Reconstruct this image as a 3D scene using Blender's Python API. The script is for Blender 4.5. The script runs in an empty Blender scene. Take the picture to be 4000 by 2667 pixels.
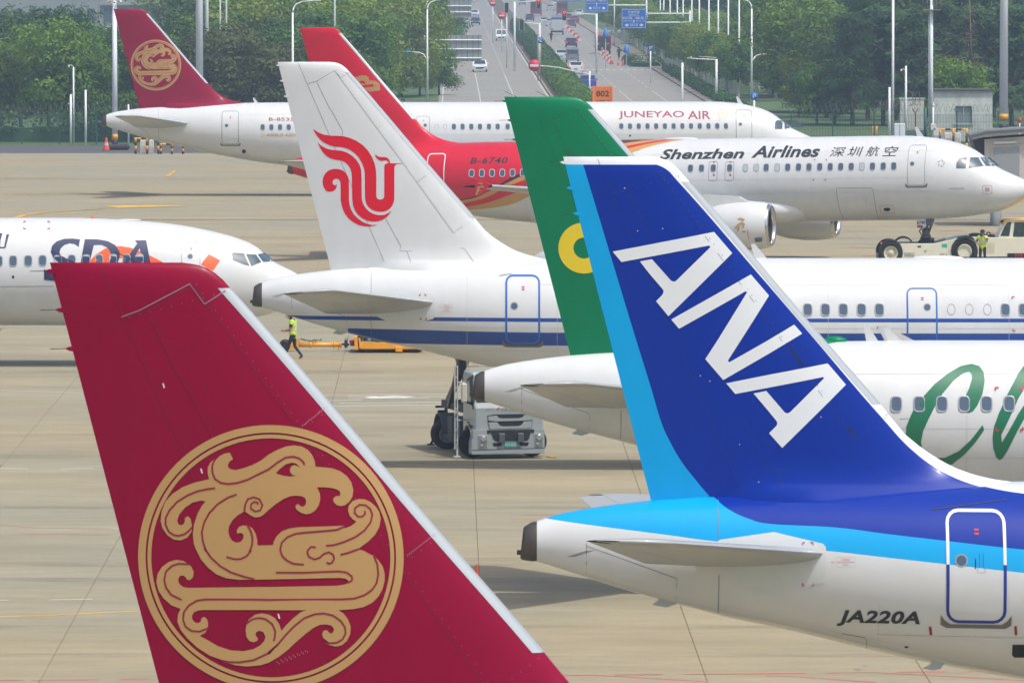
import bpy, bmesh, math, random
from math import sin, cos, pi, sqrt, radians, atan2, asin
from mathutils import Vector, Matrix, Quaternion
from mathutils.geometry import tessellate_polygon
random.seed(7)
SC = bpy.context.scene
COL = SC.collection
# ---------------------------------------------------------------- camera, world, sun, exposure
F = 27600.0          # focal length in pixels of the 4000 px wide photograph
HC = 15.6            # height of the eye above the apron
PITCH = math.atan(1548.5 / F)
CAMP = Vector((0, 0, HC))
cam = bpy.data.objects.new('camera', bpy.data.cameras.new('camera'))
COL.objects.link(cam)
cam.data.sensor_width = 36.0
cam.data.lens = F * 36.0 / 4000.0
cam.data.clip_start = 1.0
cam.data.clip_end = 20000.0
cam.location = CAMP
cam.rotation_euler = (pi / 2 - PITCH, 0, 0)
cam.data.dof.use_dof = True
cam.data.dof.focus_distance = 180.0
cam.data.dof.aperture_fstop = 22.0
SC.camera = cam
SUN_DIR = Vector((0.35, -0.36, 1.0)).normalized()
world = bpy.data.worlds.new('World')
SC.world = world
world.use_nodes = True
wn = world.node_tree
sky = wn.nodes.new('ShaderNodeTexSky')
sky.sky_type = 'NISHITA'
sky.sun_disc = False
sky.sun_elevation = asin(SUN_DIR.z)
sky.sun_rotation = atan2(SUN_DIR.x, SUN_DIR.y)
sky.altitude = 0
sky.air_density = 0.75
sky.dust_density = 4.0
sky.ozone_density = 1.0
wn.links.new(sky.outputs[0], wn.nodes['Background'].inputs[0])
wn.nodes['Background'].inputs[1].default_value = 0.15
sun = bpy.data.objects.new('sun', bpy.data.lights.new('sun', 'SUN'))
COL.objects.link(sun)
sun.data.energy = 2.3
sun.data.angle = radians(1.0)
sun.data.color = (1.0, 0.985, 0.95)
sun.rotation_euler = SUN_DIR.to_track_quat('Z', 'Y').to_euler()
sun.location = (0, 100, 200)
SC.view_settings.view_transform = 'Standard'
SC.view_settings.look = 'None'
SC.view_settings.gamma = 1.0
SC.view_settings.use_curve_mapping = False
SC.view_settings.exposure = 0.28
SC.render.engine = 'CYCLES'
SC.cycles.max_bounces = 6
SC.cycles.diffuse_bounces = 3
SC.cycles.glossy_bounces = 3
SC.cycles.transmission_bounces = 4
SC.cycles.volume_bounces = 0
SC.cycles.transparent_max_bounces = 8
SC.cycles.use_denoising = True
HAZE = 0.00032

# ---------------------------------------------------------------- helpers
FWD = Vector((0, cos(PITCH), -sin(PITCH)))
UP = Vector((0, sin(PITCH), cos(PITCH)))
RT = Vector((1, 0, 0))
def ray(u, v):
    return FWD + RT * ((u - 2000) / F) + UP * ((1333.5 - v) / F)
def P(u, v, Y):
    d = ray(u, v)
    return CAMP + d * (Y / d.y)
def G(u, v):
    d = ray(u, v)
    return CAMP + d * (-HC / d.z)
def sc(Y):
    return F / Y
def lin(c):
    return c / 12.92 if c <= 0.04045 else ((c + 0.055) / 1.055) ** 2.4
def rgb(r, g, b):
    return (lin(r / 255), lin(g / 255), lin(b / 255), 1.0)

def pchip(pts):
    xs = [p[0] for p in pts]; ys = [p[1] for p in pts]; n = len(xs)
    h = [xs[i + 1] - xs[i] for i in range(n - 1)]
    d = [(ys[i + 1] - ys[i]) / h[i] for i in range(n - 1)]
    m = [0.0] * n
    m[0] = d[0]; m[-1] = d[-1]
    for i in range(1, n - 1):
        if d[i - 1] * d[i] > 0:
            w1 = 2 * h[i] + h[i - 1]; w2 = h[i] + 2 * h[i - 1]
            m[i] = (w1 + w2) / (w1 / d[i - 1] + w2 / d[i])
    def f(x):
        if x <= xs[0]: return ys[0]
        if x >= xs[-1]: return ys[-1]
        lo, hi = 0, n - 1
        while hi - lo > 1:
            k = (lo + hi) // 2
            if xs[k] <= x: lo = k
            else: hi = k
        t = (x - xs[lo]) / h[lo]
        return ((1 + 2 * t) * (1 - t) ** 2 * ys[lo] + t * (1 - t) ** 2 * h[lo] * m[lo]
                + t * t * (3 - 2 * t) * ys[hi] + t * t * (t - 1) * h[lo] * m[hi])
    return f
def lerp(a, b, t): return a + (b - a) * t
def clamp(x, a=0.0, b=1.0): return max(a, min(b, x))

MATS = {}
def mat(name, col, rough=0.5, metal=0.0, spec=0.5, coat=0.0, emit=None, noise=None):
    """noise = (scale, amount): gentle tone variation in object space, as wear and dirt give."""
    if name in MATS: return MATS[name]
    m = bpy.data.materials.new(name); m.use_nodes = True
    nt = m.node_tree; b = nt.nodes['Principled BSDF']
    b.inputs['Base Color'].default_value = col
    b.inputs['Roughness'].default_value = rough
    b.inputs['Metallic'].default_value = metal
    b.inputs['Specular IOR Level'].default_value = spec
    b.inputs['Coat Weight'].default_value = coat
    b.inputs['Coat Roughness'].default_value = 0.08
    if emit:
        b.inputs['Emission Color'].default_value = emit[0]
        b.inputs['Emission Strength'].default_value = emit[1]
    if noise:
        sc_, amt = noise
        add_noise(nt, b, col, sc_, amt)
    MATS[name] = m
    return m
def add_noise(nt, b, col, sc_, amt, src=None, coord='Object'):
    tc = nt.nodes.new('ShaderNodeTexCoord')
    nz = nt.nodes.new('ShaderNodeTexNoise')
    nz.inputs['Scale'].default_value = sc_
    nz.inputs['Detail'].default_value = 6
    nz.inputs['Roughness'].default_value = 0.6
    nt.links.new(tc.outputs[coord], nz.inputs['Vector'])
    mr = nt.nodes.new('ShaderNodeMapRange')
    mr.inputs['From Min'].default_value = 0.3; mr.inputs['From Max'].default_value = 0.7
    mr.inputs['To Min'].default_value = 1 - amt; mr.inputs['To Max'].default_value = 1 + amt * 0.5
    nt.links.new(nz.outputs['Fac'], mr.inputs['Value'])
    mx = nt.nodes.new('ShaderNodeMix'); mx.data_type = 'RGBA'; mx.blend_type = 'MULTIPLY'
    mx.inputs['Factor'].default_value = 1.0
    if src is None: mx.inputs[6].default_value = col
    else: nt.links.new(src, mx.inputs[6])
    nt.links.new(mr.outputs[0], mx.inputs[7])
    nt.links.new(mx.outputs[2], b.inputs['Base Color'])

class MB:
    """Collects simple shapes into one mesh."""
    def __init__(s): s.v = []; s.f = []; s.mi = []; s.sm = []
    def add(s, vs, fs, mi=0, smooth=False):
        o = len(s.v); s.v += [tuple(v) for v in vs]
        for f in fs: s.f.append([i + o for i in f]); s.mi.append(mi); s.sm.append(smooth)
    def box(s, c, d, mi=0, rot=None, bev=0.0):
        x, y, z = d[0] / 2, d[1] / 2, d[2] / 2
        if bev > 0:
            b = min(bev, x * .9, y * .9, z * .9); vs = []; idx = {}
            for sx in (-1, 1):
                for sy in (-1, 1):
                    for sz in (-1, 1):
                        idx[sx, sy, sz] = len(vs)
                        vs += [(sx * x, sy * (y - b), sz * (z - b)), (sx * (x - b), sy * y, sz * (z - b)), (sx * (x - b), sy * (y - b), sz * z)]
            fs = []
            def q(a, k): return idx[a] + k
            for sg in (-1, 1):
                fs.append([q((sg, -1, -1), 0), q((sg, 1, -1), 0), q((sg, 1, 1), 0), q((sg, -1, 1), 0)][::sg])
                fs.append([q((-1, sg, -1), 1), q((-1, sg, 1), 1), q((1, sg, 1), 1), q((1, sg, -1), 1)][::sg])
                fs.append([q((-1, -1, sg), 2), q((1, -1, sg), 2), q((1, 1, sg), 2), q((-1, 1, sg), 2)][::sg])
            for a in (-1, 1):
                for c2 in (-1, 1):
                    fs.append([q((a, c2, -1), 0), q((a, c2, 1), 0), q((a, c2, 1), 1), q((a, c2, -1), 1)])
                    fs.append([q((a, -1, c2), 0), q((a, 1, c2), 0), q((a, 1, c2), 2), q((a, -1, c2), 2)])
                    fs.append([q((-1, a, c2), 1), q((1, a, c2), 1), q((1, a, c2), 2), q((-1, a, c2), 2)])
                    for e in (-1, 1):
                        fs.append([q((a, c2, e), 0), q((a, c2, e), 1), q((a, c2, e), 2)])
        else:
            vs = [(sx * x, sy * y, sz * z) for sx in (-1, 1) for sy in (-1, 1) for sz in (-1, 1)]
            fs = [(0, 1, 3, 2), (4, 6, 7, 5), (0, 4, 5, 1), (2, 3, 7, 6), (0, 2, 6, 4), (1, 5, 7, 3)]
        c = Vector(c)
        if rot is not None: vs = [c + rot @ Vector(v) for v in vs]
        else: vs = [c + Vector(v) for v in vs]
        s.add(vs, fs, mi)
    def cyl(s, p0, p1, r0, r1=None, n=12, mi=0, cap=True, smooth=True):
        if r1 is None: r1 = r0
        p0 = Vector(p0); p1 = Vector(p1); d = (p1 - p0).normalized()
        a = d.orthogonal().normalized(); b = d.cross(a)
        vs = []
        for p, r in ((p0, r0), (p1, r1)):
            for i in range(n):
                t = 2 * pi * i / n
                vs.append(p + a * (r * cos(t)) + b * (r * sin(t)))
        s.add(vs, [(i, (i + 1) % n, n + (i + 1) % n, n + i) for i in range(n)], mi, smooth)
        if cap:
            s.add(vs[:n], [list(range(n))[::-1]], mi); s.add(vs[n:], [list(range(n))], mi)
    def tube(s, path, r, n=8, mi=0, taper=None):
        path = [Vector(p) for p in path]
        for i in range(len(path) - 1):
            r0 = r if taper is None else lerp(r, taper, i / (len(path) - 1))
            r1 = r if taper is None else lerp(r, taper, (i + 1) / (len(path) - 1))
            s.cyl(path[i], path[i + 1], r0, r1, n, mi, cap=(i in (0, len(path) - 2)))
    def lathe(s, prof, org, axis, n=24, mi=0, smooth=True, closed=False):
        axis = Vector(axis).normalized(); a = axis.orthogonal().normalized(); b = axis.cross(a); org = Vector(org)
        vs = []
        for (h, r) in prof:
            for i in range(n):
                t = 2 * pi * i / n
                vs.append(org + axis * h + a * (r * cos(t)) + b * (r * sin(t)))
        fs = []
        for k in range(len(prof) - 1):
            for i in range(n):
                fs.append((k * n + i, k * n + (i + 1) % n, (k + 1) * n + (i + 1) % n, (k + 1) * n + i))
        s.add(vs, fs, mi, smooth)
    def prism(s, poly, y0, y1, mi=0, fn=None, side=None):
        """poly in (x,z), extruded in y; fn maps (x,y,z)->point."""
        fn = fn or (lambda x, y, z: (x, y, z))
        n = len(poly)
        A = [fn(x, y0, z) for x, z in poly]; B = [fn(x, y1, z) for x, z in poly]
        tri = tessellate_polygon([[Vector((x, z, 0)) for x, z in poly]])
        s.add(A, [list(t) for t in tri], mi); s.add(B, [list(t)[::-1] for t in tri], mi)
        s.add(A + B, [(i, (i + 1) % n, n + (i + 1) % n, n + i) for i in range(n)], mi if side is None else side)
    def sphere(s, c, r, n=10, mi=0, sz=(1, 1, 1)):
        c = Vector(c); vs = []; m = n // 2
        for k in range(m + 1):
            ph = pi * k / m
            for i in range(n):
                t = 2 * pi * i / n
                vs.append(c + Vector((r * sz[0] * sin(ph) * cos(t), r * sz[1] * sin(ph) * sin(t), r * sz[2] * cos(ph))))
        s.add(vs, [(k * n + i, k * n + (i + 1) % n, (k + 1) * n + (i + 1) % n, (k + 1) * n + i) for k in range(m) for i in range(n)], mi, True)
    def mesh(s, name, mats, fix=True):
        me = bpy.data.meshes.new(name)
        me.from_pydata(s.v, [], s.f)
        if not isinstance(mats, (list, tuple)): mats = [mats]
        for m in mats: me.materials.append(m)
        me.polygons.foreach_set('material_index', s.mi)
        me.polygons.foreach_set('use_smooth', s.sm)
        if fix:
            bm = bmesh.new(); bm.from_mesh(me)
            bmesh.ops.remove_doubles(bm, verts=bm.verts, dist=1e-5)
            bmesh.ops.recalc_face_normals(bm, faces=bm.faces)
            bm.to_mesh(me); bm.free()
        me.update()
        return me
    def obj(s, name, mats, parent=None, loc=None, fix=True):
        return link(name, s.mesh(name, mats, fix), parent, loc)

def link(name, me, parent=None, loc=None):
    o = bpy.data.objects.new(name, me); COL.objects.link(o)
    if parent is not None: o.parent = parent
    if loc is not None: o.location = loc
    return o
def tag(o, label, cat, group=None):
    o['label'] = label; o['category'] = cat
    if group: o['group'] = group
    return o
def thing(name, label, cat, loc=(0, 0, 0), rz=0.0, group=None):
    o = bpy.data.objects.new(name, None); COL.objects.link(o)
    o.location = loc; o.rotation_euler = (0, 0, rz); o.empty_display_size = 0.3
    return tag(o, label, cat, group)
def kids(o): return [c for c in bpy.data.objects if c.parent == o]
def copy_tree(o, label, group=None, loc=None, rz=None):
    c = o.copy(); COL.objects.link(c)
    if label: c['label'] = label
    if group: c['group'] = group
    if loc is not None: c.location = loc
    if rz is not None: c.rotation_euler = (0, 0, rz)
    for k in o.children:
        d = k.copy(); COL.objects.link(d); d.parent = c
        for k2 in k.children:
            e = k2.copy(); COL.objects.link(e); e.parent = d
    return c
def structure(o): o['kind'] = 'structure'; return o
def grid_obj(name, pts, mats, parent=None, smooth=True, closed_u=False, flip=False):
    """pts[row][col] -> surface."""
    R = len(pts); Cn = len(pts[0]); vs = [tuple(p) for row in pts for p in row]; fs = []
    for r in range(R - 1):
        for c in range(Cn if closed_u else Cn - 1):
            c2 = (c + 1) % Cn
            fs.append((r * Cn + c, r * Cn + c2, (r + 1) * Cn + c2, (r + 1) * Cn + c))
    m = MB(); m.add(vs, fs, 0, smooth)
    o = m.obj(name, mats, parent)
    o.data.set_sharp_from_angle(angle=radians(38))
    return o
# 2-D shapes laid on curved surfaces as thin skins (flat print)
def shape2d(outer, holes=()):
    loops = [[Vector((p[0], p[1], 0)) for p in outer]] + [[Vector((p[0], p[1], 0)) for p in h] for h in holes]
    pts = [p for l in loops for p in l]
    return [(p.x, p.y) for p in pts], [tuple(t) for t in tessellate_polygon(loops)]
def stroke2d(path, w, closed=False):
    n = len(path); L = []; R = []
    for i in range(n):
        a = path[(i - 1) % n] if (closed or i > 0) else path[i]
        b = path[(i + 1) % n] if (closed or i < n - 1) else path[i]
        dx, dy = b[0] - a[0], b[1] - a[1]; l = math.hypot(dx, dy) or 1
        nx, ny = -dy / l * w / 2, dx / l * w / 2
        L.append((path[i][0] + nx, path[i][1] + ny)); R.append((path[i][0] - nx, path[i][1] - ny))
    vs = L + R
    fs = [(i, (i + 1) % n, n + (i + 1) % n, n + i) for i in range(n if closed else n - 1)]
    return vs, fs
def text2d(body, size, shear=0.0, bold=0.0, space=1.0, res=3):
    cu = bpy.data.curves.new('lettering', 'FONT')
    cu.body = body; cu.size = size; cu.shear = shear; cu.offset = bold; cu.resolution_u = res; cu.space_character = space
    o = bpy.data.objects.new('lettering', cu)
    COL.objects.link(o)
    bpy.context.view_layer.update()
    me = bpy.data.meshes.new_from_object(o)
    vs = [(v.co.x, v.co.y) for v in me.vertices]; fs = [tuple(p.vertices) for p in me.polygons]
    bpy.data.objects.remove(o); bpy.data.curves.remove(cu); bpy.data.meshes.remove(me)
    return vs, fs
def fit2d(vs, x0, x1, z0, z1):
    ax = min(v[0] for v in vs); bx = max(v[0] for v in vs); az = min(v[1] for v in vs); bz = max(v[1] for v in vs)
    return [(lerp(x0, x1, (v[0] - ax) / (bx - ax)), lerp(z0, z1, (v[1] - az) / (bz - az))) for v in vs]
def skin(name, shapes, surf, m, parent, step=0.12, xstep=None, lift=0.006):
    """shapes = list of (verts2d, faces); surf(x,z)->(point, normal)."""
    bm = bmesh.new()
    for vs, fs in shapes:
        bv = [bm.verts.new((x, 0, z)) for x, z in vs]
        for f in fs:
            try: bm.faces.new([bv[i] for i in f])
            except ValueError: pass
    def cut(axis, st):
        if not bm.verts: return
        i = 0 if axis == 'x' else 2
        lo = min(v.co[i] for v in bm.verts); hi = max(v.co[i] for v in bm.verts)
        k = math.ceil(lo / st)
        while k * st < hi:
            co = [0, 0, 0]; co[i] = k * st; no = [0, 0, 0]; no[i] = 1
            bmesh.ops.bisect_plane(bm, geom=bm.verts[:] + bm.edges[:] + bm.faces[:], plane_co=co, plane_no=no, dist=1e-6)
            k += 1
    if step: cut('z', step)
    if xstep: cut('x', xstep)
    me = bpy.data.meshes.new(name)
    for v in bm.verts:
        p, n = surf(v.co.x, v.co.z)
        v.co = p + n * lift
    for f in bm.faces: f.smooth = True
    bm.normal_update()
    # face the viewer (-y)
    for f in bm.faces:
        if f.normal.y > 0: f.normal_flip()
    bm.to_mesh(me); bm.free(); me.materials.append(m)
    return link(name, me, parent)
# ---------------------------------------------------------------- ground, road, sheets of paint
def concrete(name, base, joint=0.0, rnd=0.0, streak=.10, fine=.05):
    m = bpy.data.materials.new(name); m.use_nodes = True
    nt = m.node_tree; b = nt.nodes['Principled BSDF']; b.inputs['Roughness'].default_value = .85; b.inputs['Specular IOR Level'].default_value = .25
    ge = nt.nodes.new('ShaderNodeNewGeometry'); src = None
    rg = nt.nodes.new('ShaderNodeRGB'); rg.outputs[0].default_value = base; src = rg.outputs[0]
    def mul(src, fac):
        mx = nt.nodes.new('ShaderNodeMix'); mx.data_type = 'RGBA'; mx.blend_type = 'MULTIPLY'; mx.inputs['Factor'].default_value = 1
        nt.links.new(src, mx.inputs[6]); nt.links.new(fac, mx.inputs[7]); return mx.outputs[2]
    for sx, sy, det, lo, hi in ((.10, .30, 5, 1 - streak * 1.5, 1 + streak * .6), (.55, 1.6, 6, 1 - streak, 1 + streak * .5), (6, 6, 4, 1 - fine, 1 + fine)):
        mp = nt.nodes.new('ShaderNodeMapping'); mp.inputs['Scale'].default_value = (sx, sy, 1)
        nt.links.new(ge.outputs['Position'], mp.inputs['Vector'])
        nz = nt.nodes.new('ShaderNodeTexNoise'); nz.inputs['Scale'].default_value = 1; nz.inputs['Detail'].default_value = det; nz.inputs['Roughness'].default_value = .6
        nt.links.new(mp.outputs[0], nz.inputs['Vector'])
        mr = nt.nodes.new('ShaderNodeMapRange'); mr.inputs['From Min'].default_value = .32; mr.inputs['From Max'].default_value = .68
        mr.inputs['To Min'].default_value = lo; mr.inputs['To Max'].default_value = hi
        nt.links.new(nz.outputs['Fac'], mr.inputs['Value']); src = mul(src, mr.outputs[0])
    # warm/cool drift
    nz = nt.nodes.new('ShaderNodeTexNoise'); nz.inputs['Scale'].default_value = .06; nz.inputs['Detail'].default_value = 3
    nt.links.new(ge.outputs['Position'], nz.inputs['Vector'])
    cr = nt.nodes.new('ShaderNodeValToRGB'); cr.color_ramp.elements[0].color = (.93, .97, 1.0, 1); cr.color_ramp.elements[1].color = (1.04, 1.0, .93, 1)
    cr.color_ramp.elements[0].position = .4; cr.color_ramp.elements[1].position = .6
    nt.links.new(nz.outputs['Fac'], cr.inputs[0]); src = mul(src, cr.outputs[0])
    if rnd:
        oi = nt.nodes.new('ShaderNodeObjectInfo'); mr = nt.nodes.new('ShaderNodeMapRange'); mr.inputs['To Min'].default_value = 1 - rnd; mr.inputs['To Max'].default_value = 1 + rnd * .6
        nt.links.new(oi.outputs['Random'], mr.inputs['Value']); src = mul(src, mr.outputs[0])
    nt.links.new(src, b.inputs['Base Color']); MATS[name] = m
    return m
CONC = rgb(156, 147, 122)
M_apron = concrete('apron_concrete', CONC, streak=.09); M_slab = concrete('slab_concrete', CONC, rnd=.035)
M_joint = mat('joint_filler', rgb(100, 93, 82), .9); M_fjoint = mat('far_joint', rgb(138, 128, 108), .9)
M_road = concrete('road_surface', rgb(150, 148, 141), streak=.08); M_asph = concrete('asphalt', rgb(92, 92, 94), streak=.1)
M_path = concrete('pavement_concrete', rgb(150, 142, 128))
def grassmat(name, a, c):
    m = bpy.data.materials.new(name); m.use_nodes = True; nt = m.node_tree; b = nt.nodes['Principled BSDF']; b.inputs['Roughness'].default_value = .9
    ge = nt.nodes.new('ShaderNodeNewGeometry'); nz = nt.nodes.new('ShaderNodeTexNoise'); nz.inputs['Scale'].default_value = .35; nz.inputs['Detail'].default_value = 8
    nt.links.new(ge.outputs['Position'], nz.inputs['Vector']); cr = nt.nodes.new('ShaderNodeValToRGB')
    cr.color_ramp.elements[0].position = .35; cr.color_ramp.elements[1].position = .65; cr.color_ramp.elements[0].color = a; cr.color_ramp.elements[1].color = c
    nt.links.new(nz.outputs['Fac'], cr.inputs[0]); nt.links.new(cr.outputs[0], b.inputs['Base Color']); MATS[name] = m; return m
M_grass = grassmat('grass', rgb(58, 84, 46), rgb(92, 112, 62))
def sheet(name, pts, m, z=0.0, kind='structure', thick=.3):
    b = MB(); n = len(pts)
    b.add([(x, y, z) for x, y in pts] + [(x, y, z - thick) for x, y in pts], [list(range(n)), list(range(n, 2 * n))[::-1]] + [(i, (i + 1) % n, n + (i + 1) % n, n + i) for i in range(n)])
    o = b.obj(name, m); o['kind'] = kind
    return o
sheet('ground', [(-2500, 536), (2500, 536), (2500, 6500), (-2500, 6500)], M_grass, -.02, thick=1)
sheet('apron', [(-600, -60), (600, -60), (600, 530), (-600, 530)], M_apron, -.004, thick=1)
sheet('perimeter_road', [(-600, 530.0), (600, 530.0), (600, 549), (-600, 549)], M_asph, 0.0)
# concrete slabs with open joints on the nearer apron; each slab one piece of the paving
SL = 4.72; skew = -.0092
def slab_mesh():
    b = MB(); h = SL / 2 - .005; c = .008
    v = [(-h + c, -h + c, .02), (h - c, -h + c, .02), (h - c, h - c, .02), (-h + c, h - c, .02), (-h, -h, .008), (h, -h, .008), (h, h, .008), (-h, h, .008), (-h, -h, -.05), (h, -h, -.05), (h, h, -.05), (-h, h, -.05)]
    b.add(v, [(0, 1, 2, 3)] + [(i, i + 4, (i + 1) % 4 + 4, (i + 1) % 4) for i in range(4)] + [(i + 4, i + 8, (i + 1) % 4 + 8, (i + 1) % 4 + 4) for i in range(4)])
    return b.mesh('slab', M_slab)
me = slab_mesh(); paving = None
cells = []
for j in range(60):
    y = 148 + SL * j
    for i in range(-8, 9):
        x = (i + .23) * SL + 3.45 - SL * .23 - SL / 2 + (y - 175) * skew + .45
        if abs(x) - SL / 2 < y * 2000 / F: cells.append((y, x))
cells.sort(); cells = cells[:298]
YS = cells[-1][0] + SL / 2
bed = sheet('paving', [(-60, 149 - SL), (60, 149 - SL), (60, YS + .2), (-60, YS + .2)], M_joint, .0, thick=.003)
for y, x in cells:
    s = link('slab', me, bed, (x, y, -.018 + .012)); s.rotation_euler = (0, 0, -skew)
GZ = .0145   # paving surface
# joints further out stay in one joined piece
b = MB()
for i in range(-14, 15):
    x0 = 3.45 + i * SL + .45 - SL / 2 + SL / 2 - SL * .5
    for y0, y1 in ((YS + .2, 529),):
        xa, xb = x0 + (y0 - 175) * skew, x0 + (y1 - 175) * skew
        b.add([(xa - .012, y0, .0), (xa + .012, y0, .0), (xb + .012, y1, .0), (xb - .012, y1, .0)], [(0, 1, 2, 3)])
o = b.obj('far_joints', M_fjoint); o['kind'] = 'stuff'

# paint on the apron
M_ylw = mat('yellow_marking', rgb(214, 170, 62), .8, noise=(.8, .35)); M_wht = mat('white_marking', rgb(214, 214, 204), .8, noise=(.5, .25))
M_pink = mat('faded_red_marking', rgb(190, 122, 112), .85, noise=(.5, .25)); M_redm = mat('red_marking', rgb(196, 92, 92), .85, noise=(.6, .3))
M_drain = mat('drain_grate', rgb(58, 58, 58), .8); M_oil = mat('oil_stain', rgb(132, 126, 112), .8)
def gl(u, v): p = G(u, v); return (p.x, p.y)
def mark(name, polys, m, z=GZ + .004):
    b = MB()
    for q in polys: b.add([(x, y, z) for x, y in q], [list(range(len(q)))])
    return structure(b.obj(name, m))
def gline(pts, w):
    L = [gl(*p) for p in pts]; vs, fs = stroke2d(L, w); return [[vs[i] for i in f] for f in fs]
mark('yellow_taxi_line', gline([(-40, 2411), (200, 2404), (530, 2389)], .16) + gline([(1480, 1836), (1560, 1832), (1700, 1824), (2520, 1818)], .14) + gline([(1150, 1403), (1381, 1398), (1700, 1386), (2100, 1380)], .13), M_ylw)
mark('yellow_taxi_line', gline([(60, 853), (100, 840), (180, 830), (300, 822), (420, 815)], .35) + [[gl(400, 807), gl(470, 804), (gl(620, 802.5)), gl(750, 805), gl(640, 809), gl(460, 814)]] + [[gl(645, 690), gl(680, 667), gl(690, 667), gl(660, 692)]], M_ylw)
mark('white_guide_line', gline([(1255, 1543.5), (2000, 1539)], .13) + gline([(1360, 1549), (1830, 1551)], .15) + gline([(1360, 1558), (1680, 1555)], .14) + gline([(1280, 1566), (1412, 1564)], .14) + gline([(1322, 1576), (1830, 1571)], .15) + gline([(1290, 1587), (1760, 1583)], .14) + [[gl(1425, 1552), gl(1540, 1546), gl(1640, 1550), gl(1560, 1557), gl(1450, 1559)]]
     + gline([(-20, 1525), (320, 1536)], .10) + gline([(-20, 2346), (33, 2345)], .10) + gline([(198, 2344), (360, 2341)], .10) + gline([(-20, 1830), (112, 1832)], .11) + gline([(236, 1833), (365, 1830)], .11) + gline([(1183, 1387.5), (1295, 1387.5)], .10) + gline([(1545, 1820), (1690, 1818)], .07), M_wht)
mark('red_stand_line', gline([(-20, 2659), (93, 2658)], .12) + gline([(125, 2659), (385, 2656)], .12) + gline([(465, 2655), (590, 2653)], .12) + gline([(2200, 2640), (2320, 2638), (2500, 2648), (2760, 2664)], .10) + gline([(2403, 2637), (2590, 2636)], .14) + gline([(2672, 2635), (2950, 2633), (3147, 2631)], .13) + gline([(3228, 2630), (3420, 2628), (4020, 2660)], .10) + gline([(2990, 2641), (3120, 2645), (3420, 2667)], .10) + gline([(3507, 2626.5), (3695, 2624.5)], .12) + gline([(3783, 2624), (3800, 2623.5)], .12), M_redm)
mark('faded_red_line', gline([(1255, 1537), (1770, 1534)], .08) + gline([(1300, 1612), (1670, 1612)], .08) + gline([(2040, 2012), (2180, 2013)], .10) + gline([(2000, 2027), (2110, 2034)], .10) + gline([(0, 2052), (120, 2062), (430, 2067)], .12) + gline([(60, 2086), (430, 2090)], .14) + gline([(0, 1625), (300, 1622)], .1) + gline([(3300, 907), (3430, 906)], .25) + gline([(3300, 965), (3440, 970)], .2) + gline([(3370, 1000), (3450, 998)], .3) + gline([(3670, 902), (3760, 901)], .3) + gline([(3850, 905), (3920, 915)], .4) + gline([(1080, 960), (1180, 962)], .15), M_pink)
def wiggle(v, u0, u1, w, n=24):
    L = [gl(lerp(u0, u1, i / n), v) for i in range(n + 1)]; vs, fs = stroke2d(L, w); return [[vs[i] for i in f] for f in fs]
mark('drain_channel', wiggle(859.5, 480, 4100, .30) + wiggle(835, 4200, 3400, .12), M_drain)
mark('oil_stain', [[(c[0] + rx * cos(t) * (1 + .2 * sin(3 * t + k)), c[1] + ry * sin(t) * (1 + .25 * cos(2 * t + k))) for t in [2 * pi * i / 14 for i in range(14)]] for k, (c, rx, ry) in enumerate([(gl(3350, 2616), .08, .3), (gl(3380, 2603), .05, .15), (gl(1390, 1426), .25, .15), (gl(760, 2470), .1, .5)])], M_oil)

# road beyond the fence
SLOPE = -240 / F
def R(off, Y, z=0.0): return (off + SLOPE * Y, Y, z)
def rsheet(name, o0, o1, y0, y1, m, z, thick=.3):
    return sheet(name, [R(o0, y0)[:2], R(o1, y0)[:2], R(o1, y1)[:2], R(o0, y1)[:2]], m, z, thick=thick)
rsheet('road', -1.2, 10.4, 556, 3600, M_road, .0); rsheet('road', 14.2, 25.6, 556, 3600, M_road, .0)
rsheet('crossroad', -140, 180, 1270, 1292, M_road, .004)
rsheet('pavement', 25.6, 27.6, 640, 3600, M_path, .13)
rsheet('kerb', 25.3, 25.6, 640, 3600, M_path, .14); rsheet('kerb', 10.25, 10.5, 640, 3600, M_path, .14); rsheet('kerb', 14.1, 14.35, 640, 3600, M_path, .14)
rsheet('median_strip', 10.5, 14.1, 640, 3600, mat('median_soil', rgb(96, 84, 66), .9), .10)
b = MB()
def dash(o, y0, y1, w=.15): b.add([R(o - w / 2, y0, .006), R(o + w / 2, y0, .006), R(o + w / 2, y1, .006), R(o - w / 2, y1, .006)], [(0, 1, 2, 3)])
dash(10.0, 560, 3400, .18); dash(-.8, 560, 3400); dash(14.7, 560, 3400)
for o in (3.0, 6.5): dash(o, 600, 860, .13)
y = 872
while y < 1900:
    for o in (3.0, 6.5): dash(o, y, y + 8, .14)
    y += 16
for o in (18.1, 21.6):
    dash(o, 640, 760, .13)
    y = 776
    while y < 1900: dash(o, y, y + 8, .14); y += 16
for i in range(12): dash(15.4 + i * .85, 881, 886, .45)
structure(b.obj('road_marking', mat('worn_road_paint', rgb(188, 188, 180), .85, noise=(.3, .2))))

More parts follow.
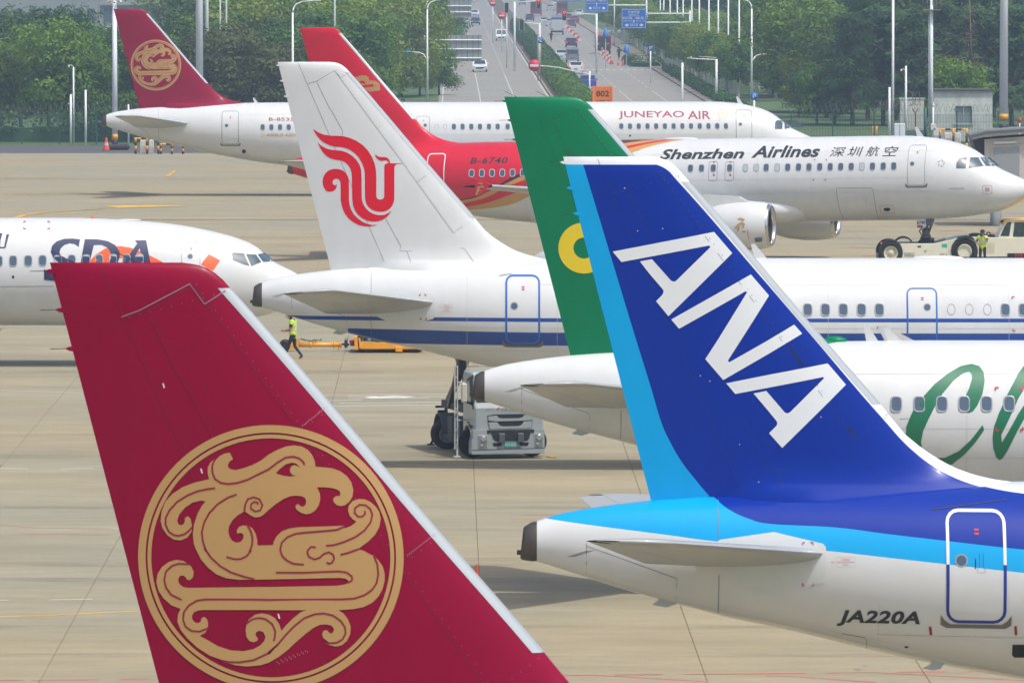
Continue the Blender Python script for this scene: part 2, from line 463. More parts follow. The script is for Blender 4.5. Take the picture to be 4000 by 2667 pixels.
# rubber and dirt bands worn into the paving
sm = bpy.data.materials.new('tyre_rubber_stain'); sm.use_nodes = True; nt = sm.node_tree; pb = nt.nodes['Principled BSDF']; pb.inputs['Base Color'].default_value = rgb(96, 92, 84); pb.inputs['Roughness'].default_value = .9
ge = nt.nodes.new('ShaderNodeNewGeometry'); mp = nt.nodes.new('ShaderNodeMapping'); mp.inputs['Scale'].default_value = (.22, 1.3, 1); nz = nt.nodes.new('ShaderNodeTexNoise'); nz.inputs['Scale'].default_value = 1; nz.inputs['Detail'].default_value = 7; nz.inputs['Roughness'].default_value = .7
nt.links.new(ge.outputs['Position'], mp.inputs['Vector']); nt.links.new(mp.outputs[0], nz.inputs['Vector'])
mr = nt.nodes.new('ShaderNodeMapRange'); mr.inputs['From Min'].default_value = .42; mr.inputs['From Max'].default_value = .75; mr.inputs['To Min'].default_value = 0; mr.inputs['To Max'].default_value = .30
nt.links.new(nz.outputs['Fac'], mr.inputs['Value']); nt.links.new(mr.outputs[0], pb.inputs['Alpha'])
b = MB()
for v, u0, u1, w in ((1784, -40, 420, 1.0), (2206, -40, 2300, .9), (2268, -40, 2200, 1.0), (1985, -40, 2400, .7), (1700, -40, 1500, .8), (2186, 1700, 2500, .7), (1455, -40, 1500, 1.4), (1120, 900, 2200, 1.6), (930, -40, 4050, 2.2), (760, -40, 2200, 3.5), (700, -40, 1200, 3.5), (2450, -40, 4050, .5), (2560, -40, 4050, .6)):
    for q in wiggle(v, u0, u1, w * 1.5, 12): b.add([(x, y, GZ + .0022) for x, y in q], [list(range(4))])
structure(b.obj('tyre_stain', sm))
# ---------------------------------------------------------------- aircraft
def paint(name, base, layers=(), rough=0.3, coat=0.15, dirt=0.05, spec=.4):
    """Aircraft paint in bands: layer = (colour, [(axis_in, pts, sign), ...]); a condition compares the other axis (x or z) with a curve."""
    if name in MATS: return MATS[name]
    m = bpy.data.materials.new(name); m.use_nodes = True
    nt = m.node_tree; b = nt.nodes['Principled BSDF']
    b.inputs['Roughness'].default_value = rough
    b.inputs['Coat Weight'].default_value = coat
    b.inputs['Coat Roughness'].default_value = 0.1
    b.inputs['Specular IOR Level'].default_value = spec
    tc = nt.nodes.new('ShaderNodeTexCoord'); sx = nt.nodes.new('ShaderNodeSeparateXYZ')
    nt.links.new(tc.outputs['Object'], sx.inputs[0])
    cur = nt.nodes.new('ShaderNodeRGB'); cur.outputs[0].default_value = base; src = cur.outputs[0]
    def math_(op, a, c):
        n = nt.nodes.new('ShaderNodeMath'); n.operation = op
        for i, q in ((0, a), (1, c)):
            if isinstance(q, (int, float)): n.inputs[i].default_value = q
            else: nt.links.new(q, n.inputs[i])
        return n.outputs[0]
    for col, conds in layers:
        mask = None
        for ax, pts, sign in conds:
            i0, i1 = pts[0][0], pts[-1][0]
            o0 = min(p[1] for p in pts) - 0.01; o1 = max(p[1] for p in pts) + 0.01
            inp = sx.outputs[0] if ax == 'x' else sx.outputs[2]; oth = sx.outputs[2] if ax == 'x' else sx.outputs[0]
            if len(pts) == 2 and pts[0][1] == pts[1][1]: val = pts[0][1]
            else:
                t = math_('MULTIPLY', math_('SUBTRACT', inp, i0), 1 / (i1 - i0))
                fc = nt.nodes.new('ShaderNodeFloatCurve'); mp = fc.mapping; cv = mp.curves[0]
                nl = [((p[0] - i0) / (i1 - i0), (p[1] - o0) / (o1 - o0)) for p in pts]
                cv.points[0].location = nl[0]; cv.points[1].location = nl[-1]
                for q in nl[1:-1]: cv.points.new(*q)
                mp.update()
                nt.links.new(t, fc.inputs['Value'])
                val = math_('ADD', math_('MULTIPLY', fc.outputs[0], o1 - o0), o0)
            c = math_('GREATER_THAN', oth, val) if sign == '>' else math_('LESS_THAN', oth, val)
            mask = c if mask is None else math_('MULTIPLY', mask, c)
        mx = nt.nodes.new('ShaderNodeMix'); mx.data_type = 'RGBA'
        nt.links.new(mask, mx.inputs['Factor']); nt.links.new(src, mx.inputs[6]); mx.inputs[7].default_value = col
        src = mx.outputs[2]
    mp = nt.nodes.new('ShaderNodeMapping'); mp.inputs['Scale'].default_value = (3.2, 1.0, .35); nz = nt.nodes.new('ShaderNodeTexNoise'); nz.inputs['Scale'].default_value = 1.0; nz.inputs['Detail'].default_value = 8
    nt.links.new(tc.outputs['Object'], mp.inputs['Vector']); nt.links.new(mp.outputs[0], nz.inputs['Vector'])
    mr = nt.nodes.new('ShaderNodeMapRange'); mr.inputs['From Min'].default_value = .3; mr.inputs['From Max'].default_value = .7; mr.inputs['To Min'].default_value = 1 - dirt * .8; mr.inputs['To Max'].default_value = 1.0
    nt.links.new(nz.outputs['Fac'], mr.inputs['Value']); mx = nt.nodes.new('ShaderNodeMix'); mx.data_type = 'RGBA'; mx.blend_type = 'MULTIPLY'; mx.inputs['Factor'].default_value = 1; nt.links.new(src, mx.inputs[6]); nt.links.new(mr.outputs[0], mx.inputs[7]); src = mx.outputs[2]
    add_noise(nt, b, None, 1.3, dirt, src=src)
    MATS[name] = m
    return m

WHITE = rgb(211, 213, 211)
M_white = paint('white_paint', WHITE, dirt=0.04)
M_grey = mat('light_grey_paint', rgb(178, 184, 184), 0.4, coat=0.2, noise=(2.0, 0.05))
M_plate_g = mat('pale_plate', rgb(204, 209, 207), .35, coat=.2, noise=(2.0, .04))
M_under = mat('wing_grey_paint', rgb(164, 167, 164), 0.4, coat=0.2, noise=(1.5, 0.06))
M_metal = mat('bare_metal', rgb(200, 200, 198), 0.22, 1.0)
M_lemetal = mat('leading_edge_metal', rgb(172, 180, 182), 0.42, 0.35)
M_titan = mat('burnt_titanium', rgb(92, 86, 80), 0.45, 0.6, noise=(4, 0.2))
M_dark = mat('dark_void', rgb(22, 22, 24), 0.7)
M_glass = mat('cabin_glass', rgb(74, 92, 110), 0.12, spec=0.6, coat=0.5)
M_shade = mat('window_blind', rgb(176, 184, 186), 0.3, coat=0.4)
M_rim = mat('window_rim', rgb(168, 172, 172), 0.3, 0.4)
M_cock = mat('cockpit_glass', rgb(70, 92, 100), 0.08, spec=0.7, coat=0.8, noise=(1.1, 0.35))
M_line = mat('panel_line', rgb(120, 122, 122), 0.6)
M_lineD = mat('dark_panel_line', rgb(50, 50, 54), 0.6)
M_tyre = mat('tyre_rubber', rgb(30, 30, 31), 0.8, noise=(3, 0.2))
M_strut = mat('gear_grey', rgb(96, 100, 104), 0.45, 0.3)
M_sill = mat('door_sill', rgb(112, 104, 92), 0.6)
M_lap = mat('skin_lap', rgb(186, 188, 186), .5)
M_pale = mat('faded_stencil', rgb(212, 158, 158), .5)
M_red = mat('warning_red', rgb(190, 50, 60), 0.5)
M_black = mat('black_lettering', rgb(34, 38, 46), 0.45)
M_gold = mat('gold_paint', rgb(180, 143, 90), 0.42, spec=.3)

# tables measured along the aircraft from the tail tip (t) and about the cabin axis (z)
T_TOP = [(.29, 1.34), (.69, 1.47), (1.5, 1.61), (2.33, 1.71), (3.53, 1.80), (5.5, 1.92), (8.45, 2.04), (11, 2.07)]
T_BOT = [(.29, .61), (1.18, .325), (2.04, .05), (2.85, -.16), (3.54, -.36), (4.4, -.53), (5.6, -.81), (6.7, -1.08), (7.3, -1.2), (8.95, -1.5), (10.5, -1.73), (12, -1.91), (13.5, -2.02), (15, -2.065), (16, -2.07)]
T_WID = [(.29, .30), (1.2, .47), (2.3, .66), (4, .97), (6, 1.33), (8, 1.65), (10, 1.86), (12, 1.95), (13.2, 1.975)]
N_TOP = [(0, -.60), (.04, -.47), (.12, -.36), (.3, -.2), (.77, .03), (1.7, .486), (2.1, .80), (2.57, 1.19), (3.24, 1.55), (3.9, 1.755), (4.9, 1.96), (6.2, 2.06), (7.2, 2.07)]
N_BOT = [(0, -.62), (.04, -.75), (.12, -.90), (.3, -1.10), (.54, -1.28), (1.38, -1.62), (2.75, -1.88), (4.5, -2.03), (6, -2.07)]
N_WID = [(0, .02), (.04, .18), (.12, .34), (.3, .54), (.8, .88), (1.5, 1.2), (2.5, 1.54), (3.5, 1.77), (5, 1.94), (6.5, 1.975)]
B_TOP = [(0, -.45), (.04, -.34), (.15, -.22), (.4, -.04), (1.18, .36), (1.5, .62), (1.87, .95), (2.5, 1.23), (3.3, 1.46), (4.95, 1.77), (6.6, 1.92), (8.6, 2.0)]
B_BOT = [(0, -.47), (.04, -.62), (.15, -.82), (.4, -1.08), (1.14, -1.5), (1.87, -1.7), (3, -1.9), (4.5, -2.0)]
B_WID = [(0, .02), (.04, .2), (.15, .36), (.4, .6), (1, .95), (1.9, 1.3), (3, 1.6), (4.5, 1.82), (6, 1.88)]

FIN_LE = pchip([(1.3, 9.1), (2.02, 8.95), (2.1, 8.5), (2.2, 8.1), (2.344, 7.74), (2.65, 7.24), (2.877, 6.95), (3.266, 6.63), (4.66, 5.42), (7.6, 2.90), (7.72, 2.79), (7.83, 2.63), (7.88, 2.48), (7.9, 2.33)])
def fin_te(z): return lerp(.762, 2.346, (7.9 - z) / (7.9 - 1.71))
def fin_hinge(z):
    if z >= 2.0: return lerp(1.379, 3.92, (7.9 - z) / 5.9)
    return 3.92 - (2.0 - z) * 2.3
def naca(c): return 5 * (.2969 * sqrt(max(c, 0)) - .126 * c - .3516 * c * c + .2843 * c ** 3 - .1036 * c ** 4)
def fin_half(t, z):
    le = FIN_LE(z); te = fin_te(z); nom = min(le, 2.9 + (7.6 - z) * .862) - te
    c = clamp((le - t) / (le - te))
    y = .105 * nom * naca(c) + .004
    if z > 7.6: y *= max(.12, sqrt(max(0.0, 1 - ((z - 7.6) / .302) ** 2)))
    if z < 2.7 and t > 3.6: y += .34 * clamp((2.7 - z) / .95) ** 3 * clamp((t - 3.6) / .8) * clamp(c / .06)
    return y
def fin_surf(lift_side=-1):
    def s(x, z):
        y = fin_half(x, z); e = .02
        dx = (fin_half(x + e, z) - fin_half(x - e, z)) / (2 * e); dz = (fin_half(x, z + e) - fin_half(x, z - e)) / (2 * e)
        return Vector((x, -y, z)), Vector((-dx, -1, -dz)).normalized()
    return s

class Plane:
    def __init__(s, name, label, X0, Yd, Zc, L, yaw=0.0, pitch=0.0, kind='a', body=None, fin=None, rud=None, cat='airliner'):
        s.L = L; s.kind = kind
        s.root = thing(name, label, cat, (X0, Yd, 0), radians(yaw), 'parked airliners')
        s.PM = Matrix.Translation((0, 0, Zc)) @ Matrix.Rotation(radians(-pitch), 4, 'Y')
        s.M = Matrix.Translation((X0, Yd, 0)) @ Matrix.Rotation(radians(yaw), 4, 'Z') @ s.PM
        s.I = s.M.inverted()
        s.body = body or M_white; s.fin = fin or s.body; s.rud = rud or s.fin
        if kind == 'a':
            tops, bots, wids = T_TOP, T_BOT, T_WID; nt_, nb, nw = N_TOP, N_BOT, N_WID; s.H = 2.07; s.W = 1.975
        else:
            k = 1.94 / 2.07
            tops = [(a, b_ * k) for a, b_ in T_TOP]; bots = [(a, b_ * k) for a, b_ in T_BOT]; wids = [(a, b_ * .95) for a, b_ in T_WID]
            nt_, nb, nw = B_TOP, B_BOT, B_WID; s.H = 2.0; s.W = 1.88
        mir = lambda tb, n: pchip(tb + [(L - a, b_) for a, b_ in n[::-1]])
        s.top = mir(tops, nt_); s.bot = mir(bots, nb); s.wid = mir(wids, nw)
    def put(s, o): o.parent = s.root; o.matrix_basis = s.PM; return o
    def loc(s, u, v, yl):
        o = s.I @ CAMP; d = s.I.to_3x3() @ ray(u, v)
        k = (yl - o.y) / d.y; p = o + d * k
        return p.x, p.z
    def fus_half(s, x, z):
        t = s.top(x); b = s.bot(x); h = (t - b) / 2; q = (z - (t + b) / 2) / h
        return s.wid(x) * sqrt(max(0.0, 1 - q * q))
    def fus(s, u, v):
        o = s.I @ CAMP; d = s.I.to_3x3() @ ray(u, v); d = d / d.y
        f = lambda y: (lambda p: p.y + s.fus_half(p.x, p.z) if s.bot(p.x) < p.z < s.top(p.x) else p.y + 0)(o + d * (y - o.y))
        lo = -s.W - .05; hi = None; n = 160
        for i in range(n):
            y = lerp(lo, 0, (i + 1) / n)
            if f(y) >= 0: hi = y; lo = lerp(lo, 0, i / n) if i else lo; break
        if hi is None: hi = 0; lo = 0
        for _ in range(24):
            m = (lo + hi) / 2
            if f(m) >= 0: hi = m
            else: lo = m
        p = o + d * (hi - o.y)
        return p.x, p.z
    def finp(s, u, v):
        y = -.15
        for _ in range(3):
            x, z = s.loc(u, v, y); y = -fin_half(x, z)
        return x, z
    def fus_surf(s, x, z):
        t = s.top(x); b = s.bot(x); h = (t - b) / 2; w = s.wid(x)
        q = clamp((z - (t + b) / 2) / h, -.9995, .9995)
        y = -w * sqrt(1 - q * q); e = .05
        dx = (s.fus_half(x + e, z) - s.fus_half(x - e, z)) / (2 * e)
        return Vector((x, y, z)), Vector((-dx, -sqrt(1 - q * q) / w, q / h)).normalized() if abs(dx) < .02 else Vector((-dx, -1, q * w / h / sqrt(1 - q * q))).normalized()
    # -- building
    def build_fuselage(s):
        L = s.L; ts = [.29, .5, .8, 1.2, 1.7, 2.3, 3, 3.8, 4.6, 5.4, 6.2, 7, 7.8, 8.6, 9.4, 10.2, 11, 11.8, 12.6, 13.4, 14.2, 15, 16, 17]
        k = 19.0
        while k < L - 9: ts.append(k); k += 2.0
        ts += [L - n for n in (8.4, 7.4, 6.6, 5.9, 5.3, 4.7, 4.2, 3.8, 3.4, 3.0, 2.7, 2.4, 2.1, 1.8, 1.5, 1.2, .9, .65, .45, .3, .2, .12, .07, .04, .015, 0)]
        rows = []
        for t in ts:
            a, b = s.top(t), s.bot(t); c, h, w = (a + b) / 2, (a - b) / 2, s.wid(t)
            rows.append([(t, -w * cos(2 * pi * i / 72), c + h * sin(2 * pi * i / 72)) for i in range(72)])
        return s.put(grid_obj('fuselage', rows, s.body, closed_u=True))
    def build_fin(s, le=(7.6, 3.27)):
        zs = [1.4, 1.75, 2.0, 2.05, 2.1, 2.15, 2.2, 2.28, 2.36, 2.45, 2.55, 2.7, 2.9, 3.1, 3.4, 3.8, 4.3, 4.9, 5.5, 6.1, 6.7, 7.2, 7.5, 7.6, 7.7, 7.78, 7.83, 7.865, 7.885, 7.9]
        cs = [0, .006, .02, .045, .08, .13, .2, .3, .4, .5, .62, .74, .86, .95, 1]
        rows = []
        for z in zs:
            a = FIN_LE(z); b = min(fin_hinge(z), a - .05)
            R = [(lerp(a, b, c), -fin_half(lerp(a, b, c), z), z) for c in cs]
            rows.append(R + [(x, -y, z_) for x, y, z_ in R[::-1][:-1]])
        f = s.put(grid_obj('fin', rows, s.fin, closed_u=True))
        rows = []
        for k in range(15):
            w = [0, .03, .1, .2, .3, .4, .5, .6, .7, .8, .9, .95, .98, .993, 1][k]; R = []
            for i in range(9):
                u = i / 8
                bx = lerp(2.346, 3.92, u); bz = 1.71 + (.07 * u / .68 if u < .68 else .07 + .22 * (u - .68) / .32)
                tx = lerp(.762, 1.379, u)
                x = lerp(bx, tx, w); z = lerp(bz, 7.9, w)
                R.append((x, -fin_half(x, z), z))
            rows.append(R + [(x, -y, z_) for x, y, z_ in R[::-1]])
        r = s.put(grid_obj('rudder', rows, s.rud, closed_u=True))
        # close the rudder's top and bottom with real faces
        if le:
            rows = []
            n = 24
            for k in range(n + 1):
                z = lerp(le[0], le[1], k / n); a = FIN_LE(z); R = []
                for c in (.16, .12, .08, .045, .02, .006, 0):
                    R.append((a - c * .9, -fin_half(a - c * .9, z) - .004, z))
                R[-1] = (a + .006, 0, z)
                rows.append(R + [(x, -y, z_) for x, y, z_ in R[::-1][1:]])
            s.put(grid_obj('leading_edge', rows, M_lemetal))
        return f
    def build_tail(s, zle=.80, zte=.52, m=None):
        m = m or M_under
        # APU exhaust
        b = MB(); c = (s.top(.29) + s.bot(.29)) / 2; h = (s.top(.29) - s.bot(.29)) / 2 - .004
        n = 28; w = s.wid(.29) - .004
        prof = [(.295, 1, 0), (.20, .99, -.01), (.06, .86, -.03), (.02, .78, -.03), (.05, .66, -.03), (.2, .6, -.02)]
        vs = [(x + (.03 * sin(2 * pi * i / n) if x < .1 else 0), -w * f * cos(2 * pi * i / n), c + dz + h * f * sin(2 * pi * i / n)) for x, f, dz in prof for i in range(n)]
        b.add(vs, [(k * n + i, k * n + (i + 1) % n, (k + 1) * n + (i + 1) % n, (k + 1) * n + i) for k in range(5) for i in range(n)], 0, True)
        b.add(vs[-n:], [list(range(n))], 1)
        b.cyl((-.07, -.05, c - h * .55), (.1, -.05, c - h * .55), .045, n=10, mi=0)
        s.put(b.obj('exhaust_cone', [M_titan, M_dark]))
        for sd in (-1, 1):
            def LEp(k): return (lerp(5.75, 2.62, k), sd * lerp(.6, 5.95, k), lerp(zle - .06, zle + (.60 if sd < 0 else .44), k))
            def TEp(k): return (lerp(2.3, 1.12, k), sd * lerp(.6, 5.95, k), lerp(zte - .06, zte + (.82 if sd < 0 else .64), k))
            def row(k, a, c0, c1, n=9, tip=1.0, sh=0.0):
                A = Vector(LEp(k)); B = Vector(TEp(k)); ch = (A - B).length; up = []; lo = []
                for i in range(n):
                    c = c0 + (c1 - c0) * (i / (n - 1)) ** (2 if c0 == 0 else 1)
                    p = A.lerp(B, c); th = .095 * ch * naca(c) * tip + .003
                    up.append((p.x - sh, p.y, p.z + th)); lo.append((p.x - sh, p.y, p.z - th))
                return up + (lo[::-1][:-1] if c0 == 0 else lo[::-1])
            ks = [0, .15, .3, .45, .6, .75, .9, .97, 1.0]
            rows = [row(k, 0, 0, .70) for k in ks]
            # rounded raked tip
            A = Vector(LEp(1)); B = Vector(TEp(1))
            for q, f in ((.35, .9), (.7, .7), (.95, .4), (1.0, .12)):
                a = A.lerp(B, .62 * (1 - sqrt(max(0, 1 - q * q)))) + Vector((0, sd * .26 * q, .03 * q)); b2 = B + Vector((0, sd * .26 * q, .03 * q))
                up = []; lo = []
                for i in range(9):
                    c = .70 * (i / 8) ** 2; p = a.lerp(b2, c); th = .095 * 1.5 * naca(c) * f + .002
                    up.append((p.x, p.y, p.z + th)); lo.append((p.x, p.y, p.z - th))
                rows.append(up + lo[::-1][:-1])
            st = s.put(grid_obj('stabilizer', rows, m, closed_u=True))
            er = [row(k, 0, .705, 1.0, 5) for k in [.06, .2, .4, .6, .8, .94, 1.0]]
            e = s.put(grid_obj('elevator', er, m, closed_u=True))
            if sd < 0:
                # pale fairing plate around the stabilizer's root
                pl = [(2.98, .70), (3.57, 1.072), (4.34, 1.19), (4.53, 1.218), (5.40, 1.026), (5.45, .967), (5.455, .656), (5.41, .327), (4.93, .20), (4.36, .09)]
                s.put(skin('stabilizer_fairing', [shape2d(pl)], s.fus_surf, M_plate_g, None, .12, .3, .008))
    def build_wing(s, n_le=13.4, n_tip=22.6, zr=-1.15, zt=.35, fence=None, tip=None, m=None, half=16.6):
        m = m or M_under; L = s.L; out = []
        for sd in (-1, 1):
            LEr = Vector((L - n_le, sd * 1.2, zr)); LEt = Vector((L - n_tip, sd * half, zt))
            if tip: LEt = Vector((tip[0], sd * abs(tip[1]), tip[2]))
            kp = .34
            TEr = LEr + Vector((-6.6, 0, -.1)); TEt = LEt + Vector((-1.55, 0, .0))
            kLE = LEr.lerp(LEt, kp); kTE = Vector((TEr.x - .2, kLE.y, kLE.z - .05))
            if tip: kTE.x = kLE.x - 3.9
            rows = []
            for a, b in ((LEr, TEr), (LEr.lerp(kLE, .5), TEr.lerp(kTE, .5)), (kLE, kTE), (kLE.lerp(LEt, .33), kTE.lerp(TEt, .33)), (kLE.lerp(LEt, .66), kTE.lerp(TEt, .66)), (LEt, TEt)):
                ch = (a - b).length; up = []; lo = []
                for i in range(12):
                    c = (i / 11) ** 1.7; p = a.lerp(b, c); th = .12 * ch * naca(c)
                    up.append((p.x, p.y, p.z + th * 1.15)); lo.append((p.x, p.y, p.z - th * .85))
                rows.append(up + lo[::-1][:-1])
            w = s.put(grid_obj('wing', rows, m, closed_u=True)); out.append((LEt, TEt))
            b = MB()
            vs = []
            for k in range(9):
                p = LEr.lerp(LEt, .08 + .9 * k / 8); r = .12 * lerp(.5, .2, k / 8)
                vs += [(p.x + .03, p.y, p.z)] + [(p.x - r * 1.5, p.y, p.z + sg * r) for sg in (1, -1)]
            fs = [f for k in range(8) for f in ((k * 3, k * 3 + 3, k * 3 + 4, k * 3 + 1), (k * 3, k * 3 + 2, k * 3 + 5, k * 3 + 3))]
            b.add(vs, fs, 0, True); s.put(b.obj('slat', M_metal))
        return out
    def belly(s, n0=10.9, n1=25.0):
        L = s.L; rows = []
        for k in range(25):
            f = k / 24; f2 = .5 - .5 * cos(pi * f); n = lerp(n0, n1, f2); g = max(.02, sin(pi * clamp(f2, .0, 1))) ** .2
            rows.append([(L - n, -2.33 * g * cos(2 * pi * i / 40), -1.45 + 1.06 * g * sin(2 * pi * i / 40)) for i in range(40)])
        s.put(grid_obj('belly_fairing', rows, M_white, closed_u=True))
    def engine(s, x_lip, y, z, body):
        b = MB(); ax = (-1, 0, 0); o = (x_lip, y, z)
        b.lathe([(0.16, 1.06), (.5, 1.13), (1.0, 1.17), (1.7, 1.16), (2.5, 1.06), (3.1, .9), (3.15, .86)], o, ax, 40, 0)
        b.lathe([(3.12, .62), (3.9, .52), (4.4, .4), (4.45, .35)], o, ax, 28, 1)
        b.lathe([(3.1, .88), (3.12, .6)], o, ax, 28, 1)
        e = s.put(b.obj('engine', [body, M_titan]))
        b = MB()
        b.lathe([(.17, 1.062), (.06, 1.02), (0, .96), (.03, .90), (.14, .86), (.2, .855)], o, ax, 40, 0)
        s.put(b.obj('inlet_lip', M_metal))
        b = MB()
        b.lathe([(.2, .856), (.9, .83), (.95, .3)], o, ax, 32, 0)
        b.lathe([(.55, .0), (.6, .08), (.95, .3)], o, ax, 20, 1)
        for i in range(24):
            t = 2 * pi * i / 24
            p = Vector((x_lip - .85, y, z)); r1 = Vector((0, cos(t), sin(t))); r2 = Vector((0, cos(t + .2), sin(t + .2)))
            b.add([p + r1 * .28, p + r1 * .82, p + r2 * .82 + Vector((-.08, 0, 0)), p + r2 * .28 + Vector((-.08, 0, 0))], [(0, 1, 2, 3)], 1)
        s.put(b.obj('fan', [M_dark, M_strut]))
        b = MB()
        b.prism([(x_lip - .9, z + 1.05), (x_lip - 1.6, z + 1.42), (x_lip - 3.4, z + 1.55), (x_lip - 5.0, z + 1.2), (x_lip - 3.9, z + .4), (x_lip - 3.0, z + .6)], y - .17, y + .17)
        s.put(b.obj('pylon', body))
        return e
    def gear(s, n_nose=5.07, n_main=17.7, gz=None, nose=True, main=True):
        gz = -s.PM.translation.z if gz is None else gz
        L = s.L
        if main:
            for sd in (-1, 1):
                b = MB(); x = L - n_main; y = sd * 3.8
                b.cyl((x, y, -1.2), (x, y, gz + .6), .13, n=12)
                b.tube([(x, y, gz + 1.3), (x, y - sd * 1.6, -1.4)], .07)
                b.cyl((x, y - .5, gz + .58), (x, y + .5, gz + .58), .09, n=10)
                g = s.put(b.obj('main_gear', M_strut))
                for dy in (-.46, .46):
                    w = MB(); w.lathe([(-.2, .3), (-.21, .5), (-.13, .58), (.13, .58), (.21, .5), (.2, .3)], (x, y + dy, gz + .58), (0, 1, 0), 24)
                    w.lathe([(-.17, 0), (-.2, .3)], (x, y + dy, gz + .58), (0, 1, 0), 24, 1); w.lathe([(.2, .3), (.17, 0)], (x, y + dy, gz + .58), (0, 1, 0), 24, 1)
                    s.put(w.obj('wheel', [M_tyre, M_strut]))
        if nose:
            b = MB(); x = L - n_nose
            b.cyl((x, 0, -1.7), (x, 0, gz + .4), .09, n=12)
            b.tube([(x + .1, 0, gz + .9), (x + 1.0, 0, -1.8)], .05)
            b.cyl((x, -.25, gz + .38), (x, .25, gz + .38), .06, n=10)
            s.put(b.obj('nose_gear', M_strut))
            for dy in (-.25, .25):
                w = MB(); w.lathe([(-.1, 0), (-.11, .2), (-.11, .32), (-.06, .38), (.06, .38), (.11, .32), (.11, .2), (.1, 0)], (x, dy, gz + .38), (0, 1, 0), 20)
                s.put(w.obj('wheel', M_tyre))
    def windows(s, us, v0, v1, mats=None, pick=None, u_ref=None, name='cabin_window', w=.25, h=.36):
        """one object a window, sharing two meshes"""
        def wm(glass, rim):
            b = MB(); n = 16
            def ring(f, y):
                return [(f * w / 2 * (abs(cos(t)) ** .6) * (1 if cos(t) >= 0 else -1), y, (h / 2 - (1 - f) * w * .5) * (abs(sin(t)) ** .6) * (1 if sin(t) >= 0 else -1)) for t in [2 * pi * (i + .5) / n for i in range(n)]]
            a, c, d = ring(1.16, -.002), ring(1.0, -.010), ring(.92, -.003)
            b.add(a + c, [(i, (i + 1) % n, n + (i + 1) % n, n + i) for i in range(n)], 1, True)
            b.add(c + d, [(i, (i + 1) % n, n + (i + 1) % n, n + i) for i in range(n)], 1, True)
            b.add(d, [list(range(n))], 0)
            return b.mesh(name, [glass, rim])
        A = wm(M_glass, M_rim); B = wm(M_shade, M_rim)
        if mats: A = wm(*mats)
        for k, u in enumerate(us):
            v = lerp(v0, v1, (u - us[0]) / ((us[-1] - us[0]) or 1))
            x, z = s.fus(u, v); p, nrm = s.fus_surf(x, z)
            o = link(name, B if (pick and k in pick) else A, s.root)
            ang = atan2(nrm.z, -nrm.y)
            o.matrix_basis = s.PM @ Matrix.Translation(p + nrm * .003) @ Matrix.Rotation(-ang, 4, 'X')
    def decal(s, name, shapes, m, on='fus', step=.1, lift=.006, xstep=None):
        return s.put(skin(name, shapes, s.fus_surf if on == 'fus' else fin_surf(), m, None, step, xstep, lift))
    def poly(s, pts, on='fus', off=(0, 0), k=1.0, holes=()):
        f = s.fus if on == 'fus' else s.finp
        g = lambda pp: [f(off[0] + x / k, off[1] + y / k) for x, y in pp]
        return shape2d(g(pts), [g(h) for h in holes])
    def line(s, pts, w, on='fus', off=(0, 0), k=1.0, closed=False):
        f = s.fus if on == 'fus' else s.finp
        return stroke2d([f(off[0] + x / k, off[1] + y / k) for x, y in pts], w, closed)
    def rrect(s, u0, u1, v0, v1, r):
        a = s.fus(u0, v1); b = s.fus(u1, v0); x0, x1, z0, z1 = a[0], b[0], a[1], b[1]
        out = []
        for cx, cz, t0 in ((x1 - r, z1 - r, 0), (x0 + r, z1 - r, pi / 2), (x0 + r, z0 + r, pi), (x1 - r, z0 + r, 1.5 * pi)):
            for i in range(5):
                t = t0 + pi / 2 * i / 4; out.append((cx + r * cos(t), cz + r * sin(t)))
        return out
    def door(s, u0, u1, v0, v1, m_out, w=.05, r=.16, win=None, sill=True, split=None, label=None, win_r=.09):
        loop = s.rrect(u0, u1, v0, v1, r)
        d = s.decal('door', [shape2d(loop)], s.body, step=.15, lift=.005)
        x0 = min(p[0] for p in loop); x1 = max(p[0] for p in loop); z0 = min(p[1] for p in loop); z1 = max(p[1] for p in loop)
        if label: d['label'] = label
        def sub(name, shapes, m, lift):
            o = skin(name, shapes, s.fus_surf, m, None, .1, None, lift); o.parent = d; return o
        if split is None: sub('door_outline', [stroke2d(loop, w, True)], m_out, .009)
        else:
            for z_, keep, mm in ((split, 1, m_out[0]), (split, -1, m_out[1])):
                dense = []
                for i in range(len(loop)):
                    a, b = loop[i], loop[(i + 1) % len(loop)]; n = max(1, int(math.hypot(b[0] - a[0], b[1] - a[1]) / .05))
                    dense += [(lerp(a[0], b[0], j / n), lerp(a[1], b[1], j / n)) for j in range(n)]
                idx = [i for i in range(len(dense)) if (dense[i][1] - z_) * keep >= -.03]
                # rotate so that the kept run is contiguous
                st = next(i for i in idx if (i - 1) % len(dense) not in idx)
                run = []
                i = st
                while i % len(dense) in idx and len(run) < len(idx): run.append(dense[i % len(dense)]); i += 1
                sub('door_outline', [stroke2d(run, w)], mm, .009)
        if win:
            x, z = s.fus(*win)
            ring = [(x + (win_r + .025) * cos(2 * pi * i / 16), z + (win_r + .025) * sin(2 * pi * i / 16)) for i in range(16)]
            gl = [(x + win_r * cos(2 * pi * i / 16), z + win_r * sin(2 * pi * i / 16)) for i in range(16)]
            sub('porthole_rim', [shape2d(ring)], M_rim, .010); sub('porthole', [shape2d(gl)], M_glass, .013)
        if sill:
            sub('door_sill', [shape2d([(x0 - .12, z0 + .12), (x0 - .05, z0 + .02), (x0 + .05, z0 - .05), (x1 - .05, z0 - .05), (x1 + .05, z0 + .02), (x1 + .12, z0 + .12), (x1 + .12, z0 - .06), (x1 + .02, z0 - .12), (x0 - .02, z0 - .12), (x0 - .12, z0 - .06)])], M_sill, .010)
        # small red placards and handle on the door
        cx = (x0 + x1) / 2; k = z1 - z0
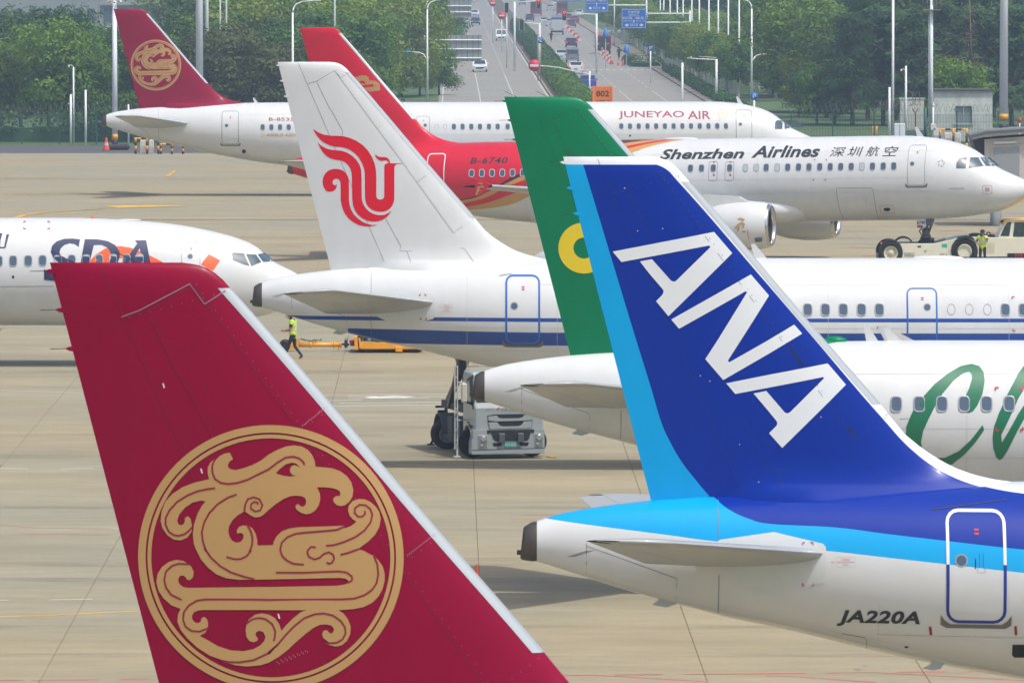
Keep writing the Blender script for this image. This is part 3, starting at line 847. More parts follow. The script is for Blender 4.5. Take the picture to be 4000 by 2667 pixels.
        sub('placard', [shape2d([(cx - .03, z0 + k * f), (cx + .05, z0 + k * f), (cx + .05, z0 + k * (f + .02)), (cx - .03, z0 + k * (f + .02))]) for f in (.79, .825)], M_red, .010)
        return d
    def wicks(s):
        for z in (7.8, 7.34, 6.88):
            x = fin_te(z); b = MB()
            b.prism([(x + .05, z + .035), (x - .05, z + .018), (x - .085, z), (x - .03, z - .028), (x + .05, z - .035)], -.02, .02); s.put(b.obj('wick_fairing', s.rud))
            c = MB(); c.cyl((x - .06, 0, z), (x - .26, 0, z - .005), .005, n=5); s.put(c.obj('static_wick', M_lineD))
        for x in (1.0, 1.75):
            c = MB(); c.cyl((x + .05, 0, 7.9), (x - .22, 0, 8.03), .006, n=5); s.put(c.obj('static_wick', M_lineD))
        for k in (0, .5, 1):
            c = MB(); c.cyl((1.15 + .1 * k, -6.1 + .35 * k, 1.33 - .03 * k), (.8 + .1 * k, -6.1 + .35 * k, 1.22 - .03 * k), .005, n=5); s.put(c.obj('static_wick', M_lineD))
    def blade(s, x, h=.4, w=.35, name='blade_antenna', m=None):
        z = s.top(x); b = MB()
        b.prism([(x + w, z - .05), (x - .1 * w, z + h), (x - .45 * w, z + h), (x - .1 * w, z - .05)], -.025, .025)
        s.put(b.obj(name, m or M_white))
    def dome(s, x, l=1.0, h=.09, w=.25, name='antenna_fairing', m=None):
        b = MB(); b.sphere((x, 0, s.top(x) - .01), 1, 20, 0, (l, w, h)); s.put(b.obj(name, m or M_white))
    def dish(s, us):
        pass

# common fin detail: panel lines and rivets, in fin coordinates from the white tail
def fin_lines(p, m, w=.012, joggle=None, jw=.016):
    k = 2.351; o = (1000, 0)
    L = [[(475, 770), (560, 745), (720, 650), (780, 715), (860, 668)], [(720, 650), (1110, 1180), (1215, 1100)], [(1110, 1180), (1395, 1560)],
         [(560, 760), (670, 985), (700, 1030), (795, 1200), (790, 1260)]]
    o2 = (1000, 667)
    L2 = [[(1395, 0), (1475, 105), (1610, 5)], [(1475, 105), (1810, 570), (2005, 430)], [(1190, 440), (1330, 690), (1320, 735), (1385, 740), (1910, 712), (2010, 850)], [(1385, 740), (1420, 830), (1420, 870)]]
    AC = PLN['ac']
    sh = [stroke2d([AC.finp(o[0] + x / k, o[1] + y / k) for x, y in l], w) for l in L] + [stroke2d([AC.finp(o2[0] + x / k, o2[1] + y / k) for x, y in l], w) for l in L2]
    sh.append(stroke2d([(1.379, 7.86), (3.92, 2.0)], w * .9))
    p.decal('panel_seam', sh, m, on='fin', step=.25, lift=.0045)
    if joggle:
        p.decal('access_panel_edge', [stroke2d(joggle[1:], jw)], joggle[0], on='fin', step=.3, lift=.009)
def rivets(p, m, size=.022):
    AC = PLN['ac']; sh = []
    for o, l in (((1000, 0), [(720, 650), (1110, 1180), (1395, 1560)]), ((1000, 667), [(1395, 0), (1475, 105), (1810, 570)]), ((1000, 0), [(475, 770), (860, 668)]), ((1000, 667), [(1475, 105), (1610, 5)]), ((1000, 667), [(1810, 570), (2005, 430)]), ((1000, 0), [(1110, 1180), (1215, 1100)])):
        q = [AC.finp(o[0] + x / 2.351 + 3, o[1] + y / 2.351) for x, y in l]
        for a, c in zip(q, q[1:]):
            n = max(1, int(math.hypot(c[0] - a[0], c[1] - a[1]) / .125))
            for i in range(n):
                x, z = lerp(a[0], c[0], i / n) + .03, lerp(a[1], c[1], i / n)
                sh.append(([(x - size / 2, z), (x, z - size / 2), (x + size / 2, z), (x, z + size / 2)], [(0, 1, 2, 3)]))
    o = p.decal('rivet_row', sh, m, on='fin', step=None, lift=.005); o['kind'] = 'stuff'
def fus_lines(p, m, q0=6.4, zmax=9):
    sh = []
    lap = []; q = q0
    while q < p.L - 3:
        lap.append(stroke2d([(q, lerp(p.bot(q) + .1, min(zmax, p.top(q) - .1), i / 14)) for i in range(15)], .010)); q += 2.667
    for z, t0 in ((1.35, 7.5), (.08, 4.6), (-.62, 5.6)):
        if z < zmax: lap.append(stroke2d([(lerp(max(t0, q0), p.L - 4.5, i / 40), z) for i in range(41)], .010))
    p.decal('skin_lap', lap, M_lap, step=.25, lift=.004)
    for x in (3.55,):
        zs = [lerp(p.bot(x) + .06, p.top(x) - .06, i / 14) for i in range(15)]
        sh.append(stroke2d([(x, z) for z in zs], .012))
    sh.append(stroke2d([(1.18, .98), (1.18, .42)], .01)); sh.append(stroke2d([(1.18, .93), (2.8, .36), (2.8, -.1)], .012))
    p.decal('panel_seam', sh, m, step=.2, lift=.006)
def tail_skid(p):
    b = MB(); b.prism([(2.38, -.17), (2.55, -.04), (2.7, -.08), (2.85, -.14), (2.62, -.215)], -.09, .09)
    p.put(b.obj('drain_mast', M_grey))
PLN = {}
# ---------------------------------------------------------------- the seven airliners
MAG = rgb(138, 0, 48); ANB = rgb(0, 46, 150); ANL = rgb(0, 164, 224); SGR = rgb(0, 120, 78)
ACB = rgb(28, 72, 148); SZR = rgb(205, 22, 48); SZG = rgb(198, 152, 78); SZM = rgb(96, 8, 40)
M_mag = paint('crimson_paint', MAG, rough=.34, coat=.03, spec=.14); M_green = paint('green_paint', SGR, rough=.34, coat=.03, spec=.14)
M_yel = mat('yellow_paint', rgb(228, 200, 20), .35, coat=.3)
M_szr = paint('red_paint', SZR, coat=.06, spec=.2)
M_acred = mat('red_emblem', rgb(214, 16, 40), .4, spec=.2)
M_whl = mat('white_lettering', rgb(226, 230, 230), .35, coat=.3)
M_navy = mat('navy_lettering', rgb(38, 46, 84), .4); M_orange = mat('orange_emblem', rgb(236, 92, 30), .4)
M_grn_l = mat('green_lettering', rgb(8, 110, 72), .35, coat=.3); M_bline = mat('blue_door_outline', rgb(44, 98, 178), .4)
M_ablue = mat('deep_blue_outline', rgb(24, 50, 140), .4)
M_dot = mat('white_sticker', rgb(215, 205, 210), .5)

def tailX(u_te, Yd):            # world x of the tail tip from the fin's upper rear corner
    return (u_te - 2000) / F * Yd - .762

# --- emblem of the crimson tails: gold outline and crimson strokes, traced in four overlapping views
def _E(s):
    OFF = {'A': (520, 1640), 'B': (1050, 1640), 'C': (520, 2140), 'D': (1050, 2140)}
    out = []; o = None
    for tok in s.split():
        if tok in OFF: o = OFF[tok]
        else:
            x, y = tok.split(','); out.append((o[0] + int(x) / 3.015, o[1] + int(y) / 3.015))
    return out
E_OUT = _E("""A 1138,382 1178,460 1140,485 1117,520 1120,555 1150,578 1210,588 1300,565 1400,530 1500,480 B 0,405 100,350 200,310 300,297 390,310 460,350 510,410 540,480 550,548 640,555 740,565 840,600 920,660 970,730 995,820 985,900 950,960 900,1000 850,1012 800,1000 765,965 757,930 775,905 800,893 830,895 845,870 835,835 790,810 720,795 640,790 567,790 600,860 608,920 590,1000 550,1060 500,1095 440,1108 380,1090 330,1055 313,1025 325,995 350,988 370,1010 400,1020 430,1000 442,960 430,920 390,895 320,888 250,895 170,930 80,990 0,1055 A 1540,1110 1500,1135 1440,1145 1380,1120 1335,1085 1312,1075 1230,1120 1170,1180 1130,1250 1122,1310 1135,1370 1170,1420 1220,1442 1270,1430 1300,1390 1300,1345 1270,1325 1225,1335 1222,1300 1245,1258 1285,1240 1352,1240 1410,1275 1445,1340 1462,1410 1465,1475 1640,1470 B 52,1465 60,1430 90,1370 150,1310 240,1275 350,1260 895,1242 862,1264 900,1270 960,1250 1010,1215 1030,1190 990,1170 950,1120 932,1060 945,1000 990,950 1060,928 1130,932 1200,965 1260,1020 1300,1080 1318,1160 1300,1260 1250,1350 1170,1430 1060,1510 D 1060,12 1120,30 1200,76 1238,88 1290,140 1340,210 1365,300 1365,380 1340,480 1290,570 1220,640 1120,690 1000,715 820,728 880,765 930,830 965,920 960,1010 920,1090 860,1140 790,1157 720,1140 672,1120 720,1112 700,1098 660,1070 640,1050 628,1010 645,970 685,962 705,985 730,1005 760,985 770,950 740,910 680,895 600,900 520,940 430,1010 330,1095 230,1190 120,1275 0,1345 C 1500,1375 1350,1390 1200,1375 1075,1335 1120,1326 1040,1310 900,1260 760,1170 640,1060 560,960 522,860 530,780 560,712 450,670 360,590 300,500 275,400 290,300 340,220 420,160 510,135 590,148 655,185 690,220 715,280 705,340 670,375 635,370 620,340 590,318 550,325 530,370 545,420 590,455 650,465 1500,455 D 0,455 800,440 900,425 940,403 935,375 900,355 830,348 0,366 C 1420,368 1250,370 1100,352 980,305 880,225 800,130 735,0 A 715,1450 705,1340 720,1220 760,1100 810,1010 855,955 800,945 700,970 610,1030 545,1110 520,1180 535,1225 570,1238 600,1220 612,1180 610,1150 650,1130 680,1165 690,1220 694,1265 690,1310 640,1380 560,1415 480,1405 400,1350 345,1270 325,1180 335,1080 380,960 460,870 580,790 720,735 895,695 878,620 880,560 910,500 955,458 950,500 975,470 1010,430 1070,395""")
E_H = [_E("C 785,1030 850,995 880,945 885,880 870,830 835,805 805,825 800,860 770,880 725,870 695,830 695,790 720,750 770,730 820,725 1500,725 D 0,727 445,728 380,750 290,820 200,910 150,970 C 1720,890 1670,820 1600,780 1520,765 1440,780 1370,830 1340,880 1325,960 1335,1040 1370,1090 1420,1105 1465,1085 1470,1060 1440,1020 1450,985 1490,968 1535,985 1560,1040 1545,1090 1500,1140 1420,1185 1300,1210 1150,1200 1000,1150 880,1080"),
       _E("B 82,625 130,575 200,520 270,500 320,510 350,535 368,565 340,540 300,528 265,545 248,580 255,620 280,645 325,655 250,665 170,655")]
E_S = [_E(q) for q in (
 "A 960,465 932,540 936,620 965,690 1030,735 1120,750 1230,738 1350,700 1500,625 B 0,578 100,500 200,440 290,428 360,450 405,490 422,525",
 "A 968,800 880,810 760,835 640,885 520,960 430,1060 385,1150 385,1230 420,1310 480,1350 540,1360 610,1340 660,1300 700,1255",
 "A 1222,873 1120,910 1000,985 900,1090 840,1200 810,1320 825,1430 860,1540 C 845,0 920,110 1030,210 1160,285 1300,330 1430,364",
 "A 1312,1075 1320,1000 1350,930 1420,905 1490,930 1525,1000 1500,1060 1440,1075 1390,1040 1390,985 1430,960 1470,970 1472,995",
 "A 1350,1238 1390,1310 1410,1390 1400,1480 1370,1545 C 1395,20 1340,90 1270,125 1200,128 1100,100",
 "B 895,1252 800,1290 650,1305 450,1320 320,1335 220,1375 155,1440 135,1530 D 140,30 160,90 210,140 290,180 415,192",
 "B 675,1477 760,1470 880,1435 1020,1375 1130,1295 1200,1200 1220,1110 1195,1045 1140,1000 1070,995 1015,1035 1010,1090 1050,1135 1100,1135 1135,1100 1130,1065",
 "D 845,75 930,55 1062,8", "B 555,1495 500,1490 460,1530 D 455,50 475,100 540,130 600,110 650,65 710,45 760,75 772,120 745,170 710,180 680,165",
 "D 85,285 400,287 830,270 920,285 980,330 985,370 935,408",
 "D 1235,82 1280,190 1290,310 1270,410 1220,485 1130,550 1010,590 850,600 0,605 C 1500,603 850,600 750,615 660,670 600,750 590,840 620,920 690,970 780,980 890,938",
 "C 665,187 540,180 460,205 390,270 368,370 390,460 450,545 575,605", "C 1338,885 1400,835 1480,818 1560,830 1640,890 1675,970 1670,1050 1655,1090",
 "C 1065,1336 1250,1340 1420,1315 1580,1240 1700,1130 D 0,1240 100,1140 200,1020 300,915 420,820 540,775 650,765 760,790 850,855 900,930 905,1000 870,1070 800,1110 660,1120")]
M_str = mat('crimson_line', MAG, .35, coat=.2)
EMB = {}
def emblem(p):
    """the same print on both crimson tails, kept in fin coordinates"""
    if not EMB:
        g = lambda pp: [p.finp(u, v) for u, v in pp]
        out = shape2d(g(E_OUT), [g(h) for h in E_H])
        c = p.finp(1057, 2178); r = 521 / 330.0
        circ = lambda q: [(c[0] + r * q * cos(2 * pi * i / 96), c[1] + r * q * sin(2 * pi * i / 96)) for i in range(96)]
        EMB['gold'] = [shape2d(circ(1.0), [circ(.943)]), shape2d(circ(.929), [circ(.90)])]
        EMB['bird'] = [out]; EMB['str'] = [stroke2d(g(q), .0215) for q in E_S]
    p.decal('emblem_ring', EMB['gold'], M_gold, on='fin', step=.25, lift=.007, xstep=.25)
    p.decal('emblem', EMB['bird'], M_gold, on='fin', step=.25, lift=.007, xstep=.25)
    p.decal('emblem_line', EMB['str'], M_str, on='fin', step=.4, lift=.011)

# white tail with red bird (also the yardstick for fin seams)
AC_Y = 210.2
AC_b = paint('white_paint_blue_bands', WHITE, [
    (ACB, [('x', [(0, .37), (45, .37)], '<'), ('x', [(0, .255), (45, .255)], '>')]),
    (ACB, [('x', [(0, .0), (2.5, .0), (9, -.06), (45, -.06)], '<'), ('x', [(0, -.45), (45, -.45)], '>'), ('z', [(-3, 2.85), (3, 2.85)], '>')])], dirt=.05)
AC = PLN['ac'] = Plane('airliner', 'white airliner with a red bird on its tall white tail and two blue bands', tailX(1085, AC_Y), AC_Y, 4.223, 44.51, body=AC_b, fin=M_white)
AC.build_fuselage(); AC.build_fin(); AC.build_tail(.79, .47); wt = AC.build_wing(17.8, 26.9); AC.gear(5.07, 22.0)
def _K(s, ox=1200, oy=480, k=3.733):
    return [(ox + int(a.split(',')[0]) / k, oy + int(a.split(',')[1]) / k) for a in s.split()]
BIRD = [_K(q) for q in (
 "88,90 160,140 250,175 340,188 430,190 530,197 620,220 720,265 810,325 890,410 945,500 985,600 1003,690 1008,780 1008,1065 1015,1095 1035,1115 1068,1120 1100,1113 1118,1095 1124,1070 1124,640 1130,612 1148,595 1175,590 1385,590 1385,597 1340,597 1305,605 1280,625 1271,655 1271,1110 1262,1160 1240,1210 1200,1255 1140,1288 1070,1299 1000,1290 940,1265 895,1230 865,1185 848,1130 843,1070 840,730 828,660 800,590 755,510 700,450 640,405 570,372 490,355 400,348 330,330 260,298 200,255 150,200 115,145",
 "152,287 210,340 280,375 350,395 430,402 510,410 590,440 660,485 720,545 765,615 788,690 793,780 795,1080 800,1130 820,1190 855,1245 905,1295 970,1330 1050,1348 1130,1340 1190,1312 1232,1277 1205,1325 1160,1375 1100,1415 1030,1437 950,1441 870,1425 800,1390 740,1340 695,1275 668,1200 657,1110 652,800 648,730 630,670 595,615 550,575 490,550 410,540 340,520 280,485 230,430 190,365 163,310",
 "430,890 433,920 420,960 390,992 340,1007 290,1000 255,965 230,905 224,850 235,790 270,730 320,692 390,672 460,675 520,697 565,735 595,785 607,840 609,900 609,1120 617,1190 640,1265 680,1335 740,1395 810,1445 880,1475 950,1490 1028,1484 980,1500 910,1511 830,1508 750,1490 670,1447 600,1390 545,1315 508,1225 490,1130 487,900 482,855 462,825 430,815 400,820 378,840 369,868 376,893 400,913 418,908 428,895",
 "986,455 1020,485 1060,500 1100,500 1140,500 1175,515 1200,545 1212,592 1188,592 1185,570 1160,552 1130,550 1090,557 1050,548 1015,520 997,490")]
for q in BIRD: AC.decal('emblem_feather', [AC.poly(q, 'fin')], M_acred, on='fin', step=.3, xstep=.3)
fin_lines(AC, M_line, .012); fus_lines(AC, M_line); tail_skid(AC); AC.wicks(); rivets(AC, mat('grey_rivet', rgb(150, 152, 152), .4), .028)
d = AC.door(1978, 2106, 1077, 1340, M_bline, .06, .2, win=(2009, 1195))
AC.door(3545, 3657, 1127, 1345, M_bline, .05, .16, win=(3622, 1200), sill=False)
AC.windows([3155, 3224, 3294, 3365, 3435], 1209.5, 1209.5)
AC.windows([3927, 3997, 4067, 4137, 4207], 1209.5, 1209.5)
for u in (3716, 3786, 3857): AC.decal('blank_window', [AC.line([(u + 15 * cos(t) , 1209 + 21 * sin(t)) for t in [2 * pi * i / 20 for i in range(20)]], .012, closed=True)], M_line)
AC.decal('corner_mark', [AC.line(q, .03) for q in ([(3953, 1168), (3953, 1160), (3963, 1160)], [(3957, 1283), (3957, 1292), (3967, 1292)], [(1639, 1157), (1639, 1151), (1645, 1151)], [(1658, 1151), (1664, 1151), (1664, 1157)], [(1642, 1240), (1642, 1247), (1648, 1247)], [(1660, 1247), (1666, 1247), (1666, 1240)])], M_red, lift=.016)
AC.decal('caution_notice', [AC.line([(1719, 1189), (1769, 1189), (1769, 1220), (1719, 1220)], .008, closed=True)] + [AC.line([(1722 + a, 1195 + 6 * i), (1766 - a, 1195 + 6 * i)], .014) for i, a in enumerate((12, 0, 14, 6))], M_pale)
AC.decal('service_seam', [AC.line([(1591, 1068), (1975, 1040)], .001), AC.line([(1950, 1077), (2000, 1069)], .02)], M_line)
AC.blade(15.0, .42); AC.dome(20.4, .8); AC.dome(24.2, .75, .1); AC.dome(8.9, .55, .25, .16, 'tail_camera_fairing', M_grey)
# near wing tip: blended winglet with the red bird
t = AC.loc(3500, 1300, -16.9); LEt, TEt = wt[0]
W = lambda u, v: AC.loc(u, v, -17.1)
b = MB(); q = [W(3425, 1270), W(3457, 1272), W(3575, 1332), W(3640, 1372), W(3560, 1420), W(3480, 1380), W(3440, 1300)]
b.prism(q, -17.16, -17.04); AC.put(b.obj('winglet', M_white))
b = MB(); b.prism([W(3425 + 65, 1312), W(3425 + 82, 1314), W(3520, 1326), W(3516, 1336), W(3500, 1330)], -17.18, -17.17); AC.put(b.obj('winglet_emblem', M_acred))
b = MB(); b.cyl((W(3426, 1279)[0], -17.1, W(3426, 1279)[1]), (W(3460, 1277)[0], -17.1, W(3460, 1277)[1]), .04, n=8); AC.put(b.obj('static_wick', M_grey))

# crimson tail nearest the camera
J = PLN['j'] = Plane('airliner', 'nearest airliner, its crimson tail with a round gold bird emblem filling the lower left', tailX(193, 83.7), 83.7, 3.94, 37.57, fin=M_mag)
J.build_fuselage(); J.build_fin(); J.build_tail(); J.build_wing(); J.gear()
fin_lines(J, mat('crimson_seam', rgb(112, 14, 46), .5), .008,
          (mat('joggle_line', rgb(150, 112, 122), .5), J.finp(475, 1238), J.finp(545, 1212), J.finp(741, 1109), J.finp(799, 1188), J.finp(880, 1135)), .014)
emblem(J); J.wicks(); rivets(J, mat('crimson_rivet', rgb(164, 52, 92), .4), .02)
J.decal('rivet_patch', [J.poly([(u - 4, v - 9), (u + 2, v - 9), (u + 7, v + 9), (u + 1, v + 10)], 'fin') for u, v in ((638, 1505), (786, 1838), (1088, 2405))], M_dot, on='fin', step=None)
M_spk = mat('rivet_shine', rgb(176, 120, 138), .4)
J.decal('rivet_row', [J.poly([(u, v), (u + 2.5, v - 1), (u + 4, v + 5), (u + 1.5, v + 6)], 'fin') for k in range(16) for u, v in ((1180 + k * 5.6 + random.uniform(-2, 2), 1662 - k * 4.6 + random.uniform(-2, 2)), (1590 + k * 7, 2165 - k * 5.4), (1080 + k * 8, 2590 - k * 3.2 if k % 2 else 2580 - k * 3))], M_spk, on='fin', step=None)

# blue tail with three slanted letters
AN_Y = 127.0
ANx = tailX(2200, AN_Y)
_tmp = lambda pp: [(pp[i][0], pp[i][1]) for i in range(len(pp))]
class _Q: pass
def preview(Yd, X0, Zc):      # pixel -> fin plane before the plane exists
    def f(u, v, yl=-.15):
        p = P(u, v, Yd + yl); return p.x - X0, p.z - Zc
    return f
fv = preview(AN_Y, ANx, 3.898)
zx = lambda pts: sorted([(fv(u, v)[1], fv(u, v)[0]) for u, v in pts])
xz = lambda pts, yl=-1.6: [fv(u, v, yl) for u, v in pts]
LB = zx([(2278, 644), (2285, 667), (2487, 1334), (2540, 1504), (2591, 1670), (2617, 1725), (2659, 1798), (2714, 1870), (2772, 1938), (2800, 1965)])
WE = zx([(2553, 640), (2604, 663), (2640, 700), (3000, 1113), (3161, 1300), (3446, 1632), (3565, 1759), (3680, 1840), (3821, 1895), (4000, 1930)])
ztip = fv(2400, 644)[1]
AN_f = paint('blue_fin_paint', ANB, [(ANL, [('z', LB, '<')]), (rgb(222, 226, 228), [('z', WE, '>')]), (rgb(222, 226, 228), [('x', [(0, ztip), (9, ztip)], '>')])], rough=.3, coat=.06, dirt=.03, spec=.16)
BA = xz([(2117, 2032), (2306, 2055), (2591, 2087), (2819, 2113)], -.7) + xz([(3244, 2157), (3468, 2179), (3702, 2202), (4000, 2232), (4700, 2290), (6500, 2330)], -1.5)
BB = xz([(2700, 1900), (2772, 1938), (2859, 2000), (2927, 2028), (3000, 2045)], -.9) + xz([(3255, 2068), (3468, 2091), (3702, 2115), (4000, 2145), (4700, 2200), (6500, 2240)], -1.6)
BW = xz([(3720, 1850), (3821, 1895), (3900, 1912), (4000, 1925), (4200, 1945), (6500, 1950)], -.6)
AN_b = paint('blue_striped_body_paint', WHITE, [(ANL, [('x', BA, '>')]), (ANB, [('x', BB, '>'), ('z', [(-3, BB[0][0]), (3, BB[0][0])], '>')]), (rgb(222, 226, 228), [('x', BW, '>'), ('z', [(-3, BW[0][0]), (3, BW[0][0])], '>')])], rough=.2, coat=.5, dirt=.03, spec=.3)
AN = PLN['an'] = Plane('airliner', 'white airliner with a dark blue tail lettered in white and a light blue rudder', ANx, AN_Y, 3.898, 37.57, body=AN_b, fin=AN_f)
AN.build_fuselage(); AN.build_fin(le=(7.45, 3.45)); AN.build_tail(.84, .66); AN.build_wing(); AN.gear()
def _S(s, k=2.351):
    out = []; o = None
    for a in s.split():
        x, y = a.split(',')
        if a[0] == '@': o = (int(x[1:]), int(y)); continue
        out.append((o[0] + int(x) / k, o[1] + int(y) / k))
    return out
ANA = [_S(q) for q in (
 "@2000,667 925,742 1855,562 2022,757 1437,1335 1323,1197 1380,1140 1392,1115 1390,1095 1250,930 1175,832 1285,812 1455,1003 1470,1014 1487,1018 1503,1013 1516,1002 1818,705 1820,693 1808,687 1005,838",
 "@2000,667 1462,1365 2193,952 2360,1146 @2000,1300 2145,0 1985,250 1986,262 1998,268 2351,68 @3000,667 240,1412 313,1495 @3000,1300 0,195 @2000,1300 1940,432 1775,240 @2000,667 1880,1568 2150,1130 2158,1114 2145,1106 1535,1450",
 "@2000,1300 1968,462 @3000,1300 0,385 548,280 715,475 130,1055 10,920 75,855 86,833 80,810 0,712 @2000,1300 2218,555 2335,532 @3000,1300 150,725 164,735 178,737 195,732 208,722 512,418 513,409 500,406 0,503 @2000,1300 2050,560")]
for q in ANA: AN.decal('tail_letter', [AN.poly(q, 'fin')], M_whl, on='fin', step=.25, xstep=.25)
fin_lines(AN, mat('blue_seam', rgb(10, 42, 122), .5), .008); fus_lines(AN, M_line, zmax=.0); tail_skid(AN); AN.wicks(); rivets(AN, mat('blue_rivet', rgb(40, 74, 160), .4), .022)
for q in ([(3083, 1352), (3138, 1428)], [(3310, 1660), (3345, 1705)]): AN.decal('sealant_streak', [AN.line(q, .03, 'fin')], mat('streak', rgb(18, 26, 70), .5), on='fin')
AN.decal('rivet_patch', [AN.poly([(u - 2, v - 2), (u + 2, v - 2), (u + 2, v + 2), (u - 2, v + 2)], 'fin') for u, v in ((2736, 1467), (2491, 902), (2440, 735), (2773, 1488), (2889, 1735), (2964, 1882), (2589, 893), (3207, 1628))], M_dot, on='fin', step=None)
vs, fs = text2d('JA220A', 1.0, .25, .0, 1.0)
def fus_text(p, name, body, u0, u1, vt, vb, m, shear=0.0, bold=0.0, space=1.0, dv=0, lift=.007, step=.12):
    """lettering fitted between pixels: left, right, top, baseline"""
    vs, fs = text2d(body, 1.0, shear, bold, space)
    a = p.fus(u0, vb); c = p.fus(u1, vt + dv)
    p2 = fit2d(vs, a[0], c[0], a[1], c[1])
    if dv:
        k = p.fus(u1, vb + dv)[1] - a[1]
        p2 = [(x, a[1] + (z - a[1]) + k * (x - a[0]) / (c[0] - a[0]) - k * (z - a[1]) / (c[1] - a[1])) for x, z in p2]
    return p.decal(name, [(p2, fs)], m, step=step, lift=lift)
fus_text(AN, 'registration', 'JA220A', 3269, 3595, 2386, 2442, M_black, .22, .035, 1.05)
AN.door(3701, 3919, 1994, 2425, (M_whl, M_ablue), .055, .2, win=(3756, 2188), split=AN.fus(3750, 2205)[1])
for q in ([(3628, 2446), (3638, 2445), (3642, 2478), (3632, 2479)], [(3962, 2444), (3972, 2443), (3974, 2478), (3964, 2479)]): AN.decal('exit_stripe', [AN.poly(q)], mat('dark_red', rgb(150, 26, 44), .5))
AN.decal('caution_notice', [AN.line([(3267, 2175), (3341, 2175), (3341, 2212), (3267, 2212)], .005, closed=True)] + [AN.line([(3269 + a, 2183 + 10 * i), (3339 - a, 2183 + 10 * i)], .012) for i, a in enumerate((18, 1, 24))] + [AN.line([(3246, 2193), (3260, 2193)], .012)], M_pale)
AN.decal('corner_mark', [AN.line(q, .018) for q in ([(3136, 2127), (3136, 2119), (3144, 2118)], [(3166, 2118), (3176, 2118), (3177, 2127)], [(3135, 2275), (3136, 2286), (3143, 2286)], [(3170, 2286), (3177, 2285), (3177, 2277)])], M_red, lift=.018)
AN.decal('access_panel_edge', [AN.line([(3284, 2508), (3289, 2472), (3378, 2488), (3386, 2497), (3384, 2530)], .008), AN.line([(3640, 1990), (3735, 1977), (3935, 1950)], .014)], M_lineD)
AN.decal('door_handle', [AN.line([(3811, 2181), (3811, 2221)], .02), AN.line([(3826, 2160), (3826, 2210), (3819, 2222), (3819, 2236), (3848, 2236), (3848, 2222), (3841, 2210), (3841, 2160)], .006)], M_ablue, lift=.012)
AN.decal('vent', [AN.poly([(3955, 2516), (4040, 2516), (4040, 2566), (3962, 2566), (3953, 2556)])], M_dark)
AN.decal('drain_port', [AN.poly([(3541 + 8 * cos(i), 2525 + 3.5 * sin(i)) for i in [2 * pi * j / 10 for j in range(10)]])], M_dark)
b = MB(); b.prism([AN.loc(u, v, -.5) for u, v in ((3648, 2570), (3698, 2578), (3672, 2611), (3642, 2616), (3604, 2609), (3630, 2596))], -.53, -.47); AN.put(b.obj('drain_mast', M_grey))
AN.windows([4120 + 117 * i for i in range(6)], 2110, 2110)

# green tail
SP_Y = 169.1
SP = PLN['sp'] = Plane('airliner', 'white airliner with a plain green tail bearing a yellow ring, green script on its side', tailX(1970, SP_Y), SP_Y, 4.07, 37.57, fin=M_green)
SP.build_fuselage(); SP.build_fin(); SP.build_tail(.80, .54); SP.build_wing(); SP.gear()
c = SP.finp(2281, 969); r1 = SP.finp(2281, 969 - 99.5)[1] - c[1]; r2 = r1 * .41
SP.decal('tail_ring', [shape2d([(c[0] + r1 * cos(2 * pi * i / 64), c[1] + r1 * sin(2 * pi * i / 64)) for i in range(64)], [[(c[0] + r2 * cos(2 * pi * i / 48), c[1] + r2 * sin(2 * pi * i / 48)) for i in range(48)]])], M_yel, on='fin', step=.25, xstep=.25)
fin_lines(SP, mat('green_seam', rgb(6, 92, 62), .5), .010); fus_lines(SP, M_line); tail_skid(SP); SP.wicks(); rivets(SP, mat('green_rivet', rgb(70, 150, 118), .4), .022)
SP.windows([3501, 3591, 3679, 3766, 3854, 3942, 4030, 4118, 4206], 1578, 1576)
SC_ = [_S(q) for q in (
 "@3000,1300 1845,735 1790,720 1840,690 1855,640 1815,580 1850,500 1873,420 1870,375 1845,355 1790,370 1700,440 1600,560 1530,680 1470,800 1425,900 1405,1000 1420,1090 1500,1150 1625,1145 1750,1085 1860,985 1970,845 1985,890 1900,1010 1800,1120 1690,1205 1580,1260 1470,1275 1360,1235 1290,1150 1262,1020 1270,860 1310,760 1360,660 1430,580 1530,470 1650,375 1770,305 1870,285 1940,305 1980,360 1990,440 1970,560 1920,670 1880,720",
 "@3000,1300 2500,120 2420,200 2300,370 2200,560 2120,740 2075,860 2062,960 2070,1060 2095,1140 2125,1167 2155,1150 2200,1080 2290,900 2400,700 2480,600 2520,580 2540,620 2500,760 2480,900 2495,1050 2540,1130 2600,1140 2660,1090 2640,1030 2600,1020 2590,900 2640,720 2650,560 2600,480 2520,480 2420,560 2300,740 2200,920 2148,1005 2143,935 2200,820 2300,600 2420,400 2520,260")]
for q in SC_: SP.decal('script_letter', [SP.poly(q)], M_grn_l, step=.1)
SP.decal('corner_mark', [SP.line(q, .045) for q in ([(3888, 1525), (3888, 1514), (3901, 1514)], [(3980, 1514), (3994, 1514), (3994, 1526)], [(3890, 1668), (3892, 1680), (3904, 1681)], [(3984, 1680), (3995, 1679), (3995, 1668)])], M_red, lift=.012)
SP.decal('skin_seam', [SP.line([(3515, 1635), (4200, 1636)], .012)], M_line)
SP.blade(9.0 + 1.0, .3); SP.blade(SP.loc(3390, 1330, 0)[0], .42, .28); SP.dome(SP.loc(3262, 1330, 0)[0], .3, .14, .14, 'beacon_base', M_green)
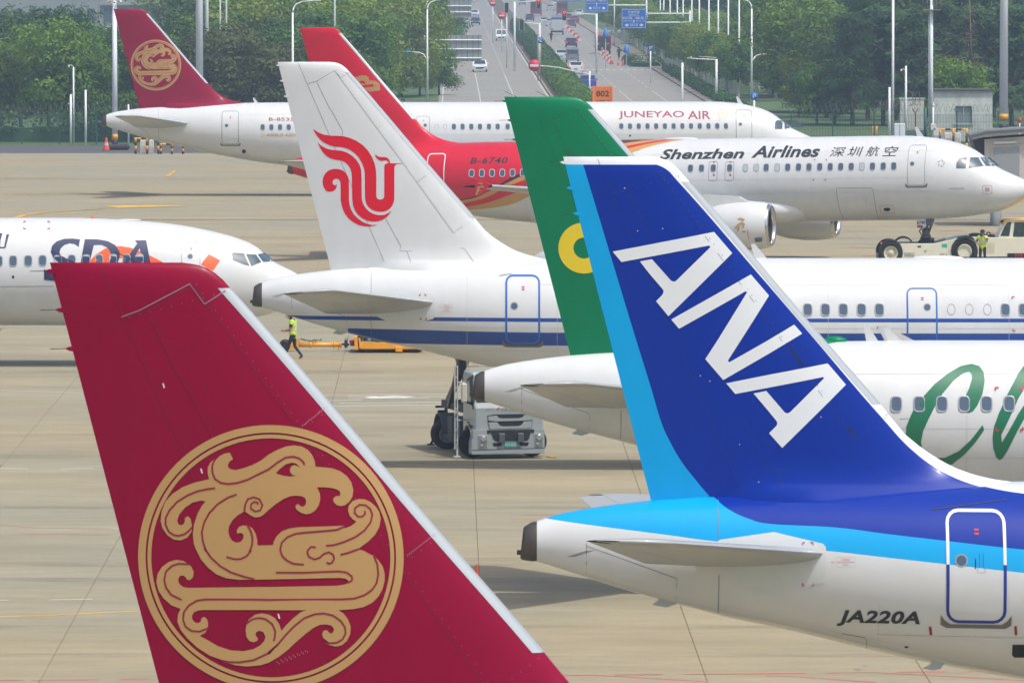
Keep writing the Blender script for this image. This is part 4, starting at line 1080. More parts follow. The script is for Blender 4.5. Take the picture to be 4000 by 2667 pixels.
# roof hatch fairing behind the green tail's exhaust
# airliner with navy lettering at the left
BO_Y = 262.0
nose = P(1196, 1106, BO_Y)
BO = PLN['bo'] = Plane('airliner', 'white airliner at the left edge with navy letters over an orange arc', nose.x - 39.5, BO_Y, HC - (1060.5 + 215) / (F / BO_Y), 39.5, kind='b')
BO.build_fuselage(); BO.build_fin(); BO.build_tail(); BO.build_wing(14.0, 22.5); BO.gear(4.0, 19.6, main=True)
BO.windows([-5, 51, 110, 166, 226, 280, 336, 387, 441, 494, 545], 1020, 1013, pick=(4, 6, 8, 10), w=.27, h=.38)
def CR0(q): return _S(q)
c0 = lambda q: CR0("@0,667 " + q)
BO.decal('orange_arc', [BO.poly(c0("780,880 820,835 880,770 970,712 1080,694 1110,693 1200,708 1300,745 1400,790 1480,830 1560,890 1450,890 1380,840 1290,805 1200,795 1120,800 1040,820 960,860 900,900"))], M_orange, lift=.006)
BO.decal('orange_block', [BO.poly(c0("1918,763 2022,825 1955,920 1845,862"))], M_orange, lift=.006)
BO.decal('lettering', [BO.poly(c0("735,632 722,700 690,674 640,666 590,682 556,716 546,752 562,786 602,812 660,835 700,870 705,930 660,990 560,1020 405,1000 405,905 480,935 580,930 620,900 600,870 540,845 490,800 466,745 478,690 520,650 590,627 660,624"))], M_navy, lift=.011)
BO.decal('lettering', [BO.poly(c0("780,630 900,632 990,648 1060,685 1098,740 1100,790 1080,850 1020,930 900,990 720,990"), holes=[c0("862,682 930,680 985,705 1015,750 1020,800 990,880 920,930 800,940")])], M_navy, lift=.011)
BO.decal('lettering', [BO.poly(c0("1240,642 1342,640 1352,690 1400,930 1310,930 1300,860 1200,860 1165,930 1075,930 1262,668"), holes=[c0("1283,712 1302,790 1235,790")])], M_navy, lift=.011)
BO.decal('lettering', [BO.poly(CR0("@0,667 -150,575 0,575 22,575 5,640 0,700 38,700 60,585 85,585 50,712 -10,715 -150,715"))], M_navy)
BO.door(709, 783, 946, 1085, M_rim, .03, .14, win=(743, 1001))
GL = [BO.poly(CR0(q)) for q in ("@0,667 2130,765 2142,753 2238,759 2290,872 2245,862 2138,818", "@0,667 2260,766 2351,770 @1000,667 0,772 48,838 0,858 @0,667 2310,875", "@1000,667 15,768 85,753 168,830 65,838")]
for q in GL: BO.decal('cockpit_window', [q], M_cock, step=.06, xstep=.06, lift=.008)
BO.decal('corner_mark', [BO.line(q, .04) for q in ([(93, 871), (93, 866), (101, 866)], [(185, 866), (193, 866), (193, 871)], [(93, 889), (93, 894), (101, 894)], [(185, 894), (193, 894), (193, 889)])], M_red)
BO.decal('drain_port', [BO.poly([(51 + 5 * cos(i), 1082 + 6 * sin(i)) for i in [2 * pi * j / 10 for j in range(10)]])], M_black)
BO.decal('skin_seam', [BO.line([(-60, 1120), (210, 1118)], .02), BO.line([(-60, 979), (690, 981)], .012)], M_line)
BO.dome(39.5 - 6.6, .5, .05); BO.dome(39.5 - 12, .3, .06)
b = MB(); b.sphere((39.5 - 7.9, 0, BO.top(31.6) + .02), .07, 8); BO.put(b.obj('red_beacon', mat('beacon_orange', rgb(230, 110, 40), .3)))

# red-tailed airliner on the tow tractor
SZ_Y = 353.1
SZ_x = (1186 - 2000) / F * SZ_Y - .745
SZ = None
class _T(Plane):
    pass
yaw, pit = -14.0, 1.25
M0 = Matrix.Translation((SZ_x, SZ_Y, 0)) @ Matrix.Rotation(radians(yaw), 4, 'Z') @ Matrix.Translation((0, 0, 3.54)) @ Matrix.Rotation(radians(-pit), 4, 'Y')
I0 = M0.inverted()
def szl(u, v, yl):
    o = I0 @ CAMP; d = I0.to_3x3() @ ray(u, v); k = (yl - o.y) / d.y; p = o + d * k; return (p.x, p.z)
szx = lambda pts, yl=-1.9: [szl(u, v, yl) for u, v in pts]
b0 = szx([(1500, 850), (1829, 822), (1914, 814), (2000, 797), (2064, 769), (2200, 720), (2330, 658), (2472, 594), (2553, 567), (2638, 550), (2720, 539)])
b1 = szx([(1500, 830), (1825, 808), (2000, 758), (2200, 672), (2330, 618), (2460, 577), (2560, 556), (2640, 545), (2720, 536)])
b2 = szx([(1500, 815), (1812, 793), (2000, 722), (2200, 640), (2330, 595), (2450, 569), (2560, 550), (2640, 542), (2720, 533)])
b3 = szx([(1500, 800), (1804, 783), (1914, 746), (2000, 706), (2200, 615), (2330, 577), (2440, 559), (2560, 546), (2640, 539), (2720, 531)])
b4 = szx([(1500, 790), (1800, 778), (2000, 692), (2200, 595), (2330, 560), (2440, 548), (2560, 541), (2640, 536), (2720, 529)])
lim = ('z', [(-3, b0[-1][0]), (3, b0[-1][0])], '<')
SZ_b = paint('red_swoosh_body_paint', WHITE, [(SZG, [('x', b0, '>'), lim]), (SZR, [('x', b1, '>'), lim]), (SZG, [('x', b2, '>'), lim]), (SZM, [('x', b3, '>'), lim]), (SZR, [('x', b4, '>'), lim])])
SZ = PLN['sz'] = Plane('airliner', 'red-tailed airliner with gold stripes being moved by a tow tractor', SZ_x, SZ_Y, 3.54, 37.57, yaw, pit, body=SZ_b, fin=M_szr)
SZ.build_fuselage(); SZ.build_fin(); SZ.build_tail(.80, .55, M_under)
o = SZ.I @ P(1925, 728, 332.6)
w = SZ.build_wing(13.6, 22.5, tip=(o.x, o.y, o.z), half=16.6, m=M_under); SZ.belly(); SZ.gear(nose=False, gz=-2.9)
for sd in (-1, 1):
    o2 = SZ.I @ P(3030, 883, 342.0)
    SZ.engine(o2.x if sd < 0 else o2.x + .9, sd * 5.75, -2.05, M_white)
W = lambda u, v: SZ.loc(u, v, o.y)
b = MB(); b.prism([W(1829, 688), W(1868, 703), W(1922, 722), W(1912, 727), W(1868, 764), W(1857, 765), W(1861, 735)], o.y - .06, o.y + .06); SZ.put(b.obj('winglet', M_szr))
b = MB()
for q in ([(1868, 712), (1888, 716), (1884, 722), (1872, 719)], [(1862, 745), (1870, 728), (1889, 726), (1891, 734), (1878, 732), (1868, 748)], [(1858, 762), (1866, 742), (1884, 742), (1872, 748), (1864, 763)]):
    b.prism([W(*a) for a in q], o.y - .08, o.y - .07)
SZ.put(b.obj('winglet_emblem', M_gold))
SZ.decal('emblem', [SZ.poly(_S(q), 'fin') for q in ("@1000,0 915,712 960,695 1010,695 1035,715 1040,740 1100,745 1135,770 1140,833 1085,838 1040,850 960,900 840,930 800,880 840,760",)], M_gold, on='fin', step=.3, xstep=.3)
SZ.decal('emblem_line', [SZ.line(_S(q), .12, 'fin') for q in ("@1000,0 955,755 990,755 1000,770", "@1000,0 975,800 1030,790 1080,785", "@1000,0 960,850 1000,840 1040,850")], M_szr, on='fin', lift=.010)
SZ.windows([1842, 1882, 1922, 1962, 2002, 2042], 677, 675, mats=(M_glass, mat('white_window_rim', rgb(210, 205, 205), .4)))
SZ.windows([2697, 2740, 2786, 2850, 2912, 2954, 2993, 3036, 3077, 3119, 3160, 3202, 3243, 3284, 3325, 3367, 3408, 3450, 3491], 658, 649, pick=(4, 5, 7, 15))
for u in (2786, 2850): SZ.decal('exit_outline', [stroke2d(SZ.rrect(u - 18, u + 18, 631, 706, .1), .03, True)], M_rim)
SZ.decal('exit_placard', [SZ.poly([(u - 3, v), (u + 4, v), (u + 4, v + 4), (u - 3, v + 4)]) for u in (2788, 2852) for v in (633, 679, 684)], M_red)
SZ.door(3546, 3622, 567, 724, M_rim, .03, .14, win=(3563, 640))
SZ.door(1671, 1742, 601, 745, M_whl, .05, .16, sill=False)
for body, u0, u1, vt, vb, sh in (('Shenzhen', 2577, 2911, 584, 624, .25), ('Airlines', 2934, 3208, 571, 618, .25)):
    fus_text(SZ, 'lettering', body, u0, u1, vt, vb, M_black, sh, .03, 1.02, dv=-4)
for ch, u0, u1, v0, v1 in (('深', 3240, 3306, 575, 613), ('圳', 3309, 3374, 573, 612), ('航', 3381, 3439, 572, 611), ('空', 3446, 3512, 571, 611)):
    fus_text(SZ, 'lettering', ch, u0, u1, v0, v1, M_black, .2, .006)
fus_text(SZ, 'registration', 'B-6740', 1836, 1985, 616, 640, M_black, .15, .02, 1.1, dv=-2)
for q in ("1727,1548 1732,1490 1760,1452 1826,1447 1816,1548", "1856,1447 1930,1447 1976,1525 1842,1546", "1948,1445 2040,1450 2130,1525 2002,1526"): SZ.decal('cockpit_window', [SZ.poly(_S("@3000,0 " + q))], M_cock, step=.06, xstep=.06, lift=.008)
for q in ("1841,1446 1829,1550", "1939,1444 1988,1528"): SZ.decal('cockpit_frame', [SZ.line(_S("@3000,0 " + q), .05)], M_white, step=.06, xstep=.06, lift=.011)
SZ.decal('star_emblem', [SZ.poly([(3676 + 17 * cos(a), 639 + 17 * sin(a)), (3676 + 8 * cos(a + .5), 639 + 8 * sin(a + .5)), (3676 + 12 * cos(a + 1.0), 639 + 12 * sin(a + 1.0))]) for a in [2 * pi * i / 5 - pi / 2 for i in range(5)]], M_line)
SZ.decal('cargo_door_edge', [SZ.line([(3268, 742), (3270, 735), (3404, 735), (3411, 745), (3420, 800), (3437, 860)], .02), SZ.line([(3268, 742), (3275, 800), (3295, 855)], .02)], M_line)
SZ.decal('outflow_valve', [SZ.poly([(3465 + 14 * cos(i), 818 + 7 * sin(i)) for i in [2 * pi * j / 12 for j in range(12)]])], M_dark, lift=.010)
SZ.decal('red_panel_edge', [stroke2d(SZ.rrect(3442, 3489, 802, 833, .06), .015, True), stroke2d(SZ.rrect(3840, 3874, 725, 758, .06), .015, True)], M_red)
SZ.decal('static_port', [SZ.poly([(3848, 733), (3866, 733), (3866, 748), (3848, 748)])], mat('port_pink', rgb(176, 140, 138), .5))
SZ.decal('corner_mark', [SZ.line(q, .04) for q in ([(3176, 700), (3176, 703), (3181, 703)], [(3220, 703), (3226, 703), (3226, 700)], [(3180, 628), (3180, 624), (3185, 624)], [(3224, 624), (3229, 624), (3229, 629)])], M_red)
fus_text(SZ, 'type_lettering', 'A320-CEO', 3708, 3768, 733, 741, M_line)
ex, ez = SZ.loc(2895, 855, -6.9)
def nac(p, name, shapes, m, xl, y, zc, side=-1):
    def sf(x, z):
        h = clamp((z - zc) / 1.17, -.99, .99); n = Vector((0, -sqrt(1 - h * h), h)); return Vector((x, y - 1.17 * sqrt(1 - h * h), z)), n
    return p.put(skin(name, shapes, sf, m, None, .1, None, .02))
nq = lambda pts: shape2d([SZ.loc(u, v, -6.85) for u, v in pts])
nac(SZ, 'engine_emblem', [nq(q) for q in ([(2878, 855), (2893, 851), (2911, 857), (2905, 862), (2893, 858)], [(2868, 892), (2882, 875), (2897, 866), (2911, 874), (2907, 889), (2897, 890), (2904, 878), (2895, 874), (2886, 888)], [(2880, 902), (2888, 885), (2894, 884), (2886, 903)])], M_gold, o2.x, -5.75, -2.05)
nac(SZ, 'engine_marking', [nq(q) for q in ([(2901, 900), (2907, 904), (2912, 901), (2912, 907), (2901, 907)], [(2920, 898), (2922, 898), (2924, 936), (2922, 936)])], M_red, o2.x, -5.75, -2.05)
nac(SZ, 'engine_vent', [nq([(2946, 930), (2976, 928), (2974, 944), (2948, 946)])], M_strut, o2.x, -5.75, -2.05)
SZ.blade(SZ.loc(3585, 525, 0)[0], .45, .3); SZ.dome(SZ.loc(2660, 540, 0)[0], .9, .1)
SZ.decal('nose_stain', [SZ.poly([(3938, 800), (3965, 787), (3998, 764), (4002, 774), (3988, 785), (3950, 802)])], mat('amber_stain', rgb(206, 190, 158), .4), lift=.005)
# nose leg with number plate, held by the tractor
nx, nz_ = SZ.loc(3616, 900, 0)
b = MB()
b.cyl((nx, 0, -1.6), (nx + .03, 0, -3.35), .13, n=12); b.cyl((nx, 0, -2.5), (nx + .03, 0, -3.0), .19, n=12)
b.tube([(nx + .12, 0, -2.75), (nx + .48, 0, -1.75)], .05); b.tube([(nx + .12, .12, -2.75), (nx + .5, .12, -1.75)], .04)
b.cyl((nx - .2, -.32, -2.95), (nx + .3, -.3, -2.85), .08, n=8); b.cyl((nx + .1, -.1, -3.1), (nx + .42, -.1, -3.0), .09, n=8)
b.box((nx + .22, -.15, -2.1), (.3, .3, .5)); b.tube([(nx - .1, -.1, -2.4), (nx - .3, -.12, -2.6), (nx - .12, -.15, -2.9)], .03)
SZ.put(b.obj('nose_gear', M_strut))
b = MB(); pl = [SZ.loc(u, v, -.3) for u, v in ((3581, 857), (3616, 856), (3618, 885), (3613, 890), (3596, 890), (3582, 878))]
b.prism(pl, -.33, -.30); SZ.put(b.obj('number_plate', M_whl))
vs, fs = text2d('6740', 1.0, .1, .01)
a0 = SZ.loc(3582, 876, -.3); a1 = SZ.loc(3615, 863, -.3); p2 = fit2d(vs, a0[0], a1[0], a0[1], a1[1])
b = MB(); b.add([(x, -.338, z) for x, z in p2], fs); SZ.put(b.obj('plate_number', M_black))
b = MB(); b.prism([SZ.loc(u, v, -.35) for u, v in ((3582, 881), (3604, 881), (3605, 890), (3584, 890))], -.36, -.345); SZ.put(b.obj('warning_tag', M_red))
for dy in (-.25, .25):
    w_ = MB(); w_.lathe([(-.1, 0), (-.11, .2), (-.11, .32), (-.06, .38), (.06, .38), (.11, .32), (.11, .2), (.1, 0)], (nx, dy, -3.3), (0, 1, 0), 20); SZ.put(w_.obj('wheel', M_tyre))
fus_lines(SZ, M_line, 19.0)

# farthest airliner, crimson tail
JF_Y = 440.0
JF = PLN['jf'] = Plane('airliner', 'farthest airliner, long white body with crimson lettering and crimson emblem tail', tailX(446.6, JF_Y), JF_Y, 3.71, 44.51, 0, .12, fin=M_mag)
JF.build_fuselage(); JF.build_fin(); JF.build_tail(.80, .55, M_grey); JF.build_wing(17.8, 26.9); JF.gear(5.07, 22.0)
emblem(JF)
JF.windows([1026, 1060, 1094, 1128], 497.6, 497.3); JF.windows([1773, 1807, 1841, 1875, 1910, 1944, 1983, 2017, 2051, 2085], 495.5, 494.8)
JF.windows([2427 + 34.05 * i for i in range(13)], 493.8, 493)
for u in (1705, 1739): JF.decal('blank_window', [JF.line([(u + 7 * cos(t), 496 + 10 * sin(t)) for t in [2 * pi * i / 16 for i in range(16)]], .016, closed=True)], M_line)
fus_text(JF, 'lettering', 'JUNEYAO', 2416, 2672, 434, 467, mat('crimson_lettering', rgb(150, 24, 62), .4), 0, .012, 1.0)
fus_text(JF, 'lettering', 'AIR', 2687, 2775, 434, 466, MATS['crimson_lettering'], 0, .012, 1.0)
fus_text(JF, 'registration', 'B-8535', 1050, 1148, 460, 473, MATS['crimson_lettering'], 0, .008, 1.05)
fus_text(JF, 'type_lettering', 'AIRBUS A321', 1040, 1155, 522, 534, M_gold, .1, .01)
JF.decal('small_emblem', [JF.line([(1027 + 7 * cos(t), 529 + 7 * sin(t)) for t in [2 * pi * i / 14 for i in range(14)]], .05, closed=True), JF.line([(1021, 532), (1033, 526)], .05), JF.line([(2823 + 19 * cos(t), 448 + 16 * sin(t)) for t in [2 * pi * i / 20 for i in range(20)]], .035, closed=True), JF.line([(2811, 452), (2818, 440), (2830, 442), (2826, 450), (2836, 455), (2820, 458)], .06)], mat('pale_gold', rgb(222, 200, 160), .4))
JF.door(868, 932, 435, 563, M_line, .03, .16, win=(885, 491)); JF.door(2876, 2935, 430, 550, M_line, .03, .16, win=(2892, 486), sill=False)
JF.door(1628, 1678, 455, 545, M_line, .025, .12, win=(1661, 490), sill=False)
JF.decal('drain_port', [JF.poly([(953 + 8 * cos(i), 592 + 8 * sin(i)) for i in [2 * pi * j / 10 for j in range(10)]]), JF.poly([(2461 + 4 * cos(i), 531 + 4 * sin(i)) for i in [2 * pi * j / 8 for j in range(8)]])], M_dark)
for q in ("62,1187 65,1125 82,1107 132,1107 130,1187", "150,1107 205,1105 242,1168 152,1187", "212,1105 268,1112 328,1170 250,1172"): JF.decal('cockpit_window', [JF.poly(_S("@3000,0 " + q))], M_cock, step=.06, xstep=.06, lift=.008)
JF.blade(JF.loc(2884, 400, 0)[0], .42, .3); JF.blade(JF.loc(995, 400, 0)[0], .3, .25); fus_lines(JF, M_line)
b = MB(); q = [JF.loc(u, v, -17) for u, v in ((1951, 1275 / 2.351 + 3), (1962, 545), (1978, 562), (1962, 562))]
b.prism(q, -17.05, -16.95); JF.put(b.obj('winglet', M_white))
# ---------------------------------------------------------------- people, vehicles and ground equipment
M_hivis = mat('hivis_yellow', rgb(196, 226, 30), .7, noise=(6, .15)); M_refl = mat('reflective_tape', rgb(176, 182, 186), .4)
M_cloth = mat('dark_uniform', rgb(32, 36, 46), .85, noise=(5, .2)); M_skin = mat('skin', rgb(176, 122, 98), .6)
M_shoe = mat('black_shoe', rgb(24, 24, 24), .5); M_hair = mat('black_hair', rgb(22, 20, 20), .7)
def person(name, label, J, loc, rz, cap=None, muffs=False, vest=True, shirt=M_cloth, group=None, trousers=M_cloth, sleeves=.0):
    """J: joint positions (x right, y forward, z up). Grown as one skin over the skeleton."""
    rt = thing(name, label, 'person', loc, rz, group)
    R_ = dict(pelvis=(.15, .12), belly=(.16, .115), chest=(.185, .12), neckb=(.085, .075), neck=(.056, .058), head=(.082, .1), crown=(.06, .07),
              shl=(.075, .075), ell=(.046, .046), wrl=(.033, .03), hal=(.04, .022), fil=(.026, .014), shr=(.075, .075), elr=(.046, .046), wrr=(.033, .03), har=(.04, .022), fir=(.026, .014),
              hil=(.1, .1), knl=(.065, .068), anl=(.045, .05), tol=(.042, .034), hir=(.1, .1), knr=(.065, .068), anr=(.045, .05), tor=(.042, .034))
    ks = list(R_); E = [('pelvis', 'belly'), ('belly', 'chest'), ('chest', 'neckb'), ('neckb', 'neck'), ('neck', 'head'), ('head', 'crown')]
    for s in 'lr': E += [('chest', 'sh' + s), ('sh' + s, 'el' + s), ('el' + s, 'wr' + s), ('wr' + s, 'ha' + s), ('ha' + s, 'fi' + s), ('pelvis', 'hi' + s), ('hi' + s, 'kn' + s), ('kn' + s, 'an' + s), ('an' + s, 'to' + s)]
    me = bpy.data.meshes.new('body'); me.from_pydata([J[k] for k in ks], [(ks.index(a), ks.index(c)) for a, c in E], [])
    o = bpy.data.objects.new('body', me); COL.objects.link(o)
    o.modifiers.new('skin', 'SKIN'); sd = o.modifiers.new('sub', 'SUBSURF'); sd.levels = 2; sd.render_levels = 2
    for i, k in enumerate(ks):
        sv = me.skin_vertices[0].data[i]; sv.radius = R_[k]; sv.use_root = (k == 'pelvis')
    bpy.context.view_layer.update()
    ev = o.evaluated_get(bpy.context.evaluated_depsgraph_get()); bm_ = bpy.data.meshes.new_from_object(ev)
    bpy.data.objects.remove(o); bm_.name = 'body'
    for m in (M_skin, shirt, trousers, M_shoe): bm_.materials.append(m)
    V = {k: Vector(p) for k, p in J.items()}
    def seg(p, a, c):
        a, c = V[a], V[c]; d = c - a; t = clamp((p - a).dot(d) / d.length_squared); return (p - a - d * t).length, t
    segs = E
    info = []
    for f in bm_.polygons:
        c = f.center; best = min((seg(c, a, e)[0] / (R_[a][0] + R_[e][0]), a, e) for a, e in segs); t = seg(c, best[1], best[2])[1]
        a, e = best[1], best[2]; mi = 1
        if a in ('neck', 'head') or (a == 'neckb' and t > .4): mi = 0
        elif a[:2] in ('wr', 'ha'): mi = 0
        elif a[:2] == 'el': mi = 0
        elif a[:2] == 'sh': mi = 0 if t > .82 else 1
        elif a[:2] in ('hi', 'kn') or e[:2] == 'hi': mi = 2
        elif a[:2] == 'an': mi = 3
        elif a == 'pelvis' and t < .35: mi = 2
        f.material_index = mi; f.use_smooth = True; info.append((a, e, t))
    bm_.update()
    link('body', bm_, rt)
    if vest:
        b = MB(); vs = [v.co.copy() for v in bm_.vertices]; nr = [v.normal.copy() for v in bm_.vertices]
        for f, (a, e, t) in zip(bm_.polygons, info):
            tor = (a, e) in (('pelvis', 'belly'), ('belly', 'chest'), ('chest', 'neckb')) or (a == 'chest' and e[:2] == 'sh')
            if a == 'chest' and e == 'neckb' and t > .8: tor = False
            if tor or (e[:2] == 'hi' and f.center.z > V['pelvis'].z + .0):
                q = f.center; z = q.z; z0 = V['pelvis'].z
                tape = (.10 < z - z0 < .15) or (.24 < z - z0 < .29) or (abs(abs(q.x - V['chest'].x) - .11) < .025 and z > z0 + .27)
                b.add([vs[i] + nr[i] * .022 for i in f.vertices], [list(range(len(f.vertices)))], 1 if tape else 0, True)
        link('vest', b.mesh('vest', [M_hivis, M_refl]), rt)
    hd = V['head']; up = (V['crown'] - V['neck']).normalized(); fw = J['face']; fw = Vector(fw).normalized(); sd_ = fw.cross(up)
    b = MB()
    b.sphere(hd + up * .045 - fw * .012, .108, 12, 0, (1, 1, .95))
    b.v = [tuple(Vector(p)) for p in b.v]
    hair = MB()
    for f in b.f:
        c = sum((Vector(b.v[i]) for i in f), Vector()) / len(f); d = c - hd
        if d.dot(up) > .06 or (d.dot(fw) < .01 and d.dot(up) > -.04): hair.add([b.v[i] for i in f], [list(range(len(f)))], 0, True)
    hair.obj('hair', M_hair, rt)
    b = MB(); b.sphere(hd + fw * .108 - up * .005, .02, 8, 0); 
    for s in (-1, 1): b.sphere(hd + sd_ * (.094 * s) + up * .0, .026, 8, 0, (.6, 1, 1.2))
    b.obj('nose_and_ears', M_skin, rt)
    b = MB()
    for s in (-1, 1): b.sphere(hd + fw * .094 + sd_ * (.034 * s) + up * .028, .012, 6)
    b.box(hd + fw * .098 - up * .042, (.045, .012, .01)); b.obj('eyes_and_mouth', M_hair, rt)
    for s, h in (('l', -1), ('r', 1)):
        b = MB(); w, q = V['ha' + s], V['fi' + s]; d = (q - w).normalized(); a = d.orthogonal().normalized(); c = d.cross(a)
        for i in range(4): 
            p0 = q + a * (.03 - .02 * i) - d * .02; L_ = (.055, .07, .075, .06)[i]; p1 = p0 + d * L_ * .55 + c * .005; p2 = p1 + d * L_ * .45 + c * .018
            b.tube([p0, p1, p2], .0095, 6, taper=.007)
        b.tube([w + a * .035, w + a * .06 + d * .035, w + a * .055 + d * .07 + c * .01], .011, 6, taper=.008)
        b.obj('fingers', M_skin, rt)
    if cap:
        b = MB(); o_ = hd + up * .075
        b.lathe([(-.01, .112), (.05, .112), (.055, .15), (.085, .152), (.095, .11), (.10, 0)] if cap == 'peaked' else [(-.02, .112), (.05, .11), (.085, .08), (.1, 0)], o_, up, 18)
        b.add([o_ + fw * .1 + sd_ * .09, o_ + fw * .19 + sd_ * .05 - up * .02, o_ + fw * .19 - sd_ * .05 - up * .02, o_ + fw * .1 - sd_ * .09, o_ + fw * .1 + sd_ * .09 + up * .01, o_ + fw * .19 + sd_ * .05 - up * .01, o_ + fw * .19 - sd_ * .05 - up * .01, o_ + fw * .1 - sd_ * .09 + up * .01], [(0, 1, 2, 3), (7, 6, 5, 4), (0, 4, 5, 1), (1, 5, 6, 2), (2, 6, 7, 3)])
        b.obj('cap', M_cloth, rt)
    if muffs:
        b = MB()
        for s in (-1, 1): b.cyl(hd + sd_ * (.085 * s), hd + sd_ * (.125 * s), .045, n=14)
        b.obj('ear_defenders', mat('pale_green_plastic', rgb(170, 196, 186), .4), rt)
    return rt
def stand(**kw):
    J = dict(pelvis=(0, 0, .95), belly=(0, .01, 1.1), chest=(0, 0, 1.32), neckb=(0, -.005, 1.47), neck=(0, .01, 1.53), head=(0, .03, 1.62), crown=(0, .02, 1.70),
             shl=(-.19, 0, 1.42), ell=(-.24, -.02, 1.15), wrl=(-.25, .05, .92), hal=(-.25, .07, .85), fil=(-.25, .08, .80), shr=(.19, 0, 1.42), elr=(.24, -.02, 1.15), wrr=(.25, .05, .92), har=(.25, .07, .85), fir=(.25, .08, .80),
             hil=(-.1, 0, .9), knl=(-.11, .02, .49), anl=(-.11, -.02, .09), tol=(-.12, .15, .04), hir=(.1, 0, .9), knr=(.11, .02, .49), anr=(.11, -.02, .09), tor=(.12, .15, .04), face=(0, 1, 0))
    J.update(kw); return J
# walking man (seen from behind and the side, moving left, away from the camera)
g = G(1147, 1404)
walk = stand(pelvis=(0, 0, .93), belly=(0, .0, 1.08), chest=(0, .02, 1.30), neckb=(0, .05, 1.45), neck=(0, .08, 1.5), head=(0, .12, 1.585), crown=(0, .11, 1.67),
             knl=(-.10, .20, .50), anl=(-.10, -.02, .14), tol=(-.1, .10, .05), hil=(-.1, 0, .88), hir=(.1, 0, .88), knr=(.1, -.03, .48), anr=(.1, -.33, .10), tor=(.1, -.2, .035),
             ell=(-.24, .05, 1.14), wrl=(-.2, .27, 1.06), hal=(-.18, .34, 1.07), fil=(-.17, .39, 1.075), elr=(.24, .02, 1.13), wrr=(.22, .24, 1.05), har=(.21, .32, 1.05), fir=(.2, .37, 1.06), face=(0, 1, -.35))
walk['knl'] = (-.10, .16, .50); walk['anl'] = (-.10, .30, .10); walk['tol'] = (-.1, .44, .05)
pw = person('person', 'walking person in cap and yellow vest, striding left beside the yellow tow bar', walk, (g.x - .02, g.y + .1, GZ - .0), radians(75), cap='peaked')
b = MB(); h = pw.matrix_basis @ Vector((-.17, .4, 1.07)); e = P(1085, 1330, g.y)
# standing man at the tractor
g = P(3838, 1010, 342.9)
st = stand(elr=(.30, -.02, 1.18), wrr=(.17, .12, 1.04), har=(.13, .14, 1.03), fir=(.10, .15, 1.02), ell=(-.25, .14, 1.2), wrl=(-.1, .22, 1.42), hal=(-.06, .19, 1.49), fil=(-.045, .165, 1.53), face=(-.35, 1, -.05))
person('person', 'standing person in yellow vest and ear defenders, hand at chin, by the tractor wheel', st, (g.x, 342.9, GZ), radians(168), cap='soft', muffs=True)

def wheel_mb(r, w, hubm=1):
    b = MB(); b.lathe([(-w * .42, r * .58), (-w * .5, r * .66), (-w * .5, r * .86), (-w * .36, r * .98), (-w * .1, r), (w * .1, r), (w * .36, r * .98), (w * .5, r * .86), (w * .5, r * .66), (w * .42, r * .58)], (0, 0, 0), (0, 1, 0), 28, 0)
    return b
def rim_mb(r, w, n=8):
    b = MB(); b.lathe([(-w * .42, r * .58), (-w * .40, r * .52), (-w * .22, r * .45), (-w * .22, r * .25), (-w * .32, r * .22), (-w * .32, 0)], (0, 0, 0), (0, 1, 0), 24, 0)
    for i in range(n):
        t = 2 * pi * i / n; b.cyl((r * .36 * cos(t), -w * .22, r * .36 * sin(t)), (r * .36 * cos(t), -w * .3, r * .36 * sin(t)), r * .035, n=6, mi=1)
    return b
def wheel(parent, loc, r, w, rimm, rot=0, name='wheel', hub=None):
    t = wheel_mb(r, w).obj(name, M_tyre, parent, loc); t.rotation_euler = (0, 0, rot)
    rm = rim_mb(r, w).obj('rim', [rimm, hub or M_strut], t)
    return t
# --- towbarless aircraft tractor
TY = 343.8
ts = sc(TY)
g0 = P(3430, 1037, TY)
M_cream = mat('cream_paint', rgb(224, 220, 196), .35, coat=.3, noise=(1.5, .06)); M_rubber = mat('black_mudguard', rgb(34, 34, 36), .6)
M_cabglass = mat('green_cab_glass', rgb(38, 62, 54), .1, spec=.8, coat=.6, noise=(2, .4)); M_amber = mat('amber_lens', rgb(232, 110, 40), .3)
TR = thing('tow_tractor', 'low cream aircraft tow tractor carrying the nose wheel, driver cab at the right edge', 'tractor', (g0.x, TY, 0))
def tq(u, v): return ((u - 3430) / ts, (1037 - v) / ts)
def tprism(name, pts, y0, y1, m, parent=None):
    b = MB(); b.prism([tq(*p) for p in pts], y0, y1); o = b.obj(name, m, parent or TR)
    md = o.modifiers.new('bevel', 'BEVEL'); md.width = .025; md.segments = 2; md.limit_method = 'ANGLE'; return o
tprism('side_beam', [(3516, 952), (3655, 950), (3680, 944), (3704, 936), (3704, 1005), (3522, 1008)], 0, .55, M_cream)
tprism('side_beam', [(3516, 952), (3655, 950), (3680, 944), (3704, 936), (3704, 1005), (3522, 1008)], 2.3, 2.85, M_cream)
tprism('front_body', [(3704, 940), (3745, 928), (3800, 924), (3925, 928), (4000, 926), (4090, 930), (4090, 1000), (3704, 1003)], .02, 2.8, M_cream)
tprism('chassis', [(3440, 1000), (4110, 996), (4110, 1010), (3440, 1011)], .1, 2.7, M_rubber)
tprism('cradle', [(3510, 960), (3700, 955), (3700, 1000), (3510, 1002)], .55, 2.3, M_rubber)
def arch(name, uc, vc, rx, rz, y0, y1, m, cut=.0):
    pts = [(uc + rx * cos(t), vc - rz * sin(t)) for t in [pi * i / 14 for i in range(15)]]; inn = [(uc + .9 * rx * cos(t), vc - .86 * rz * sin(t)) for t in [pi * i / 14 for i in range(15)]]
    b = MB(); q = [tq(*p) for p in pts + inn[::-1]]; b.prism(q, y0, y1); return b.obj(name, m, TR)
arch('mudguard', 3480, 985, 46, 51, -.06, .5, M_rubber); arch('mudguard', 3540, 975, 42, 45, 2.35, 2.9, M_rubber)
